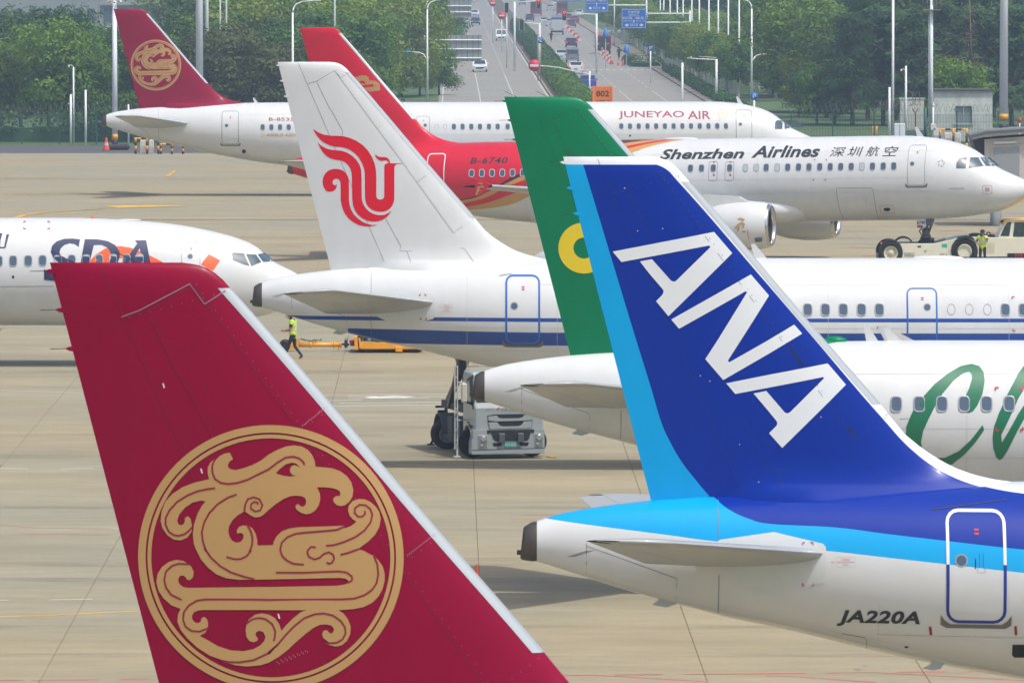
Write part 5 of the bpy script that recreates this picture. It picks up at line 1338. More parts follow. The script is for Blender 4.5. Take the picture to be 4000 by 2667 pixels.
tprism('mudguard', [(3716, 990), (3718, 958), (3730, 938), (3745, 925), (3775, 920), (3800, 925), (3810, 940), (3816, 965), (3808, 940), (3795, 932), (3770, 929), (3750, 935), (3735, 950), (3728, 970)], -.08, .6, M_rubber)
M_rimc = mat('cream_rim', rgb(206, 200, 170), .5)
for u, r, y in ((3480, .60, .15), (3768, .68, .18)):
    x, z = tq(u, 984 if r < .65 else 981); wheel(TR, (x, y, .62 if r < .65 else .69), r, .42, M_rimc if r < .65 else M_rubber); wheel(TR, (x, 2.65, .62 if r < .65 else .69), r, .42, M_rimc)
b = MB(); x, z = tq(3768, 981); b.lathe([(0, .33), (.03, .36), (.06, .33)], (x, -.06, z), (0, 1, 0), 24); b.obj('rim_ring', M_rimc, TR)
# cab
cab = [(3900, 928), (3920, 880), (3935, 858), (3950, 857), (4110, 857), (4110, 1000), (3990, 1000), (3975, 960), (3960, 928)]
tprism('cab', cab, .25, 2.5, M_cream)
tprism('cab_window', [(3908, 922), (3926, 882), (3938, 867), (3952, 867), (3944, 922)], .23, .26, M_cabglass); tprism('cab_window', [(3958, 925), (3964, 868), (4100, 868), (4100, 925)], .23, .26, M_cabglass)
tprism('cab_door_panel', [(3960, 930), (4100, 930), (4100, 966), (3966, 962)], .22, .25, M_cabglass)
tprism('cab_roof_edge', [(3916, 880), (3921, 864), (3932, 857), (4110, 855), (4110, 860), (3936, 862), (3928, 870)], .18, 2.6, mat('amber_yellow', rgb(226, 176, 64), .4))
tprism('step_well', [(3935, 988), (4110, 988), (4110, 1004), (3938, 1004)], -.04, .1, M_dark)
b = MB(); c = tq(3976, 997)
for k in range(3): b.box((c[0] + .14 * k - .1, -.06, c[1]), (.10, .06, .17), bev=.02)
b.obj('step_tread', mat('step_red', rgb(150, 40, 48), .5), TR)
b = MB(); c = tq(3918, 864); b.cyl((c[0] - .1, .3, c[1]), (c[0] + .05, .3, c[1]), .06, n=10); b.obj('work_light', M_rubber, TR)
b = MB(); c = tq(3442, 948); b.cyl((c[0], -.08, c[1]), (c[0], -.05, c[1]), .05, n=10); b.obj('marker_lamp', M_amber, TR)
tprism('bumper_box', [(3424, 988), (3432, 988), (3432, 1010), (3424, 1010)], 0, .5, M_strut)
tprism('vent_slot', [(3584, 959), (3598, 959), (3598, 965), (3584, 965)], -.012, .01, M_dark); tprism('plate', [(3679, 951), (3700, 951), (3700, 965), (3679, 965)], -.012, .01, mat('green_plate', rgb(48, 176, 140), .4))
tprism('hose', [(3790, 924), (3795, 916), (3812, 913), (3840, 915), (3870, 920), (3890, 918), (3890, 926)], .5, 1.6, M_rubber)
b = MB(); c = tq(3865, 915); b.lathe([(-.05, .06), (-.05, .11), (.05, .11), (.05, .06), (-.05, .06)], (c[0], .7, c[1]), (0, 1, 0), 14); b.obj('tow_eye', M_rubber, TR)
for u, r in ((3611, 0), (3633, 0)):
    x, z = tq(u, 945); wm_ = MB(); wm_.lathe([(-.1, 0), (-.12, .25), (-.06, .36), (.06, .36), (.12, .25), (.1, 0)], (x, 1.2, z - .15), (0, 1, 0), 18)
b = MB()
for u in range(3860, 3890, 6): b.box((tq(u, 960)[0], .015, tq(u, 965)[1]), (.025, .03, .5))
b.obj('louvre', M_rimc, TR)
def flat_text(name, body, parent, x0, x1, z0, z1, y, m, shear=0.0, bold=0.0):
    vs, fs = text2d(body, 1.0, shear, bold); p = fit2d(vs, x0, x1, z0, z1); b = MB(); b.add([(x, y, z) for x, z in p], fs); return b.obj(name, m, parent, fix=False)
a, c = tq(3534, 998), tq(3570, 990); flat_text('lettering', 'Goldhofer', TR, a[0], c[0], a[1], c[1], -.008, M_black)
b = MB(); vs, fs = stroke2d([tq(3532, 1000), tq(3572, 1000), tq(3572, 988), tq(3532, 988)], .02, True); b.add([(x, -.008, z) for x, z in vs], fs); b.obj('lettering_frame', M_black, TR)
a, c = tq(3670, 997), tq(3699, 989); flat_text('lettering', 'AST-2', TR, a[0], c[0], a[1], c[1], -.008, M_black)
b = MB()
for q in ([(3606, 982), (3614, 976), (3625, 973), (3614, 979)], [(3608, 985), (3614, 982), (3622, 981), (3612, 986)], [(3634, 977), (3642, 979), (3636, 979)]): b.add([(tq(*p)[0], -.008, tq(*p)[1]) for p in q], [list(range(len(q)))])
b.obj('company_mark', mat('mark_blue', rgb(60, 140, 190), .4), TR)

# --- catering lift truck under the white tail
g1 = G(1988, 1793)
TK = thing('service_truck', 'light grey cab-over service truck with a white ladder, standing beneath the blue-banded airliner', 'truck', (g1.x, g1.y, GZ), radians(13.5))
M_tk = mat('truck_paint', rgb(162, 171, 172), .32, coat=.4, noise=(1.5, .05)); M_tkd = mat('truck_dark', rgb(40, 43, 48), .55, noise=(3, .2)); M_chassis = mat('chassis_grey', rgb(58, 64, 70), .6, noise=(2, .2))
M_lens = mat('headlamp_glass', rgb(176, 182, 186), .12, .6, coat=.7); M_plate = mat('plate_green', rgb(30, 160, 132), .4)
def kx(x): return (x - 1258) / 458
def kz(z): return (1475 - z) / 458
def kbox(name, x0, x1, z0, z1, y0, y1, m, bev=.02, parent=None, mb=None):
    b = mb or MB(); b.box(((kx(x0) + kx(x1)) / 2, (y0 + y1) / 2, (kz(z0) + kz(z1)) / 2), (abs(kx(x1) - kx(x0)), abs(y1 - y0), abs(kz(z1) - kz(z0))), bev=bev)
    return None if mb else b.obj(name, m, parent or TK)
def kpr(name, pts, y0, y1, m, parent=None, bev=0):
    b = MB(); b.prism([(kx(x), kz(z)) for x, z in pts], y0, y1); o = b.obj(name, m, parent or TK)
    if bev: md = o.modifiers.new('bevel', 'BEVEL'); md.width = bev; md.segments = 2; md.limit_method = 'ANGLE'
    return o
# cab: side profile swept across its width
b = MB(); prof = [(0.0, .52), (-.02, .95), (.0, 1.55), (.10, 1.75), (.32, 2.50), (.45, 2.62), (1.45, 2.64), (1.55, 2.5), (1.55, .75), (1.25, .75), (1.2, .9), (1.1, 1.02), (.95, 1.08), (.75, 1.08), (.6, 1.02), (.5, .9), (.45, .52)]
n = len(prof); W2 = kx(1750)
rows = []
for x, ins in ((-W2, .06), (-W2 + .05, 0), (W2 - .05, 0), (W2, .06)):
    cy, cz = .8, 1.6; rows.append([(x, cy + (y - cy) * (1 - ins * .8), cz + (z - cz) * (1 - ins * .8)) for y, z in prof])
vs = [p for r in rows for p in r]
fs = [(k * n + i, k * n + (i + 1) % n, (k + 1) * n + (i + 1) % n, (k + 1) * n + i) for k in range(3) for i in range(n)]
tri = tessellate_polygon([[Vector((y, z, 0)) for y, z in prof]])
fs += [list(t) for t in tri] + [[i + 3 * n for i in t][::-1] for t in tri]
b.add(vs, fs); cabo = b.obj('cab', M_tk, TK)
kpr('bumper', [(740, 1065), (1755, 1065), (1762, 1400), (1740, 1405), (720, 1405), (715, 1380), (715, 1240), (735, 1180)], -.10, .32, M_tk, bev=.03)
kpr('bumper_groove', [(722, 1338), (1758, 1326), (1758, 1331), (722, 1344)], -.108, -.09, M_tkd)
kpr('grille_panel', [(935, 1068), (1608, 1068), (1604, 1112), (1556, 1112), (1535, 1195), (1500, 1225), (1060, 1225), (1025, 1190), (995, 1112), (935, 1115)], -.115, -.05, M_tkd)
kpr('grille', [(948, 868), (1060, 852), (1490, 852), (1600, 862), (1580, 1055), (975, 1060)], -.03, .02, M_tkd)
for q in ([(955, 880), (1085, 870), (1100, 900), (1150, 912), (1400, 912), (1450, 898), (1470, 868), (1592, 872), (1588, 938), (1470, 948), (1080, 952), (958, 938)], [(962, 962), (1085, 962), (1125, 1012), (1160, 1022), (1390, 1022), (1430, 1008), (1470, 958), (1582, 952), (1575, 1052), (978, 1056)]):
    kpr('grille_bar', q, -.055, -.025, M_tk, bev=.008)
for x0, x1, z0, z1 in ((798, 942, 1132, 1325), (1603, 1738, 1122, 1315)):
    h = kpr('headlamp', [(x0, z0), (x1, z0 + 8), (x1, z1), (x0 + 8, z1 - 6)], -.115, -.06, mat('lamp_bezel', rgb(190, 196, 198), .3, .4), bev=.01)
    kpr('lamp_housing', [(x0 + 10, z0 + 14), (x1 - 10, z0 + 18), (x1 - 10, z1 - 12), (x0 + 16, z1 - 16)], -.12, -.11, mat('lamp_inner', rgb(150, 154, 156), .3, .5), parent=h)
    b = MB(); cx_, cz_ = kx((x0 + x1) / 2 + 10), kz(z0 + 65)
    b.lathe([(0, .0), (-.02, .06), (-.01, .10), (.01, .105)], (cx_, -.12, cz_), (0, 1, 0), 20); b.lathe([(-.012, .0), (-.02, .04), (.0, .05)], (cx_ - .05, -.12, cz_ - .2), (0, 1, 0), 14); b.obj('lens', M_lens, h)
for x0, x1 in ((1012, 1150), (1392, 1532)): kpr('fog_lamp_slot', [(x0, 1248), (x1, 1248), (x1 - 14, 1292), (x0 + 18, 1292)], -.112, -.095, M_dark)
for x0, x1 in ((1095, 1185), (1365, 1452)): kbox('rubber_buffer', x0, x1, 1115, 1243, -.2, -.1, M_strut, .015)
pl = kbox('number_plate', 1178, 1380, 1243, 1308, -.125, -.108, M_plate, .006)
flat_text('plate_lettering', '民航沪', TK, kx(1188), kx(1268), kz(1296), kz(1256), -.128, M_whl); flat_text('plate_lettering', '6052', TK, kx(1276), kx(1370), kz(1298), kz(1254), -.128, M_whl)
flat_text('brand_lettering', 'ISUZU', TK, kx(1155), kx(1400), kz(798), kz(762), -.026, M_metal, 0, .02); flat_text('brand_lettering', 'GIGA', TK, kx(918), kx(1042), kz(784), kz(766), -.026, M_metal, 0, .02)
b = MB(); vs, fs = stroke2d([(kx(1085), kz(790)), (kx(1092), kz(765)), (kx(1120), kz(752)), (kx(1112), kz(775)), (kx(1104), kz(795))], .02); b.add([(x, -.026, z) for x, z in vs], fs); b.obj('company_mark', M_acred, TK)
# windscreen, side window, mirrors
b = MB(); b.add([(kx(800), .075, 1.72), (kx(1715), .075, 1.72), (kx(1690), .275, 2.42), (kx(825), .275, 2.42)], [(0, 1, 2, 3)]); ws = b.obj('windscreen', mat('windscreen_glass', rgb(46, 56, 62), .1, spec=.8, coat=.6), TK)
b = MB()
for s in (-1, 1): b.add([(s * (W2 + .004), .35, 1.65), (s * (W2 + .004), 1.25, 1.65), (s * (W2 - .02), 1.25, 2.4), (s * (W2 - .02), .5, 2.4)], [(0, 1, 2, 3)])
b.obj('side_window', MATS['windscreen_glass'], TK)
b = MB(); b.box((-W2 - .01, .3, 2.05), (.03, .36, .8), rot=Matrix.Rotation(radians(-18), 3, 'X')); b.box((-W2 + .12, .26, 1.95), (.3, .05, .9), rot=Matrix.Rotation(radians(-17), 3, 'X')); b.obj('door_pillar', M_tkd, TK)
for z in (.62, .98): b = MB(); b.box((-W2 - .02, .42, z), (.08, .34, .05), bev=.01); b.obj('cab_step', M_tkd, TK)
b = MB(); b.box((-.2, 1.72, 1.9), (1.7, .12, 1.1), bev=.02); b.obj('rear_bulkhead', M_tkd, TK)
for s in (-1, 1):
    b = MB(); b.box((s * 1.39, .05, 2.02), (.19, .10, .6), bev=.04); mr = b.obj('mirror', mat('mirror_cream', rgb(200, 200, 186), .4), TK)
    b = MB(); b.tube([(s * 1.08, .25, 1.68), (s * 1.28, .1, 1.74)], .045); b.tube([(s * 1.05, .4, 2.4), (s * 1.12, .05, 2.55), (s * 1.3, .02, 2.4)], .03); b.obj('mirror_arm', M_tkd, mr)
M_rimw = mat('steel_rim', rgb(150, 154, 156), .5, .3)
for s in (-1, 1):
    wheel(TK, (s * .92, .86, .46), .46, .28, M_tkd, 0 if s > 0 else 0); wheel(TK, (s * .90, 4.6, .47), .47, .5, M_rimw)
for s in (-1, 1):
    b = MB(); pts = [(.86 + .58 * cos(t), .46 + .6 * sin(t)) for t in [pi * i / 12 for i in range(13)]]; inn = [(.86 + .5 * cos(t), .46 + .52 * sin(t)) for t in [pi * i / 12 for i in range(13)]]
    q = pts + inn[::-1]; A = [(s * (W2 + .03), y, z) for y, z in q]; B = [(s * (W2 - .25), y, z) for y, z in q]; n = len(q)
    tri = tessellate_polygon([[Vector((y, z, 0)) for y, z in q]]); b.add(A, [list(t) for t in tri]); b.add(B, [list(t) for t in tri]); b.add(A + B, [(i, (i + 1) % n, n + (i + 1) % n, n + i) for i in range(n)]); b.obj('wheel_arch', M_tk, TK)
    b = MB(); pts = [(4.6 + .66 * cos(t), .5 + .62 * sin(t)) for t in [pi * (i / 12) for i in range(13)]]; inn = [(4.6 + .61 * cos(t), .5 + .57 * sin(t)) for t in [pi * (i / 12) for i in range(13)]]
    q = pts + inn[::-1]; A = [(s * 1.16, y, z) for y, z in q]; B = [(s * .6, y, z) for y, z in q]; n = len(q); tri = tessellate_polygon([[Vector((y, z, 0)) for y, z in q]]); b.add(A, [list(t) for t in tri]); b.add(B, [list(t) for t in tri]); b.add(A + B, [(i, (i + 1) % n, n + (i + 1) % n, n + i) for i in range(n)]); b.obj('mudguard', M_chassis, TK)
b = MB(); b.box((-.38, 3.3, .78), (.1, 5.2, .2)); b.box((.38, 3.3, .78), (.1, 5.2, .2))
for y in (1.8, 2.8, 3.8, 5.0, 5.85): b.box((0, y, .78), (.75, .08, .16))
b.obj('chassis', M_chassis, TK)
for x, y, dx, dy, dz, z in ((-.92, 2.15, .4, .8, .75, .78), (-.95, 3.15, .34, .7, .8, .72), (.88, 2.4, .34, 1.0, .5, .72)):
    b = MB(); b.box((x, y, z), (dx, dy, dz), bev=.03); b.obj('tool_box', M_chassis, TK)
b = MB(); b.box((-.78, 3.6, 1.35), (.08, 4.0, .22)); b.box((.78, 3.6, 1.35), (.08, 4.0, .22)); b.box((0, 1.75, 1.35), (1.6, .1, .22)); b.box((0, 5.6, 1.35), (1.6, .1, .22)); b.obj('subframe', M_chassis, TK)
b = MB(); b.box((-.55, 5.95, 1.22), (.75, .08, .07)); b.box((-.7, 5.95, .95), (.3, .12, .32)); b.box((-.3, 5.95, .7), (.2, .1, .5)); b.box((-.6, 5.9, 1.08), (.08, .1, .3)); b.obj('rear_frame', M_tkd, TK)
b = MB(); b.box((-.86, 5.9, .75), (.1, .1, .55), bev=.02); b.obj('marker_post', mat('ochre_paint', rgb(160, 110, 56), .6), TK)
# scissor lift arms and the raised platform with its rails
for s in (-1, 1):
    b = MB(); a0 = Vector((s * .74, 5.0, 1.45)); a1 = Vector((s * .74, 1.9, 3.25)); d = (a1 - a0); ln = d.length
    b.box((a0 + a1) / 2, (.14, ln, .2), rot=Matrix.Rotation(atan2(d.z, d.y) + pi, 3, 'X')); b.obj('scissor_arm', mat('lift_arm', rgb(98, 96, 84), .5, .2, noise=(3, .2)), TK)
    b = MB(); a0 = Vector((s * .6, 2.0, 1.45)); a1 = Vector((s * .6, 5.0, 3.25)); d = a1 - a0
    b.box((a0 + a1) / 2, (.12, d.length, .18), rot=Matrix.Rotation(atan2(d.z, d.y), 3, 'X')); b.obj('scissor_arm', MATS['lift_arm'], TK)
b = MB(); b.tube([(-.8, 4.6, 1.3), (-.95, 2.1, 3.25)], .095, 4); b.obj('lift_brace', MATS['lift_arm'], TK)
b = MB(); b.box((0, 3.2, 3.28), (2.0, 3.6, .12)); b.obj('platform', M_tkd, TK)
b = MB()
for x in (-.98, -.3, .35, .98):
    b.cyl((x, 1.4, 2.72), (x, 1.4, 3.35), .028, n=8)
b.tube([(-.98, 1.4, 3.2), (.98, 1.4, 3.2)], .028); b.tube([(-.98, 1.4, 2.75), (.98, 1.4, 2.75)], .028)
b.obj('guard_rail', mat('grey_rail', rgb(170, 174, 172), .5), TK)
b = MB()
for i in range(26):
    x = -.95 + i * .073; b.add([(x, 1.405, 2.76), (x + .006, 1.405, 2.76), (x + .21, 1.405, 3.19), (x + .204, 1.405, 3.19)], [(0, 1, 2, 3)]); b.add([(x + .2, 1.408, 2.76), (x + .206, 1.408, 2.76), (x + .006, 1.408, 3.19), (x, 1.408, 3.19)], [(0, 1, 2, 3)])
o = b.obj('wire_mesh', M_tkd, TK, fix=False); o['kind'] = 'stuff'
b = MB()
for x in (-1.56, -1.48): b.box((x, .55, 1.55), (.035, .05, 2.55))
for i in range(8): b.box((-1.52, .55, .55 + i * .32), (.08, .03, .03))
b.box((-1.485, .55, .2), (.05, .05, .5)); b.box((-1.5, .55, .05), (.2, .2, .05))
b.tube([(-1.5, .55, 1.15), (-1.1, .9, 1.15)], .02); b.tube([(-1.5, .55, 2.3), (-1.1, .9, 2.3)], .02)
b.obj('ladder', mat('white_ladder', rgb(196, 198, 194), .45), TK)
b = MB(); b.box((-1.25, 5.2, .1), (.2, .2, .04)); b.cyl((-1.25, 5.2, .1), (-1.0, 5.2, .6), .04, n=8); b.obj('outrigger', M_chassis, TK)

# --- yellow tug and tow bar
TGY = G(1300, 1380).y
M_tug = mat('tug_yellow', rgb(232, 160, 34), .42, coat=.2, noise=(2, .12))
gs = sc(TGY); gx = P(1385, 1378, TGY).x
TG = thing('aircraft_tug', 'yellow aircraft tug mostly hidden under the blue-banded fuselage', 'tug', (gx, TGY, GZ))
def gq(u, v): return ((u - 1385) / gs, (1372 - v) / gs)
def gpr(name, pts, y0, y1, m, parent=None, bev=.02):
    b = MB(); b.prism([gq(*p) for p in pts], y0, y1); o = b.obj(name, m, parent or TG)
    md = o.modifiers.new('bevel', 'BEVEL'); md.width = bev; md.segments = 2; md.limit_method = 'ANGLE'; return o
gpr('body', [(1402, 1326), (1560, 1334), (1600, 1335), (1640, 1345), (1640, 1357), (1402, 1357)], 0, 2.3, M_tug)
gpr('rear_panel', [(1383, 1308), (1396, 1308), (1400, 1360), (1385, 1360)], -.05, 2.35, M_tug); gpr('upper_body', [(1400, 1300), (1600, 1300), (1600, 1330), (1404, 1326)], .12, 2.2, M_tkd)
gpr('sill', [(1386, 1357), (1560, 1358), (1560, 1363), (1386, 1361)], .03, 2.25, M_tkd); gpr('jack_foot', [(1545, 1347), (1572, 1347), (1572, 1367), (1545, 1367)], -.1, .2, M_tug)
gpr('hatch_post', [(1400, 1312), (1408, 1314), (1412, 1354), (1404, 1354)], -.06, .0, M_tug); gpr('hitch', [(1362, 1328), (1384, 1327), (1384, 1350), (1366, 1350)], .9, 1.4, mat('hitch_red', rgb(140, 40, 44), .5))
b = MB(); x, z = gq(1567, 1368); b.lathe([(0, .06), (.04, .07), (.06, .12), (.08, .12)], (x, .05, z + .04), (0, 0, -1), 12); b.obj('jack_pad', M_tkd, TG)
b = MB(); x0, z0 = gq(1352, 1342); b.box((x0 - .03, 1.1, z0), (.12, .2, .3), bev=.02); vs, fs = stroke2d([gq(1346, 1332), gq(1347, 1319), (gq(1356, 1319)), gq(1355, 1332)], .02); b.add([(x, 1.1, z) for x, z in vs] , fs); b.tube([(gq(1362, 1346)[0], 1.1, gq(1362, 1346)[1]), (gq(1340, 1346)[0], 1.1, gq(1340, 1346)[1])], .035); b.obj('coupling', M_tkd, TG)
for u in (1440, 1625):
    for y in (.2, 2.1): wheel(TG, (gq(u, 0)[0], y, .45), .45, .35, M_strut)
TB = thing('tow_bar', 'long yellow tow bar on a small wheel carriage behind the walking person', 'tow bar', (gx, TGY + 1.1, GZ))
def bt(u, v): x, z = gq(u, v); return (x, 0, z)
b = MB(); b.cyl(bt(1163, 1347), bt(1328, 1345), .085, n=16)
for u in (1209, 1302, 1328): b.cyl(bt(u - 3, 1346), bt(u + 3, 1346), .12, n=16)
b.obj('tube', M_tug, TB)
b = MB(); b.cyl(bt(1328, 1344), bt(1360, 1344), .035, n=10); b.obj('shear_rod', M_tkd, TB)
b = MB(); b.prism([gq(1310, 1350)[0:2], gq(1322, 1350), gq(1321, 1362), gq(1323, 1366), gq(1312, 1366), gq(1314, 1362)], -.05, .05); b.obj('support_leg', M_tug, TB)
b = MB(); b.prism([gq(1152, 1330), gq(1162, 1322), gq(1172, 1322), gq(1160, 1356), gq(1148, 1356)], -.12, .12); b.prism([gq(1128, 1346), gq(1152, 1340), gq(1150, 1362), gq(1126, 1362)], -.2, .2); b.obj('head_frame', M_tug, TB)
b = MB(); b.tube([bt(1172, 1323), bt(1213, 1332), bt(1224, 1328), bt(1228, 1324)], .028); b.tube([bt(1228, 1326), bt(1250, 1329), bt(1251, 1320)], .02); b.box(bt(1225, 1335), (.14, .1, .2), bev=.02); b.obj('hand_pump', M_strut, TB)
b = MB(); b.prism([gq(1219, 1330), gq(1229, 1330), gq(1229, 1344), gq(1219, 1344)], -.07, .07); b.obj('pump_bracket', M_tug, TB)
for y in (-.5, .5): wheel(TB, (gq(1108, 0)[0], y, .22), .22, .16, M_rubber)
b = MB(); b.cyl((gq(1108, 0)[0], -.5, .36), (gq(1108, 0)[0], .5, .36), .04, n=8); b.tube([(gq(1108, 0)[0], 0, .36), bt(1140, 1350)], .06); b.obj('carriage_axle', M_tug, TB)
b = MB(); b.tube([bt(1132, 1372 - 4), bt(1136, 1352), bt(1140, 1366)], .01, 5); b.obj('chain', M_strut, TB)

def cone(name, label, x, y, z=0.0, h=.7, r=.2, stripes=1, group=None, m=None):
    t = thing(name, label, 'cone', (x, y, z), 0, group)
    b = MB(); b.box((0, 0, .02), (r * 2.1, r * 2.1, .04), bev=.01); b.obj('base', M_rubber if m is None else m, t)
    mo = mat('cone_orange', rgb(238, 76, 36), .5); mw = M_refl if stripes else mo
    b = MB(); f = lambda k: lerp(r * .85, r * .2, k)
    b.lathe([(h * k + .03, f(k)) for k in (0, .3, .36)], (0, 0, 0), (0, 0, 1), 16, 0); b.lathe([(h * k + .03, f(k)) for k in (.36, .6)], (0, 0, 0), (0, 0, 1), 16, 1); b.lathe([(h * k + .03, f(k)) for k in (.6, .97, 1.0)] + [(h + .035, .001)], (0, 0, 0), (0, 0, 1), 16, 0)
    b.obj('body', [mo, mw], t)
    return t
g = G(1862, 2272); cone('traffic_cone', 'orange cone showing above the grey edge of the nearest crimson tail', g.x, g.y + .3, GZ, .37, .085, 0)
M_rope = mat('yellow_rope', rgb(200, 176, 60), .7)
g = G(2142, 1788); b = MB(); pts = []
for i in range(40): t = i * .55; pts.append((g.x + .12 * cos(t) * (1 - i / 90) + .006 * i, g.y + .5 * sin(t * .8) * .5, GZ + .02 + .02 * abs(sin(t * 1.7))))
b.tube(pts, .012, 5); tag(b.obj('rope', M_rope), 'small loose yellow rope lying beside the truck front wheel', 'rope')
# ---------------------------------------------------------------- trees, hedges
def leafmat(name, col, var=.24):
    m = bpy.data.materials.new(name); m.use_nodes = True; nt = m.node_tree; b = nt.nodes['Principled BSDF']
    b.inputs['Roughness'].default_value = .6; b.inputs['Specular IOR Level'].default_value = .25
    ge = nt.nodes.new('ShaderNodeNewGeometry'); nz = nt.nodes.new('ShaderNodeTexNoise'); nz.inputs['Scale'].default_value = .55; nz.inputs['Detail'].default_value = 4
    nt.links.new(ge.outputs['Position'], nz.inputs['Vector']); oi = nt.nodes.new('ShaderNodeObjectInfo')
    hs = nt.nodes.new('ShaderNodeHueSaturation'); hs.inputs['Color'].default_value = col
    mr = nt.nodes.new('ShaderNodeMapRange'); mr.inputs['From Min'].default_value = .3; mr.inputs['From Max'].default_value = .7; mr.inputs['To Min'].default_value = 1 - var; mr.inputs['To Max'].default_value = 1 + var
    nt.links.new(nz.outputs['Fac'], mr.inputs['Value']); nt.links.new(mr.outputs[0], hs.inputs['Value'])
    m2 = nt.nodes.new('ShaderNodeMapRange'); m2.inputs['To Min'].default_value = .478; m2.inputs['To Max'].default_value = .516
    nt.links.new(oi.outputs['Random'], m2.inputs['Value']); nt.links.new(m2.outputs[0], hs.inputs['Hue'])
    nt.links.new(hs.outputs[0], b.inputs['Base Color'])
    tr = nt.nodes.new('ShaderNodeBsdfTranslucent'); nt.links.new(hs.outputs[0], tr.inputs['Color'])
    ms = nt.nodes.new('ShaderNodeMixShader'); ms.inputs[0].default_value = .36
    nt.links.new(b.outputs[0], ms.inputs[1]); nt.links.new(tr.outputs[0], ms.inputs[2]); nt.links.new(ms.outputs[0], nt.nodes['Material Output'].inputs['Surface'])
    MATS[name] = m; return m
L_mid = leafmat('leaf_mid', (.105, .21, .028, 1)); L_bright = leafmat('leaf_bright', (.185, .29, .030, 1)); L_dark = leafmat('leaf_dark', (.065, .14, .036, 1)); L_olive = leafmat('leaf_olive', (.110, .130, .040, 1)); L_con = leafmat('leaf_conifer', (.07, .14, .05, 1))
M_bark = mat('bark', rgb(86, 74, 60), .9, noise=(3, .3)); M_lime = mat('limewashed_bark', rgb(200, 200, 190), .9, noise=(3, .2)); M_twig = mat('bare_twig', rgb(120, 100, 84), .9)
def crown_mesh(seed, h, rx, m, n, blobs, leaf, low=.22, conifer=False):
    rnd = random.Random(seed); B = []
    for i in range(blobs):
        k = (i + .5) / blobs; z = lerp(low, .90, k) * h
        prof = sqrt(max(.02, 1 - ((z / h - .48) / .56) ** 2)) if not conifer else lerp(1.0, .18, (z / h - low) / (1 - low))
        a = rnd.uniform(0, 2 * pi); r = rx * prof * sqrt(rnd.random()) * .82
        B.append((r * cos(a), r * sin(a), z, rx * rnd.uniform(.24, .44) * (1 if not conifer else .7)))
    tot = sum(b[3] ** 2 for b in B); vs = []; fs = []
    for bx, by, bz, br in B:
        for _ in range(int(n * br * br / tot)):
            d = Vector((rnd.gauss(0, 1), rnd.gauss(0, 1), rnd.gauss(0, 1) + .25)).normalized()
            rr = br * (1 - .45 * rnd.random() ** 2.2) * (1.0 + .28 * sin(5 * d.x + seed + bx) * sin(5 * d.y + bz) + .2 * sin(9 * d.z + bx))
            p = Vector((bx, by, bz)) + d * rr * 1.0; p.z = bz + (p.z - bz) * .8
            nrm = (d + Vector((rnd.gauss(0, .36), rnd.gauss(0, .36), rnd.gauss(0, .36) + .1))).normalized()
            t = nrm.orthogonal().normalized(); t.rotate(Quaternion(nrm, rnd.uniform(0, 6.28))); q = nrm.cross(t)
            s = leaf * rnd.uniform(.6, 1.3); w = s * (.55 if not conifer else .22)
            if conifer: t = (Vector((0, 0, -.6)) + d * .8 + t * .4).normalized(); q = t.orthogonal().normalized()
            o = len(vs); vs += [p - t * s, p + q * w, p + t * s, p - q * w]; fs.append((o, o + 1, o + 2, o + 3))
    me = bpy.data.meshes.new('crown'); me.from_pydata([tuple(v) for v in vs], [], fs); me.materials.append(m); me.update(); return me
def trunk_mesh(h, r, m2=None, lean=.0, seed=0):
    rnd = random.Random(seed); b = MB()
    path = [Vector((lean * k * k * h, rnd.uniform(-.1, .1) * k, h * k)) for k in (0, .12, .3, .5, .75)]
    lime = 1 if m2 else 0
    for i in range(4): b.cyl(path[i], path[i + 1], r * (1 - .17 * i), r * (1 - .17 * (i + 1)), 8, lime if i < 2 else 0, cap=False)
    for i in range(5):
        a = 2 * pi * i / 5 + rnd.random(); p0 = path[2].lerp(path[3], rnd.random()); b.tube([p0, p0 + Vector((cos(a) * h * .12, sin(a) * h * .12, h * .12)), p0 + Vector((cos(a) * h * .26, sin(a) * h * .26, h * .22))], r * .4, 6, taper=r * .15)
    return b.mesh('trunk', [M_bark, m2 or M_bark])
def proto(name, label, seed, h, rx, m, n=5200, blobs=24, leaf=.26, low=.22, r=.2, lime=False, conifer=False):
    rt = thing(name, label, 'tree', (0, -3000, 0))
    link('crown', crown_mesh(seed, h, rx, m, n, blobs, leaf, low, conifer), rt); link('trunk', trunk_mesh(h, r, M_lime if lime else None, 0, seed), rt)
    return rt
PR = {}
for k, mm in (('mid', L_mid), ('bright', L_bright), ('dark', L_dark), ('olive', L_olive)):
    PR[k] = [proto('broadleaf_tree', '', 11 + i + len(k) * 7, 10, 4.2, mm, 8500, 34, .19) for i in range(2)]
PR['con'] = [proto('conifer_tree', '', 77 + i, 14, 3.6, L_con, 8000, 50, .30, .12, .22, conifer=True) for i in range(2)]
PR['street'] = [proto('street_tree', '', 90 + i, 9, 3.5, L_mid if i else L_bright, 7000, 26, .18, .40, .27, lime=True) for i in range(2)]
rt_ = random.Random(5)
TONE = dict(mid='green', bright='bright yellow-green', dark='dark green', olive='dull olive', con='feathery dark', street='')
used_proto = set()
def tree(kind, x, y, h, label, group, wide=1.0):
    src = PR[kind][rt_.randrange(2)]
    if id(src) not in used_proto: used_proto.add(id(src)); o = src; o['label'] = label; o['group'] = group
    else: o = copy_tree(src, label, group)
    o.location = (x, y, 0); base = {'con': 14, 'street': 9}.get(kind, 10); k = h / base
    o.rotation_euler = (0, 0, rt_.uniform(0, 6.28)); o.scale = (k * wide, k * wide, k)
    return o
def ut(u, Y): return (u - 2000) / F * Y
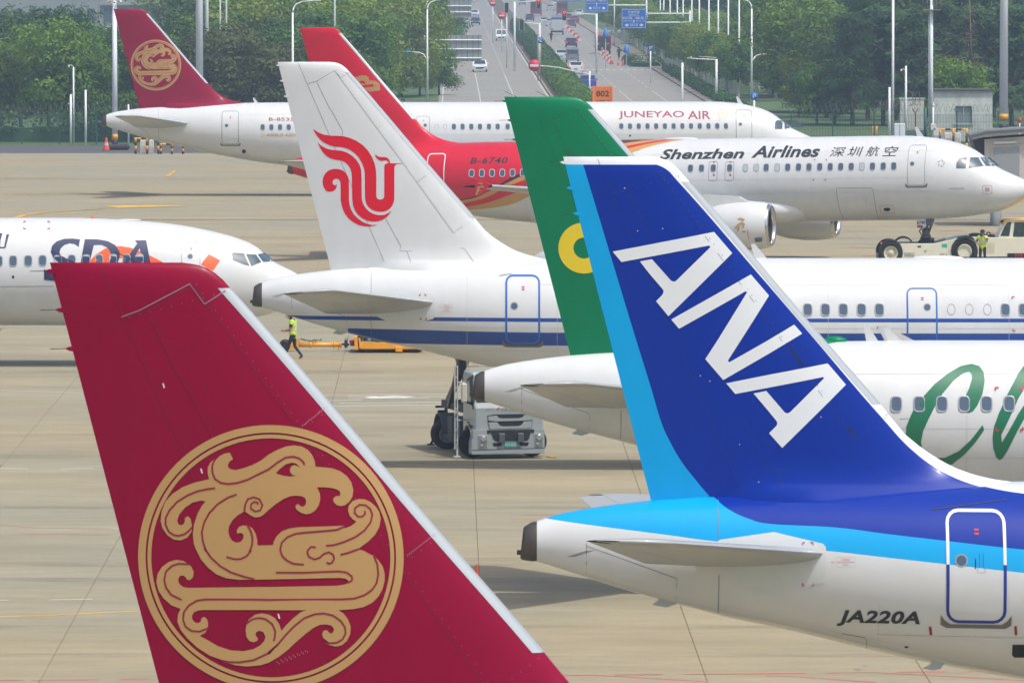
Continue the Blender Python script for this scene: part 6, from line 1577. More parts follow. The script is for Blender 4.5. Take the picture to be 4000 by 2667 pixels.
LMK = [(277, 'the left white fence post'), (335, 'the right white fence post'), (449, 'the floodlight mast'), (600, 'the farthest crimson tail'), (780, 'the thick grey mast'), (885, 'the thin pole pair'), (1144, 'the curved lamp'), (1250, 'the red tail'), (1440, 'the white tail top'), (1672, 'the nearest left street lamp'), (1815, 'the grey gantry signs'), (2475, 'the complete blue sign'), (2740, 'the row of white lamps'), (2925, 'the nearest right street lamp'), (3200, 'the farthest airliner nose'), (3487, 'the tall thin right pole'), (3538, 'the drooping camera post'), (3637, 'the caged platform mast'), (3762, 'the concrete hut'), (3920, 'the banded mast')]
def tlabel(kind, u, Y, h, what='broadleaf tree'):
    lu, ln = min(LMK, key=lambda q: abs(q[0] - u)); d = u - lu
    side = 'directly behind' if abs(d) < 26 else ('just left of' if d > -70 else 'well left of') if d < 0 else ('just right of' if d < 70 else 'well right of')
    row = 'front row' if Y < 617 else 'second row' if Y < 665 else 'third row' if Y < 760 else 'middle rows' if Y < 960 else 'farthest rows'
    size = 'low' if h < 7 else 'medium' if h < 9.3 else 'tall'
    return f'{size} {TONE[kind]} {what} {side} {ln}, {row}'
# tall row behind the left fence: u, depth, height, kind
LEFT = [(-40, 592, 7.8, 'mid', 1.1), (80, 598, 8.0, 'bright', 1.15), (190, 590, 9.2, 'bright', 1.1), (290, 600, 8.0, 'bright', 1.0), (355, 590, 7.0, 'mid', 1.0), (20, 640, 9.6, 'dark', 1.2), (120, 650, 9.9, 'dark', 1.1), (300, 650, 10.0, 'dark', .9), (390, 640, 8.6, 'mid', 1.0), (480, 600, 7.8, 'mid', 1.0), (530, 640, 8.6, 'dark', 1.1), (600, 600, 7.9, 'mid', 1.1), (680, 610, 7.8, 'mid', 1.05), (740, 650, 8.6, 'dark', 1.1),
        (810, 596, 8.2, 'olive', 1.2), (900, 600, 8.8, 'olive', 1.25), (1000, 592, 8.4, 'olive', 1.2), (1060, 610, 8.4, 'dark', 1.1), (850, 650, 9.6, 'mid', 1.1), (950, 650, 10.6, 'bright', 1.1), (1060, 660, 11.0, 'mid', 1.1), (1170, 640, 9.6, 'dark', 1.1),
        (1230, 610, 8.8, 'mid', 1.1), (1260, 650, 10.2, 'bright', 1.15), (1350, 640, 10.0, 'mid', 1.15), (1360, 668, 10.6, 'bright', 1.2), (1400, 640, 9.2, 'mid', 1.1), (1520, 850, 10.6, 'mid', 1.1), (1470, 722, 9.4, 'mid', 1.1), (1380, 700, 11, 'mid', 1.1), (1400, 612, 6.6, 'mid', 1.05),
        (1570, 725, 4.9, 'bright', 1.3), (1640, 730, 5.4, 'bright', 1.3), (1715, 735, 5.0, 'mid', 1.2), (1560, 860, 9.6, 'mid', 1.1), (1620, 830, 8.6, 'mid', 1.1), (1700, 850, 7.6, 'bright', 1.0), (1740, 880, 6.8, 'mid', .9), (1650, 900, 10.4, 'dark', 1.1), (1735, 985, 8.6, 'mid', 1), (1690, 1060, 10.6, 'mid', 1.1), (1735, 1120, 9.4, 'dark', 1.0), (1700, 1250, 12, 'mid', 1.1)]
for i, (u, Y, h, k, w) in enumerate(LEFT):
    zone = 'behind the fence left of the farthest crimson tail' if u < 440 else 'behind the farthest crimson tail' if u < 780 else 'between the thick grey mast and the red tail' if u < 1200 else 'between the red tail and the road' if u < 1630 else 'along the left side of the road'
    tree(k, ut(u, Y), Y, h, tlabel(k, u, Y, h), 'trees of the wood left of the road', w)
for row, (Y0, hh) in enumerate(((720, 11.5), (800, 13), (920, 14.5), (1080, 16), (1350, 19))):
    n = 15 - row
    for i in range(n):
        u = -120 + (1740) * (i + rt_.uniform(.2, .8)) / n
        if u < 700 and row > 0: continue
        if u < 680: continue
        k = rt_.choice(['dark', 'mid', 'mid', 'bright']); tree(k, ut(u, Y0), Y0 + rt_.uniform(-20, 20), hh * rt_.uniform(.85, 1.08), tlabel(k, u, Y0, hh), 'trees of the wood left of the road', 1.15)
# street trees with limewashed trunks along the right carriageway
y = 709
while y < 1250:
    for off in (28.6, 33.2):
        p = R(off + rt_.uniform(-.4, .4), y + rt_.uniform(-1.5, 1.5)); near = y < 800
        tree('street', p[0], p[1], rt_.uniform(5.6, 6.6) if near else rt_.uniform(6.4, 7.4), 'roadside tree with limewashed trunk along the right of the road', 'roadside trees with limewashed trunks', 1.15)
    y += 12 if y < 900 else 17
RIGHT = [(3020, 735, 9.6, 'bright', 1.15), (3125, 660, 9.2, 'bright', 1.15), (3150, 660, 10.6, 'bright', 1.15), (3230, 640, 10.0, 'mid', 1.1), (3290, 655, 9.4, 'bright', 1.1), (3120, 640, 5.8, 'bright', 1.0), (3190, 612, 5.6, 'mid', 1.0), (3060, 722, 6.6, 'bright', 1.1), (3260, 615, 7.6, 'dark', 1.2), (2990, 770, 10.8, 'mid', 1.0), (3060, 720, 11.6, 'mid', 1.1), (3180, 730, 12.0, 'dark', 1.1)]
for u, Y, h, k, w in RIGHT:
    tree(k, ut(u, Y), Y, h, tlabel(k, u, Y, h), 'trees of the wood right of the road', w)
for row, (Y0, hh) in enumerate(((830, 13), (1010, 14.5), (1120, 16), (1350, 18), (1700, 20))):
    n = 14
    for i in range(n):
        u = lerp((3020, 2690, 2600, 2540, 2480)[row], 4150, (i + rt_.uniform(.2, .8)) / n)
        k = rt_.choice(['dark', 'mid', 'mid', 'bright']); tree(k, ut(u, Y0), Y0 + rt_.uniform(-15, 15), hh * rt_.uniform(.85, 1.05), tlabel(k, u, Y0, hh), 'trees of the wood right of the road', 1.2)
for u, Y, h in ((3330, 610, 10.4), (3390, 628, 11.6), (3450, 612, 11), (3500, 630, 12.2), (3560, 610, 11), (3620, 640, 12.6), (3690, 615, 11.4), (3760, 640, 12.5), (3820, 612, 11), (3880, 640, 12.2), (3950, 610, 11.2), (4020, 630, 12), (3350, 670, 12.5), (3450, 680, 13), (3580, 680, 13.4), (3700, 690, 13.5), (3830, 690, 13), (3960, 680, 13)):
    tree('con', ut(u, Y), Y, h, tlabel('con', u, Y, h, 'conifer'), 'dark conifers behind the concrete hut', 1.25)
tree('bright', ut(3745, 575), 575, 6.4, 'round bright green tree rising right behind the concrete hut roof', None, 1.12)
# a bare dead conifer among them
rt = thing('dead_tree', 'bare brown dead conifer between the two grey masts at right', 'tree', (ut(3790, 600), 600, 0)); b = MB(); b.tube([(0, 0, 0), (.1, 0, 5), (-.1, 0, 11)], .14, 8, taper=.04); b.obj('trunk', M_twig, rt)
b = MB(); r2 = random.Random(3)
for i in range(60):
    z = r2.uniform(4, 10.6); a = r2.uniform(0, 6.28); l = (11.6 - z) * .34 * r2.uniform(.6, 1.1); p0 = Vector((0, 0, z)); p1 = p0 + Vector((cos(a) * l * .6, sin(a) * l * .6, .05)); p2 = p0 + Vector((cos(a) * l, sin(a) * l, -.25))
    b.tube([p0, p1, p2], .03, 4, taper=.008)
o = b.obj('branch', M_twig, rt); o['kind'] = 'stuff'
# clipped hedges: median hedge in separate runs, and the kerb hedge at right
def hedge(name, label, o0, o1, y0, y1, h, m, seed, dens=22, leaf=.2):
    rnd = random.Random(seed); vs = []; fs = []; n = int((y1 - y0) * dens)
    def put(p, nrm):
        t = nrm.orthogonal().normalized(); t.rotate(Quaternion(nrm, rnd.uniform(0, 6.28))); q = nrm.cross(t); s = leaf * rnd.uniform(.6, 1.3); o = len(vs)
        vs.extend([p - t * s, p + q * s * .6, p + t * s, p - q * s * .6]); fs.append((o, o + 1, o + 2, o + 3))
    wd = o1 - o0
    for i in range(n):
        a = rnd.random(); yy = rnd.uniform(y0, y1); edge = min(1, min(yy - y0, y1 - yy) / 1.2 + .3); bump = 1 + .18 * sin(yy * .7 + seed) + .1 * sin(yy * 1.9)
        th = pi * rnd.random(); ca, sa = cos(th), sin(th)
        x = o0 + wd / 2 + wd / 2 * (abs(ca) ** .5) * (1 if ca > 0 else -1) * edge; z = .1 + h * bump * (sa ** .45) * edge * (1 - .1 * rnd.random())
        nrm = Vector((ca + rnd.gauss(0, .4), rnd.gauss(0, .5), sa + rnd.gauss(0, .4))).normalized(); r = R(x, yy, z); put(Vector(r), nrm)
    me = bpy.data.meshes.new(name); me.from_pydata([tuple(v) for v in vs], [], fs); me.materials.append(m); me.update()
    core = MB(); q = [R(lerp(o0, o1, f), y, z) for y in (y0 + .4, y1 - .4) for f, z in ((.08, 0), (.92, 0), (.85, h * .5), (.15, h * .5))]
    rt = tag(link(name, me), label, 'hedge')
    core.add(q, [(0, 1, 2, 3), (4, 7, 6, 5), (0, 4, 5, 1), (1, 5, 6, 2), (2, 6, 7, 3), (3, 7, 4, 0)]); core.obj('hedge_core', L_dark, rt)
    return rt
for i, (y0, y1, o0, o1, h, lb) in enumerate(((640, 880, 10.9, 14.0, 1.2, 'long clipped hedge in the median, the run nearest the airport'), (884, 985, 10.9, 13.8, 1.5, 'bushy median hedge behind the blue arrow sign'), (990, 1060, 10.9, 13.6, 1.8, 'taller median hedge run in front of the signal backs'), (1085, 1300, 10.9, 13.4, 1.7, 'far median hedge run below the farther no-entry sign'))):
    hedge('hedge', lb, o0, o1, y0, y1, h, L_mid if i == 0 else L_dark, i + 1, 60 if i == 0 else 70, .17)
hedge('hedge', 'low clipped hedge along the right kerb under the limewashed trunks', 26.0, 27.6, 640, 872, .8, L_dark, 9, 28, .15)
hedge('hedge', 'short hedge ending at the striped bollards in the side road mouth', 22.6, 27.4, 905, 935, 1.0, L_dark, 10, 60, .16)
hedge('hedge', 'scrubby undergrowth along the foot of the left fence', -50, -17, 560, 563.5, 2.2, L_dark, 12, 5200, .2)
# ---------------------------------------------------------------- buildings behind
M_tower = mat('pale_render', rgb(150, 154, 154), .8, noise=(.3, .1)); M_win = mat('building_glass', rgb(84, 98, 110), .25, spec=.6)
def building(label, u0, u1, Y, h, depth, cols, rows, bands=False, step=None):
    x0, x1 = ut(u0, Y), ut(u1, Y); w = x1 - x0; rt = thing('apartment_building', label, 'building', ((x0 + x1) / 2, Y, 0))
    b = MB(); b.box((0, depth / 2, h / 2), (w, depth, h)); b.obj('wall', M_tower, rt)
    for r in range(rows):
        for c in range(cols):
            b = MB(); b.box((-w / 2 + w * (c + .5) / cols, -.06, h * (r + .55) / rows), (w / cols * .5, .1, h / rows * .5)); b.obj('window', M_win, rt)
    if bands:
        for r in range(1, rows + 1):
            b = MB(); b.box((0, -.25, h * r / rows - .15), (w + .1, .5, .3)); b.obj('balcony_slab', M_tower, rt)
    b = MB(); b.box((0, depth / 2, h + .2), (w + .4, depth + .4, .4)); b.obj('roof', M_tower, rt)
    return rt
building('long pale slab building rising behind the trees at top left', -120, 385, 1080, 26, 14, 9, 8)
building('grey block with wide window beside the floodlight mast', 392, 640, 1000, 22, 12, 4, 6, True)
building('low balcony block right of the farthest crimson tail', 625, 680, 930, 8.6, 8, 1, 3, True)
bd = building('white building glimpsed behind the conifers at right edge', 3975, 4100, 700, 4.6, 6, 3, 1)
# concrete hut and walls behind the right fence
M_hut = mat('weathered_concrete', rgb(200, 204, 198), .9, noise=(.9, .3))
HY = 562.0; hs = sc(HY)
def hv(u, v): p = P(u, v, HY); return p.x, p.z
x0, z1 = hv(3647, 356); x1, _ = hv(3877, 356)
HT = thing('concrete_hut', 'weathered flat-roofed concrete hut with one shuttered window, behind the right fence', 'hut', (x0, HY, 0)); w = x1 - x0
wx0, wz1 = hv(3732, 415); wx1, wz0 = hv(3797, 483)
b = MB()
for a0, a1, c0, c1 in ((0, wx0 - x0, 0, z1), (wx1 - x0, w, 0, z1), (wx0 - x0, wx1 - x0, 0, wz0), (wx0 - x0, wx1 - x0, wz1, z1)): b.box(((a0 + a1) / 2, .15, (c0 + c1) / 2), (a1 - a0, .3, c1 - c0))
b.box((.15, 2.5, z1 / 2), (.3, 4.4, z1)); b.box((w - .15, 2.5, z1 / 2), (.3, 4.4, z1)); b.obj('wall', M_hut, HT)
b = MB(); b.box((w / 2, 2.4, z1 + .06), (w + .16, 5.2, .12)); b.obj('roof', mat('roof_edge', rgb(74, 72, 70), .9), HT)
b = MB(); b.box(((wx0 + wx1) / 2 - x0, .22, (wz0 + wz1) / 2), (wx1 - wx0, .05, wz1 - wz0)); wn_ = b.obj('window', mat('shutter_grey', rgb(126, 140, 142), .6), HT)
b = MB(); b.box(((wx0 + wx1) / 2 - x0, -.03, wz0 - .05), (wx1 - wx0 + .2, .12, .1)); b.obj('sill', M_hut, wn_)
b = MB(); b.box(((wx0 + wx1) / 2 - x0, .17, (wz0 + wz1) / 2), (.06, .04, wz1 - wz0)); b.obj('mullion', M_hut, wn_)
for nm, u0, u1, v, lab in (('boundary_wall', 3543, 3610, 388, 'pale rough wall block under the razor wire left of the hut'), ('gate_pillar', 3516, 3533, 388, 'narrow whitish gate pillar with a cable beside the camera post')):
    x0, z1 = hv(u0, v); x1, _ = hv(u1, v); b = MB(); b.box(((x0 + x1) / 2, HY + .2, z1 / 2), (x1 - x0, .4, z1)); t = thing(nm, lab, 'wall'); b.obj('wall', mat('rough_render', rgb(196, 196, 186), .9, noise=(1.5, .18)), t)
    b = MB(); b.box(((x0 + x1) / 2, HY + .2, z1 + .05), (x1 - x0 + .1, .5, .1)); b.obj('coping', M_hut, t)
# ---------------------------------------------------------------- perimeter fence
M_fence = mat('fence_green', rgb(44, 88, 76), .6); M_wire = mat('razor_wire', rgb(120, 122, 116), .6, .3)
FY = 553.0
def fence(label, u0, u1):
    xa, xb = ut(u0, FY), ut(u1, FY); rt = thing('perimeter_fence', label, 'fence', (xa, FY, 0)); L = xb - xa; n = max(1, round(L / 3.0))
    pm = MB(); pm.box((0, 0, 1.25), (.09, .09, 2.5)); pm.tube([(0, 0, 2.45), (-.22, 0, 2.8)], .035, 6); pm.tube([(0, 0, 2.45), (.22, 0, 2.8)], .035, 6); pm = pm.mesh('post', M_fence)
    wp = MB(); st = L / n
    for k in range(int(st / .12)): wp.box((.06 + k * .12, 0, 1.2), (.026, .014, 2.3))
    for z in (.1, .65, 1.2, 1.75, 2.3): wp.box((st / 2, .012, z), (st, .016, .02))
    wp = wp.mesh('mesh_panel', M_fence, fix=False)
    for i in range(n + 1): link('post', pm, rt, (i * st, 0, 0))
    for i in range(n):
        o = link('mesh_panel', wp, rt, (i * st, 0, 0)); o['kind'] = 'stuff'
    b = MB(); pts = []; per = .42; m = int(L / per * 10)
    for i in range(m): t = i * .628; pts.append(Vector((per * i / 10, .3 * cos(t), 2.85 + .32 * sin(t))))
    for i in range(m - 1):
        p, q = pts[i], pts[i + 1]; e = Vector((0, .0, .018)); f = Vector((.012, .012, 0)); b.add([p - e, q - e, q + e, p + e], [(0, 1, 2, 3)]); b.add([p - f, q - f, q + f, p + f], [(0, 1, 2, 3)])
    o = b.obj('razor_coil', M_wire, rt, fix=False); o['kind'] = 'stuff'
fence('green mesh fence with razor wire left of the farthest airliner tail', -60, 960)
fence('green mesh fence with razor wire at right, before the hut and grass', 3090, 4060)
# big loose coils on the fence top at right
for u, r, lab in ((3401, .38, 'leftmost large loop of razor wire on the fence top'), (3452, .40, 'large loop of razor wire beside the white post'), (3525, .55, 'largest loop of razor wire, round the camera post')):
    x, z = hv(u, 402 if r < .5 else 375); b = MB()
    for k in range(6): b.lathe([(-.01, r - .012), (.01, r - .012), (.01, r + .012), (-.01, r + .012), (-.01, r - .012)], (x + k * .17, FY - .3 + .05 * k, z), (1, .25 * sin(k * 2), .2 * cos(k)) if k else (.35, 1, 0), 22)
    tag(b.obj('wire_coil', M_wire), lab, 'razor wire', 'large razor wire loops at right')
# ---------------------------------------------------------------- masts, lamps, posts
M_galv = mat('galvanised_steel', rgb(226, 232, 234), .6, .0, noise=(.8, .1)); M_whitep = mat('white_post', rgb(236, 238, 236), .5); M_bk = mat('black_band', rgb(36, 36, 38), .6); M_yb = mat('yellow_band', rgb(226, 160, 40), .5); M_lampb = mat('blue_lamp', rgb(46, 112, 188), .4); M_camw = mat('camera_white', rgb(214, 212, 204), .4)
def mast(label, u, Y, ztop, r, band=True, flood=None, name='light_mast'):
    rt = thing(name, label, 'mast', (ut(u, Y), Y, 0)); b = MB(); b.cyl((0, 0, 1.0 if band else 0), (0, 0, ztop), r * 1.05, r * .8, 14); b.obj('pole', M_galv, rt)
    if band:
        b = MB(); b.cyl((0, 0, .55), (0, 0, 1.0), r * 1.1, n=14); b.obj('yellow_band', M_yb, rt); b = MB(); b.cyl((0, 0, 0), (0, 0, .55), r * 1.12, n=14); b.obj('black_base', M_bk, rt)
    if flood:
        b = MB()
        for i in range(8): a = 2 * pi * i / 8; b.sphere((.45 * cos(a), .45 * sin(a), flood - .1 + .12 * (i % 2)), .16, 8, 0, (1, 1, .7)); b.tube([(0, 0, flood - .3), (.45 * cos(a), .45 * sin(a), flood - .1)], .025, 5)
        b.obj('floodlight', M_camw, rt)
    return rt
m1 = mast('floodlight mast with white lamp ring just behind the farthest crimson tail', 449, 546, 11.2, .21, flood=11.3)
b = MB(); b.box((.18, -.3, 2.1), (.55, .35, .65), bev=.03); b.obj('junction_box', M_camw, m1)
mast('thick grey mast right of the farthest crimson tail', 780, 552, 26, .29)
mast('grey mast half hidden by trees right of the thick mast', 809, 620, 22, .17, band=False)
for u, lb in ((861, 'thinner left pole of the pair over the olive trees'), (885, 'thinner right pole of the pair over the olive trees'), (1308, 'thin white pole tip above the trees right of the curved lamp')): mast(lb, u, 622, 20, .09, band=False, name='thin_pole')
m2 = mast('thick grey mast with black and yellow base at the right edge', 3920, 546, 26, .32)
m2.children[1].location = (0, 0, 1.1); m2.children[2].location = (0, 0, 1.55); m2.children[0].location = (0, 0, 1.2)
m3 = mast('grey mast carrying a caged lamp platform beside the hut', 3637, 556, 11.4, .15, band=False)
b = MB(); z = P(3637, 40, 556).z
b.box((0, 0, z), (1.45, 1.0, .06))
for s in (-.7, -.35, .35, .7): b.tube([(s, -.45, z), (s, -.45, z + 1.0)], .022, 5)
b.tube([(-.7, -.45, z + .95), (.7, -.45, z + .95)], .022, 5)
b.obj('platform', mat('rusty_steel', rgb(140, 124, 104), .7), m3)
b = MB(); b.cyl((.0, 0, z + .9), (.02, 0, z + 1.1), .1, n=8); b.box((-.3, -.2, z + 1.0), (.3, .2, .2), bev=.04); b.box((.3, -.2, z + 1.0), (.3, .2, .2), bev=.04); b.obj('floodlight', M_camw, m3)
b = MB(); b.tube([(-.2, -.1, 1.2), (-.2, -.1, z)], .018, 5)
for k in range(60): b.box((-.2, -.1, 1.4 + k * .14), (.1, .02, .02))
b.obj('climbing_ladder', M_galv, m3)
def post(name, label, cat, u, Y, vtop, r, m, extra=None):
    rt = thing(name, label, cat, (ut(u, Y), Y, 0)); zt = P(u, vtop, Y).z; b = MB(); b.cyl((0, 0, 0), (0, 0, zt), r, r * .9, 10); b.obj('pole', m, rt)
    if extra: extra(rt, zt)
    return rt
def camhead(rt, z, s=-1):
    b = MB(); b.tube([(0, 0, z - .35), (s * .25, 0, z - .22)], .03, 6); b.box((s * .36, 0, z - .34), (.16, .3, .2), bev=.05); b.obj('camera', M_camw, rt)
post('camera_post', 'slim grey camera post between the two white posts at left', 'post', 288, 556, 262, .07, M_galv, lambda r, z: camhead(r, z + .4))
post('fence_post', 'left white post in front of the left fence', 'post', 277, 550, 370, .09, M_whitep, lambda r, z: (lambda b: (b.box((0, 0, z - .7), (.42, .1, .07)), b.box((.05, 0, z - .05), (.14, .1, .2)), b.obj('bracket', M_camw, r)))(MB()))
post('fence_post', 'right white post in front of the left fence', 'post', 335, 550, 352, .09, M_whitep)
post('fence_post', 'short white post under the farthest tail cone', 'post', 502, 547, 408, .07, M_whitep)
post('lamp_pole', 'tall thin pale pole left of the white post at right', 'post', 3487, 560, -30, .11, M_whitep, None)
post('fence_post', 'white ringed post beside the tall thin pole at right', 'post', 3474, 550, 341, .10, M_whitep, lambda r, z: (lambda b: (b.lathe([(0, .13), (.12, .16), (.25, .13)], (0, 0, .5), (0, 0, 1), 12), b.obj('collar', M_camw, r)))(MB()))
post('camera_post', 'grey camera post with drooping white camera before the wire loop', 'post', 3538, 552, 258, .09, M_galv, lambda r, z: camhead(r, z))
def domecam(r, z):
    b = MB(); b.sphere((0, 0, z + .05), .11, 10); b.cyl((0, 0, z + .05), (0, 0, z + .3), .05, n=8); b.obj('dome_camera', M_camw, r)
    b = MB(); b.box((0, 0, 1.5), (.42, .3, .5), bev=.03); b.box((.2, 0, 1.1), (.4, .3, .6), bev=.02); b.obj('control_box', M_camw, r)
post('camera_post', 'short white dome camera post with boxes before the hut corner', 'post', 3645, 548, 415, .07, M_whitep, domecam)
post('fence_pillar', 'dark green thick fence pillar under the stone-filled wire loop', 'post', 3614, 549, 420, .14, M_fence)
post('warning_lamp', 'red lamp on a stub post above the boarding bridge roof', 'lamp', 3983, 520, 470, .05, M_whitep, lambda r, z: (lambda b: (b.sphere((0, 0, z), .15, 10, 0, (1, 1, 1.3)), b.obj('lamp', mat('red_lamp', rgb(196, 30, 48), .4), r)))(MB()))
post('camera_post', 'white banded camera post with a long arm, left of the nearest right street lamp', 'post', 2798, 700, 232, .13, M_whitep, lambda r, z: (lambda b: (b.tube([(0, 0, z - .05), (-2.9, 0, z + .1)], .05, 6), b.obj('arm', M_whitep, r), camhead(r, z + .5, -7)))(MB()))
post('camera_post', 'plain white post at the road edge before the limewashed trunks', 'post', 2665, 640, 246, .11, M_whitep)
# street lamps: high curved arm, some with a lower blue lantern
def street_lamp(label, off, Y, h, side=1, blue=0, group=None):
    p = R(off, Y); rt = thing('street_lamp', label, 'street lamp', (p[0], Y, 0), 0, group); b = MB()
    b.cyl((0, 0, 0), (0, 0, h - .9), .12, .075, 10); b.tube([(0, 0, h - .9), (side * .08, 0, h - .5), (side * .3, 0, h - .2), (side * .8, 0, h), (side * 1.7, 0, h + .1)], .07, 8, taper=.045); b.obj('pole', M_whitep, rt)
    b = MB(); b.box((side * 2.0, 0, h + .1), (.7, .26, .12), bev=.04); b.obj('lantern', M_camw, rt)
    if blue:
        b = MB(); b.tube([(0, 0, 4.2), (blue * .35, 0, 4.75), (blue * .8, 0, 4.95), (blue * 1.5, 0, 5.0)], .05, 8); b.obj('side_arm', M_whitep, rt)
        b = MB(); b.sphere((blue * 1.95, 0, 5.0), .5, 12, 0, (1.05, .4, .28)); b.obj('blue_lantern', M_lampb, rt)
    return rt
GR = 'street lamps along the right of the road'; GLF = 'street lamps along the left of the road'
for i, Y in enumerate((688, 718, 746, 774, 802, 833, 859, 891, 914, 944, 972, 988)):
    street_lamp('nearest right-hand street lamp, with a blue lantern on its lower arm' if i == 0 else 'plain white street lamp in the receding row at right', 29.3, Y, 10.3 if i < 1 else 11.2, -1, 1 if i == 0 else 0, None if i == 0 else GR)
for i, Y in enumerate((700, 748, 792, 838, 890)):
    street_lamp(('nearest left-hand street lamp, its blue lantern lowest', 'second left-hand street lamp with blue lantern', 'third left-hand street lamp, blue lantern highest')[i] if i < 3 else 'plain street lamp far along the left of the road', -2.3 if i == 0 else -2.6, Y, 10.1 if i == 0 else 12.5, 1, -1 if i < 3 else 0, None if i < 3 else GLF)
rt = street_lamp('white curved street lamp rising out of trees left of the red tail', 0, 584, 10.9, 1); rt.location.x = ut(1144, 584)
# ---------------------------------------------------------------- road signs and signals
M_sblue = mat('sign_blue', rgb(28, 104, 190), .5); M_swhite = mat('sign_white', rgb(220, 224, 224), .5); M_sred = mat('sign_red', rgb(206, 24, 52), .5); M_sback = mat('sign_back', rgb(150, 156, 156), .6, .2)
def disc(b, r, y, mi, c=(0, 0)): b.lathe([(0, 0), (0, r), (.02, r)], (c[0], y, c[1]), (0, 1, 0), 28, mi)
def noentry(label, u, v, Y, r, arm=None):
    p = P(u, v, Y); rt = thing('no_entry_sign', label, 'road sign', (p.x, Y, p.z) if arm is None else (p.x, Y, 0)); z = 0 if arm is None else p.z
    b = MB(); b.lathe([(0, 0), (0, r), (.04, r), (.04, 0)], (0, 0, z), (0, 1, 0), 32); b.obj('face', M_sred, rt)
    b = MB(); b.box((0, -.015, z), (r * 1.45, .02, r * .42)); b.obj('bar', M_swhite, rt)
    if arm:
        x1 = ut(arm, Y) - p.x; b = MB(); b.tube([(x1, .1, 0), (x1, .1, z - .55)], .09, 8); b.tube([(x1, .1, z - .85), (x1 * .7, .1, z - .55), (x1 * .45, .08, z - .2), (x1 * .2, .06, z - .05), (0, .05, z)], .045, 8); b.obj('post', M_galv, rt)
    else:
        b = MB(); b.cyl((0, .08, -p.z), (0, .08, 0), .07, n=8); b.obj('post', M_galv, rt)
    return rt
noentry('large red no-entry sign held out over the median hedge on a curved arm', 2087, 257, 715, .60, 2303)
noentry('smaller red no-entry sign beyond the median hedge end', 1960, 62, 1030, .52); noentry('farthest faded red no-entry sign over the left carriageway', 1925, 13, 1120, .50)
def dirsign(label, u0, u1, v0, v1, Y, lines, arm=1):
    a, c = P(u0, v1, Y), P(u1, v0, Y); w, h = c.x - a.x, c.z - a.z; rt = thing('direction_sign', label, 'road sign', (a.x, Y, 0))
    b = MB(); b.box((w / 2, 0, a.z + h / 2), (w, .06, h), bev=.02); b.obj('panel', M_sblue, rt)
    b = MB(); vs, fs = stroke2d([(.06 * w, a.z + .07 * h), (.94 * w, a.z + .07 * h), (.94 * w, a.z + .93 * h), (.06 * w, a.z + .93 * h)], .03, True)
    vs, fs = stroke2d([(.03 * w, a.z + .04 * h), (.97 * w, a.z + .04 * h), (.97 * w, a.z + .96 * h), (.03 * w, a.z + .96 * h)], .05, True); b.add([(x, -.035, z) for x, z in vs], fs); b.obj('border', M_swhite, rt)
    for t, x0, x1, z0, z1 in lines: flat_text('sign_lettering', t, rt, x0 * w, x1 * w, a.z + z0 * h, a.z + z1 * h, -.04, M_swhite)
    for cx, dr in ((.22, -1), (.80, 1)):
        b = MB(); z = a.z + .17 * h; b.add([(cx * w + dr * .09 * w, -.04, z), (cx * w - dr * .02 * w, -.04, z + .08 * h), (cx * w - dr * .02 * w, -.04, z + .03 * h), (cx * w - dr * .07 * w, -.04, z + .03 * h), (cx * w - dr * .07 * w, -.04, z - .03 * h), (cx * w - dr * .02 * w, -.04, z - .03 * h), (cx * w - dr * .02 * w, -.04, z - .08 * h)], [list(range(7))]); b.obj('arrow', M_swhite, rt)
    b = MB(); z = a.z + .42 * h; b.add([(.5 * w, -.04, z + .02 * h), (.54 * w, -.04, z - .05 * h), (.515 * w, -.04, z - .05 * h), (.515 * w, -.04, z - .14 * h), (.485 * w, -.04, z - .14 * h), (.485 * w, -.04, z - .05 * h), (.46 * w, -.04, z - .05 * h)], [list(range(7))]); b.obj('arrow', M_swhite, rt)
    b = MB(); x1 = w + 5.2; b.cyl((x1, .25, 0), (x1, .25, a.z + h * .9), .11, n=10); b.tube([(x1, .2, a.z + h * .75), (0.1 * w, .12, a.z + h * .75)], .09, 8); b.tube([(x1, .2, a.z + h * .3), (.1 * w, .12, a.z + h * .3)], .09, 8); b.obj('gantry_post', M_galv, rt)
    return rt
LN = [('航站区路', .27, .73, .76, .90), ('TERMINAL RD', .28, .70, .64, .71), ('航站四路', .05, .44, .46, .60), ('福永', .56, .92, .46, .60), ('Hangzhan 4th Rd', .06, .42, .34, .41), ('Fuyong Ave', .58, .94, .34, .41), ('宝安大道', .34, .66, .12, .25)]
dirsign('complete blue direction sign with white arrows, in front of the roadside trees', 2427, 2525, 35, 112, 846, LN); dirsign('blue direction sign cut by the top of the frame left of the complete one', 2286, 2376, -40, 48, 960, LN); dirsign('farthest blue direction sign, only its lower edge in frame', 2200, 2268, -70, 6, 1090, LN)
def backsign(label, u0, u1, v0, v1, Y, rails, cols):
    a, c = P(u0, v1, Y), P(u1, v0, Y); w, h = c.x - a.x, c.z - a.z; rt = thing('gantry_sign', label, 'road sign', (a.x, Y, 0)); b = MB(); b.box((w / 2, 0, a.z + h / 2), (w, .05, h)); b.obj('panel', M_sback, rt)
    for v in rails: z = P(u0, v, Y).z; b = MB(); b.tube([(-2.6, -.15, z), (w, -.15, z)], .07, 8); b.obj('rail', M_whitep, rt)
    for i in range(cols): b = MB(); b.box((w * (i + .4) / cols, -.07, a.z + h / 2), (.05, .06, h)); b.obj('stiffener', M_strut, rt)
    b = MB(); b.cyl((-2.6, 0, 0), (-2.6, 0, a.z + h), .16, n=10); b.obj('post', M_galv, rt)
backsign('nearer grey back of a gantry sign with white rails, left of the road', 1752, 1882, 138, 240, 790, (157, 192, 227), 6); backsign('farther grey back of a gantry sign at the top, left of the road', 1750, 1842, -10, 70, 960, (24, 48), 5)
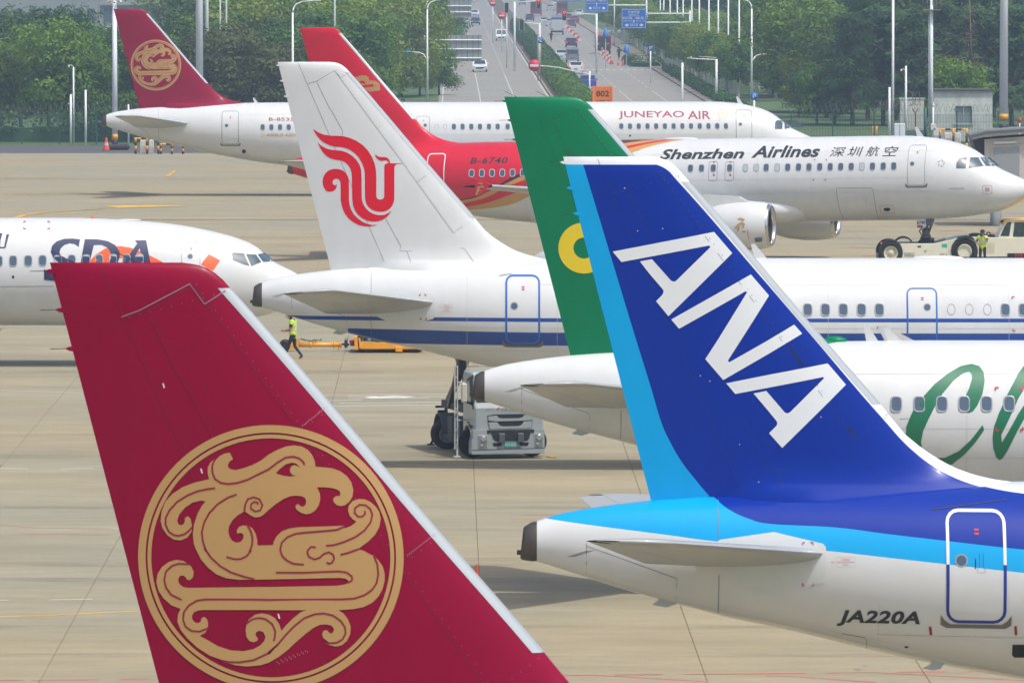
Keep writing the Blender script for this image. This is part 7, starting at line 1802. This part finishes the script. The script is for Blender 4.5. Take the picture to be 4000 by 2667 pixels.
def signal(label, u, v, Y, h=1.25, lit=True, arm=None):
    p = P(u, v, Y); rt = thing('traffic_light', label, 'traffic light', (p.x, Y, 0)); z = p.z; b = MB(); b.box((0, 0, z), (.5, .25, h), bev=.05); b.obj('housing', M_bk, rt)
    b = MB(); vs, fs = stroke2d([(-.27, z - h / 2), (.27, z - h / 2), (.27, z + h / 2), (-.27, z + h / 2)], .035, True); b.add([(x, -.13, q) for x, q in vs], fs); b.obj('edge_strip', M_camw, rt)
    if lit: b = MB(); b.lathe([(0, 0), (0, .17)], (0, -.14, z + h * .3), (0, 1, 0), 18); b.obj('red_lens', mat('lit_red', rgb(250, 40, 60), .5, emit=(rgb(255, 30, 50), 1.6)), rt); b = MB(); b.lathe([(0, 0), (0, .12)], (0, -.14, z), (0, 1, 0), 14); b.obj('countdown', mat('dim_red', rgb(150, 30, 40), .5, emit=(rgb(220, 40, 50), .5)), rt)
    if arm: x1 = ut(arm, Y) - p.x; b = MB(); b.cyl((x1, .2, 0), (x1, .2, z + .2), .13, n=10); b.tube([(x1, .2, z + .1), (0, .2, z + .3)], .06, 8); b.obj('post', M_galv, rt)
    else: b = MB(); b.cyl((0, .2, 0), (0, .2, z), .1, n=8); b.obj('post', M_galv, rt)
signal('red traffic light nearest the blue direction sign', 2204, 61, 862, arm=2330); signal('red traffic light before the maroon bus rear at top', 2104, 14, 872, arm=2010); signal('dark back of a signal over the median hedge', 2038, 98, 850, lit=False, arm=2108); signal('farther dark back of a signal near the far no-entry sign', 1979, 31, 900, lit=False)
p = P(2108, 158, 810); rt = thing('keep_right_sign', 'round blue arrow sign on wooden posts above the median hedge', 'road sign', (p.x, 810, 0)); b = MB(); b.lathe([(0, 0), (0, .36), (.04, .36), (.04, 0)], (0, 0, p.z), (0, 1, 0), 28); b.obj('face', M_sblue, rt)
b = MB(); b.box((.0, -.02, p.z), (.42, .02, .09), rot=Matrix.Rotation(radians(38), 3, 'Y')); b.box((.12, -.02, p.z - .16), (.22, .02, .08)); b.obj('arrow', M_swhite, rt); b = MB(); b.tube([(-.2, .05, 0), (-.2, .05, p.z + .6)], .07, 6); b.tube([(.12, .05, 0), (.12, .05, p.z)], .05, 6); b.obj('post', mat('post_tan', rgb(150, 140, 122), .8), rt)
for u, v, Y, s, lb in ((2541, 190, 800, .62, 'square blue sign on a white post by the side road'), (2946, 377, 560, .5, 'round blue sign at the foot of the nearest right street lamp')):
    p = P(u, v, Y); rt = thing('blue_sign', lb, 'road sign', (p.x, Y, 0)); b = MB(); b.lathe([(0, 0), (0, s * .6), (.04, s * .6), (.04, 0)], (0, 0, p.z), (0, 1, 0), 24 if s < .6 else 4); b.obj('face', M_sblue, rt); flat_text('sign_letter', 'P', rt, -.1, .12, p.z - .17, p.z + .17, -.02, M_swhite); b = MB(); b.cyl((0, .08, 0), (0, .08, p.z), .08, n=8); b.obj('post', M_whitep, rt)
# taxiway stand board 802
p = P(2354, 372, 505); rt = thing('stand_board', 'orange board reading 802 above the farthest airliner roof', 'sign', (p.x, 505, 0)); M_obd = mat('board_orange', rgb(214, 118, 40), .5); b = MB(); w = 1.36; b.box((0, 0, p.z), (w, .12, 1.25), bev=.02); b.obj('panel', M_obd, rt)
for s in (-1, 1): b = MB(); b.box((s * (w / 2 - .02), -.03, p.z), (.13, .16, 1.3), bev=.02); b.obj('side_rail', mat('bright_orange', rgb(244, 116, 64), .5), rt); b = MB(); b.cyl((s * .5, .05, 0), (s * .5, .05, p.z), .06, n=8); b.obj('leg', M_galv, rt)
flat_text('number', '802', rt, -.46, .46, P(2354, 378, 505).z, P(2354, 355, 505).z, -.07, M_bk, 0, .02); flat_text('small_lettering', 'AIRBUS', rt, -.5, .5, P(2354, 400, 505).z, P(2354, 391, 505).z, -.07, M_bk)
# ---------------------------------------------------------------- road traffic
M_carg = mat('car_glass', rgb(40, 48, 56), .12, spec=.8, coat=.5); M_tail = mat('lit_tail_lamp', rgb(230, 40, 50), .4, emit=(rgb(255, 40, 60), .8)); M_hl = mat('headlight', rgb(220, 224, 224), .2, coat=.5)
def car(label, u, v, paintc, kind='car', face=1, brake=False, off=None, cat='car', group=None):
    """face=1 heads to the camera, -1 away; stands where its wheels meet the road in the picture"""
    g = G(u, v); rt = thing({'car': 'parked_car', 'van': 'minivan'}.get(kind, kind) if False else {'car': 'car', 'van': 'minivan', 'box': 'box_truck', 'bus': 'bus'}[kind], label, cat, (g.x, g.y, .005), SLOPE * -1 * 0 + (0 if face > 0 else pi), group)
    W, L, H = {'car': (1.8, 4.5, 1.48), 'van': (1.75, 4.3, 1.85), 'box': (2.2, 6.5, 2.9), 'bus': (2.45, 9, 3.1)}[kind]
    m = mat('car_paint_%d_%d_%d' % paintc, rgb(*paintc), .3, coat=.5)
    if kind == 'car': pr = [(0, .3), (-.02, .55), (.08, .72), (1.0, .92), (1.75, 1.42), (2.2, H), (3.2, H - .02), (3.95, 1.05), (4.45, .95), (4.5, .4), (4.4, .28)]; gl = ((1.05, .95), (1.73, 1.39)); bg = ((3.28, 1.42), (3.92, 1.08))
    elif kind == 'van': pr = [(0, .35), (-.02, .7), (.25, 1.0), (.75, 1.75), (1.1, H), (4.1, H), (4.28, 1.1), (4.3, .35)]; gl = ((.28, 1.06), (.74, 1.7)); bg = ((4.13, 1.7), (4.27, 1.15))
    elif kind == 'box': pr = [(0, .4), (0, 1.0), (.25, 1.95), (1.6, 2.0), (1.6, .6), (1.5, .4)]; gl = ((.04, 1.12), (.23, 1.85)); bg = None
    else: pr = [(0, .4), (-.05, 1.2), (.1, H), (8.9, H), (9, .45)]; gl = ((-.03, 1.3), (.07, 2.75)); bg = ((8.93, 2.7), (8.97, 1.6))
    b = MB(); n = len(pr); rows = []
    for x, ins in ((-W / 2, .10), (-W / 2 + .12, 0), (W / 2 - .12, 0), (W / 2, .10)):
        rows.append([(x * (1 - (.12 if z > 1.0 and kind == 'car' else 0)), y - (0), z - ins * .3 if z > .8 else z + ins * .2) for y, z in pr])
    vs = [p for r in rows for p in r]; fs = [(k * n + i, k * n + (i + 1) % n, (k + 1) * n + (i + 1) % n, (k + 1) * n + i) for k in range(3) for i in range(n)]; tri = tessellate_polygon([[Vector((y, z, 0)) for y, z in pr]]); fs += [list(t) for t in tri] + [[i + 3 * n for i in t][::-1] for t in tri]; b.add(vs, fs); b.obj('body', m, rt)
    for s_, nm in ((gl, 'windscreen'), (bg, 'rear_window')):
        if s_:
            (y0, z0), (y1, z1) = s_; e = -.02 if s_ is gl else .02; ww = W * (.40 if kind == 'car' else .44); b = MB(); b.add([(-ww, y0 + e, z0 + .015), (ww, y0 + e, z0 + .015), (ww * .86, y1 + e, z1 + .015), (-ww * .86, y1 + e, z1 + .015)], [(0, 1, 2, 3)]); b.obj(nm, M_carg, rt)
    if kind in ('car', 'van'):
        for s in (-1, 1): b = MB(); x = s * (W / 2 + .005) * (.94 if kind == 'car' else 1); b.add([(x, 1.5 if kind == 'car' else .85, 1.0), (x, 3.7, 1.0), (x * .93, 3.1, H - .1), (x * .93, 2.0 if kind == 'car' else 1.2, H - .1)], [(0, 1, 2, 3)]); b.obj('side_window', M_carg, rt)
    for s in (-1, 1):
        b = MB(); b.box((s * W * .38, -.0, .68 if kind != 'bus' else .9), (W * .18, .12, .14), bev=.03); b.obj('headlight', M_hl, rt)
        b = MB(); b.box((s * W * .40, L - .01, .82 if kind == 'car' else 1.0), (W * .15, .06, .16), bev=.02); b.obj('tail_light', M_tail if brake else mat('tail_lamp', rgb(150, 30, 36), .4), rt)
        b = MB(); b.box((s * (W / 2 + .09), 1.35, 1.0), (.18, .1, .13), bev=.03); b.obj('mirror', m, rt)
    if brake: b = MB(); b.box((0, 3.3 if kind == 'car' else L, H - .06), (.3, .05, .05)); b.obj('brake_light', M_tail, rt)
    b = MB(); b.box((0, -.02, .52), (W * .55, .06, .2), bev=.02); b.obj('grille', M_bk, rt)
    b = MB(); b.box((0, -.05, .42), (.44, .02, .13)); b.box((0, L + .02, .62), (.44, .03, .13)); b.obj('number_plate', mat('plate_blue', rgb(40, 90, 170), .5) if paintc[0] < 180 else M_plate, rt)
    for s in (-1, 1):
        for y in ((.85, L - .85) if kind != 'box' else (.8, 5.2)): b = MB(); b.cyl((s * (W / 2 - .2), y, .32), (s * (W / 2 - .01), y, .32), .32, n=16); b.obj('wheel', M_tyre, rt)
    return rt
car('white car nearest on the left carriageway, facing the camera', 1874, 282, (224, 226, 226)); car('white minivan with blue plate on the inner left lane', 1958, 160, (220, 222, 224), 'van', cat='van'); car('dark car with lit headlights far on the left carriageway', 1857, 99, (44, 56, 62)); car('white car right behind the dark oncoming car', 1854, 66, (214, 220, 222)); car('pale car at the top edge of the left carriageway', 1840, 12, (186, 200, 206))
bc = lambda *a, **k: car(*a, face=-1, **k)
def rear(label, u, v, c, kind='car', brake=False, cat='car'):
    o = car(label, u, v, c, kind, -1, brake, cat=cat); L = {'car': 4.5, 'van': 4.3, 'box': 6.5, 'bus': 9}[kind]; o.location.y += L; return o
rear('blue saloon nearest on the right carriageway, rear towards the camera', 2297, 349, (34, 72, 168)); rear('white car with lit brake lights ahead of the blue saloon', 2250, 290, (222, 224, 226), brake=True); rear('grey car in front of the white braking car', 2236, 246, (120, 130, 132), 'van', cat='van'); rear('white car left of the grey car in the queue', 2194, 238, (206, 212, 214)); rear('black car with three lit red lamps in the middle lane', 2232, 187, (46, 48, 54), brake=True)
rear('dark grey car stopped below the traffic lights', 2232, 108, (72, 80, 84), brake=True); rear('white car waiting at the median near the lights', 2126, 98, (206, 212, 214)); rear('maroon bus beyond the left red light', 2094, 63, (110, 40, 56), 'bus', cat='bus'); rear('larger maroon bus beyond the right red light', 2196, 62, (120, 44, 58), 'bus', cat='bus')
bt_ = rear('white box truck with a blue tarpaulin top, seen from behind', 2177, 138, (128, 60, 70), 'box', cat='truck'); b = MB(); b.box((0, 4.0, 1.7), (2.2, 4.7, 1.9), bev=.04); b.obj('cargo_box', mat('box_white', rgb(186, 192, 192), .5), bt_); b = MB(); b.box((0, 4.0, 2.85), (2.1, 4.6, .5), bev=.2); b.obj('tarpaulin', mat('tarp_blue', rgb(52, 76, 130), .6), bt_)
rt = rear('red open-backed works truck at the kerb, dark rear towards the camera', 2356, 212, (150, 40, 48), 'box', cat='truck'); b = MB(); b.box((0, 4.2, 1.75), (2.3, 4.9, 1.9), bev=.03); b.obj('cargo_bed', mat('bed_red', rgb(176, 60, 62), .6, noise=(2, .25)), rt); b = MB(); b.box((0, 6.66, 1.6), (2.05, .06, 1.75), bev=.02); b.obj('tailgate', mat('gate_dark', rgb(52, 58, 60), .7, noise=(3, .3)), rt)
b = MB()
for x in (-.7, .7): b.box((x, 6.72, 1.5), (.3, .04, .22))
b.obj('amber_lamp', M_amber, rt)
def rider(label, u, v):
    g = G(u, v); rt = thing('scooter', label, 'scooter', (g.x, g.y, 0)); b = MB()
    for y in (-.55, .55): b.lathe([(-.05, .14), (-.05, .24), (0, .27), (.05, .24), (.05, .14)], (0, y, .27), (1, 0, 0), 14)
    b.obj('wheel', M_tyre, rt); b = MB(); b.box((0, .3, .62), (.3, .7, .3), bev=.08); b.box((0, -.1, .35), (.28, .6, .12), bev=.04); b.tube([(0, -.55, .3), (0, -.4, 1.0)], .04, 6); b.tube([(-.32, -.36, 1.02), (.32, -.36, 1.02)], .025, 6); b.obj('body', M_bk, rt)
    J = stand(pelvis=(0, 0, .84), belly=(0, .05, 1.0), chest=(0, .08, 1.22), neckb=(0, .08, 1.36), neck=(0, .09, 1.42), head=(0, .11, 1.51), crown=(0, .1, 1.59), knl=(-.14, .42, .78), anl=(-.13, .36, .42), tol=(-.13, .5, .38), knr=(.14, .42, .78), anr=(.13, .36, .42), tor=(.13, .5, .38), ell=(-.28, .2, 1.1), wrl=(-.28, .45, 1.05), hal=(-.28, .52, 1.04), fil=(-.28, .56, 1.02), elr=(.28, .2, 1.1), wrr=(.28, .45, 1.05), har=(.28, .52, 1.04), fir=(.28, .56, 1.02), hil=(-.1, .05, .83), hir=(.1, .05, .83), shl=(-.19, .08, 1.31), shr=(.19, .08, 1.31))
    person('person', 'person riding the ' + label, J, (g.x, g.y + .15, 0), pi if False else 0, cap='soft', vest=False)
rider('dark scooter behind the box truck', 2153, 163); rider('dark scooter riding near the pavement barriers', 2418, 232)
rear('silver car far ahead between the two maroon buses', 2150, 44, (180, 186, 188)); rear('small white car right of the larger maroon bus', 2262, 66, (210, 214, 214)); rear('grey car farthest up the right carriageway', 2040, 22, (120, 128, 132)); rear('dark van close behind the larger maroon bus', 2215, 78, (70, 76, 82), 'van', cat='van')
for u, v, c, lb in ((2150, 104, (196, 200, 202), 'silver car beside the box truck front'), (2070, 84, (60, 66, 72), 'dark car left of the left maroon bus'), (2168, 24, (214, 216, 216), 'white car at the top edge of the right carriageway'), (2245, 92, (150, 60, 64), 'small red car beyond the dark van')): rear(lb, u, v, c)
# water-filled barriers and cones
M_br = mat('barrier_red', rgb(206, 66, 72), .5); M_bw = mat('barrier_white', rgb(220, 214, 210), .5)
def barrier(label, u, v, n, du, dv, i):
    g = G(u + du * i, v + dv * i); t = thing('road_barrier', label, 'barrier', (g.x, g.y, 0), 0, label + 's')
    b = MB(); q = [(-.3, 0), (.3, 0), (.28, .25), (.12, .45), (.1, .95), (-.1, .95), (-.12, .45), (-.28, .25)]
    b.prism(q, 0, 1.3); b.obj('body', M_br if i % 2 else M_bw, t)
    b = MB(); b.box((0, -.012, .7), (.18, .02, .3)); b.obj('reflector', M_bw if i % 2 else M_br, t)
for i in range(8): barrier('red and white water barrier in the run by the works truck', 2352, 214, 8, 5.2, 5.4, i)
for i in range(9): barrier('red and white water barrier in the far run by the dark car', 2212, 108, 9, 6.6, 6.6, i)
for u, lb in ((2415, 'leftmost striped bollard at the side road mouth'), (2434, 'second striped bollard from the left at the side road'), (2472, 'third striped bollard, left end of the barrier tape'), (2523, 'rightmost striped bollard, right end of the barrier tape')): g = G(u, 257); cone('striped_bollard', lb, g.x, g.y, 0, 1.0, .16, 1)
a, c = P(2472, 237, G(2472, 257).y), P(2523, 236, G(2472, 257).y); b = MB(); b.box(((a.x + c.x) / 2, a.y, a.z), (c.x - a.x, .02, .07)); tag(b.obj('barrier_tape', M_bw), 'white barrier tape stretched between two striped bollards', 'tape')
# blue canopied stalls on the pavement
for u, v, lb in ((2447, 190, 'taller blue canopy on the pavement beyond the works truck'), (2366, 128, 'small blue canopy farther up the pavement')):
    g = P(u, v, 900); t = thing('market_umbrella', lb, 'umbrella', (g.x, 900, 0)); b = MB(); b.lathe([(-.6, .32), (-.5, .42), (.1, .3), (.5, .12), (.55, 0)], (0, 0, g.z), (0, 0, 1), 10); b.obj('canopy', mat('canopy_blue', rgb(70, 130, 200), .7), t); b = MB(); b.cyl((0, 0, 0), (0, 0, g.z), .04, n=6); b.obj('pole', M_galv, t)
# ---------------------------------------------------------------- boarding bridge at the right edge
BY = 392.0; M_bridge = mat('bridge_panel', rgb(190, 186, 176), .6, noise=(.8, .08)); M_broof = mat('bridge_roof', rgb(122, 124, 122), .6, noise=(1, .1))
def bv(u, v): p = P(u, v, BY); return p.x, p.z
BR = thing('boarding_bridge', 'grey end of a boarding bridge with rounded roof edge at the right', 'boarding bridge', (0, BY, 0)); ox = 0
def bp(name, pts, y0, y1, m, bev=0): b = MB(); b.prism([bv(*q) for q in pts], y0, y1); o = b.obj(name, m, BR); return o
bp('wall', [(3846, 545), (4150, 522), (4150, 760), (3846, 760)], 0, 4, M_bridge); bp('roof', [(3792, 528), (3850, 514), (4000, 503), (4160, 500), (4160, 514), (4000, 519), (3850, 533), (3798, 545)], -.5, 4.5, M_broof)
bp('roof_edge', [(3795, 522), (3850, 509), (4000, 499), (4160, 496), (4160, 502), (4000, 505), (3850, 515), (3797, 529)], -.55, -.3, M_broof)
bp('bellows', [(3800, 540), (3848, 530), (3848, 640), (3825, 610), (3806, 570)], .3, 3.6, M_tkd); bp('door_frame', [(3872, 570), (3990, 563), (3990, 760), (3872, 760)], -.06, .02, M_bridge); bp('shutter', [(3880, 575), (3982, 569), (3982, 760), (3880, 760)], -.10, -.04, mat('shutter_pale', rgb(142, 148, 150), .5)); bp('strip_light', [(3882, 553), (3970, 551), (3970, 560), (3882, 563)], -.14, -.04, M_camw)
b = MB()
for x, y in ((bv(3900, 700)[0], 1), (bv(4080, 700)[0], 1), (bv(3900, 700)[0], 3), (bv(4080, 700)[0], 3)): b.cyl((x, y, 0), (x, y, bv(0, 755)[1] + .1), .25, n=12)
b.obj('support_leg', M_galv, BR)
# black and yellow guard frames
def guard(label, u0, u1, v0, Y, panels=1):
    a = P(u0, v0, Y); c = P(u1, v0, Y); w = c.x - a.x; t = thing('guard_frame', label, 'guard rail', (a.x, Y, 0)); h = a.z
    for x in [w * i / 2 for i in range(3)]:
        for k in range(4): b = MB(); b.cyl((x, 0, h * k / 4), (x, 0, h * (k + 1) / 4), .085, n=10); b.obj('post_band', M_yb if k % 2 else M_bk, t)
    n = max(4, int(w / .35))
    for k in range(n): b = MB(); b.cyl((w * k / n, 0, h - .06), (w * (k + 1) / n, 0, h - .06), .07, n=8); b.obj('rail_band', M_yb if k % 2 == 0 else M_bk, t)
    if panels: b = MB(); b.box((w * .32, .5, h * .45), (w * .28, .4, h * .8), bev=.03); b.obj('cabinet', M_camw, t); b = MB(); b.box((w * .68, .5, h * .45), (w * .22, .4, h * .8), bev=.03); b.obj('cabinet', M_camw, t)
guard('black and yellow guard frame round white cabinets before the hut', 3672, 3776, 503, 520); guard('black and yellow guard frame with white cabinet under the farthest tail', 530, 618, 538, 528); guard('low black and yellow guard frame right of the white cabinet, under the far fuselage', 628, 715, 560, 528, 0)
for u, v, lb in ((3411, 492, 'left ochre bollard on the grass behind the fence'), (3424, 492, 'right ochre bollard on the grass behind the fence')): p = P(u, v, 560); t = thing('bollard', lb, 'bollard', (p.x, 560, 0)); b = MB(); b.cyl((0, 0, 0), (0, 0, p.z), .09, n=10); b.obj('post', M_yb, t); b = MB(); b.cyl((0, 0, p.z), (0, 0, p.z + .05), .095, n=10); b.obj('cap', M_bk, t)
g = G(415, 588); cone('traffic_cone', 'red and white cone beside the floodlight mast base', g.x, g.y, 0, .95, .3, 1)
b = MB(); g = G(458, 586); b.box((0, 0, .22), (1.9, .9, .44), bev=.15); t = thing('sandbag_pile', 'dark low pile of covers at the floodlight mast foot', 'pile', (g.x, g.y, 0)); b.obj('cover', mat('dark_cover', rgb(60, 52, 54), .9, noise=(3, .3)), t)
b = MB(); p = P(3575, 510, 552); b.box((0, 0, .6), (1.9, .4, 1.2), bev=.03); t = thing('equipment_cabinet', 'dull green cabinet before the rough pale wall', 'cabinet', (p.x, 551, 0)); b.obj('body', mat('cabinet_green', rgb(84, 110, 96), .6), t); b = MB(); b.box((0, -.21, .6), (.02, .03, 1.1)); b.obj('door_seam', M_bk, t)
b = MB(); p = P(3513, 520, 551); b.box((0, 0, .85), (.85, .4, 1.7), bev=.03); t = thing('equipment_cabinet', 'pale grey tall cabinet beside the gate pillar', 'cabinet', (p.x, 550.6, 0)); b.obj('body', M_galv, t); b = MB(); b.box((0, -.21, .9), (.02, .03, 1.5)); b.obj('door_seam', M_bk, t)
# far ground cover under the wood, as one mass
o = None
# ---------------------------------------------------------------- the air
hm = bpy.data.materials.new('haze_air'); hm.use_nodes = True; nt = hm.node_tree; nt.nodes.clear(); out = nt.nodes.new('ShaderNodeOutputMaterial'); pv = nt.nodes.new('ShaderNodeVolumePrincipled'); pv.inputs['Color'].default_value = (.62, .80, .98, 1); pv.inputs['Density'].default_value = HAZE; pv.inputs['Anisotropy'].default_value = .2
nt.links.new(pv.outputs[0], out.inputs['Volume'])
b = MB(); b.box((0, 3000, 14), (6000, 8000, 32)); o = b.obj('haze', hm); o['kind'] = 'stuff'
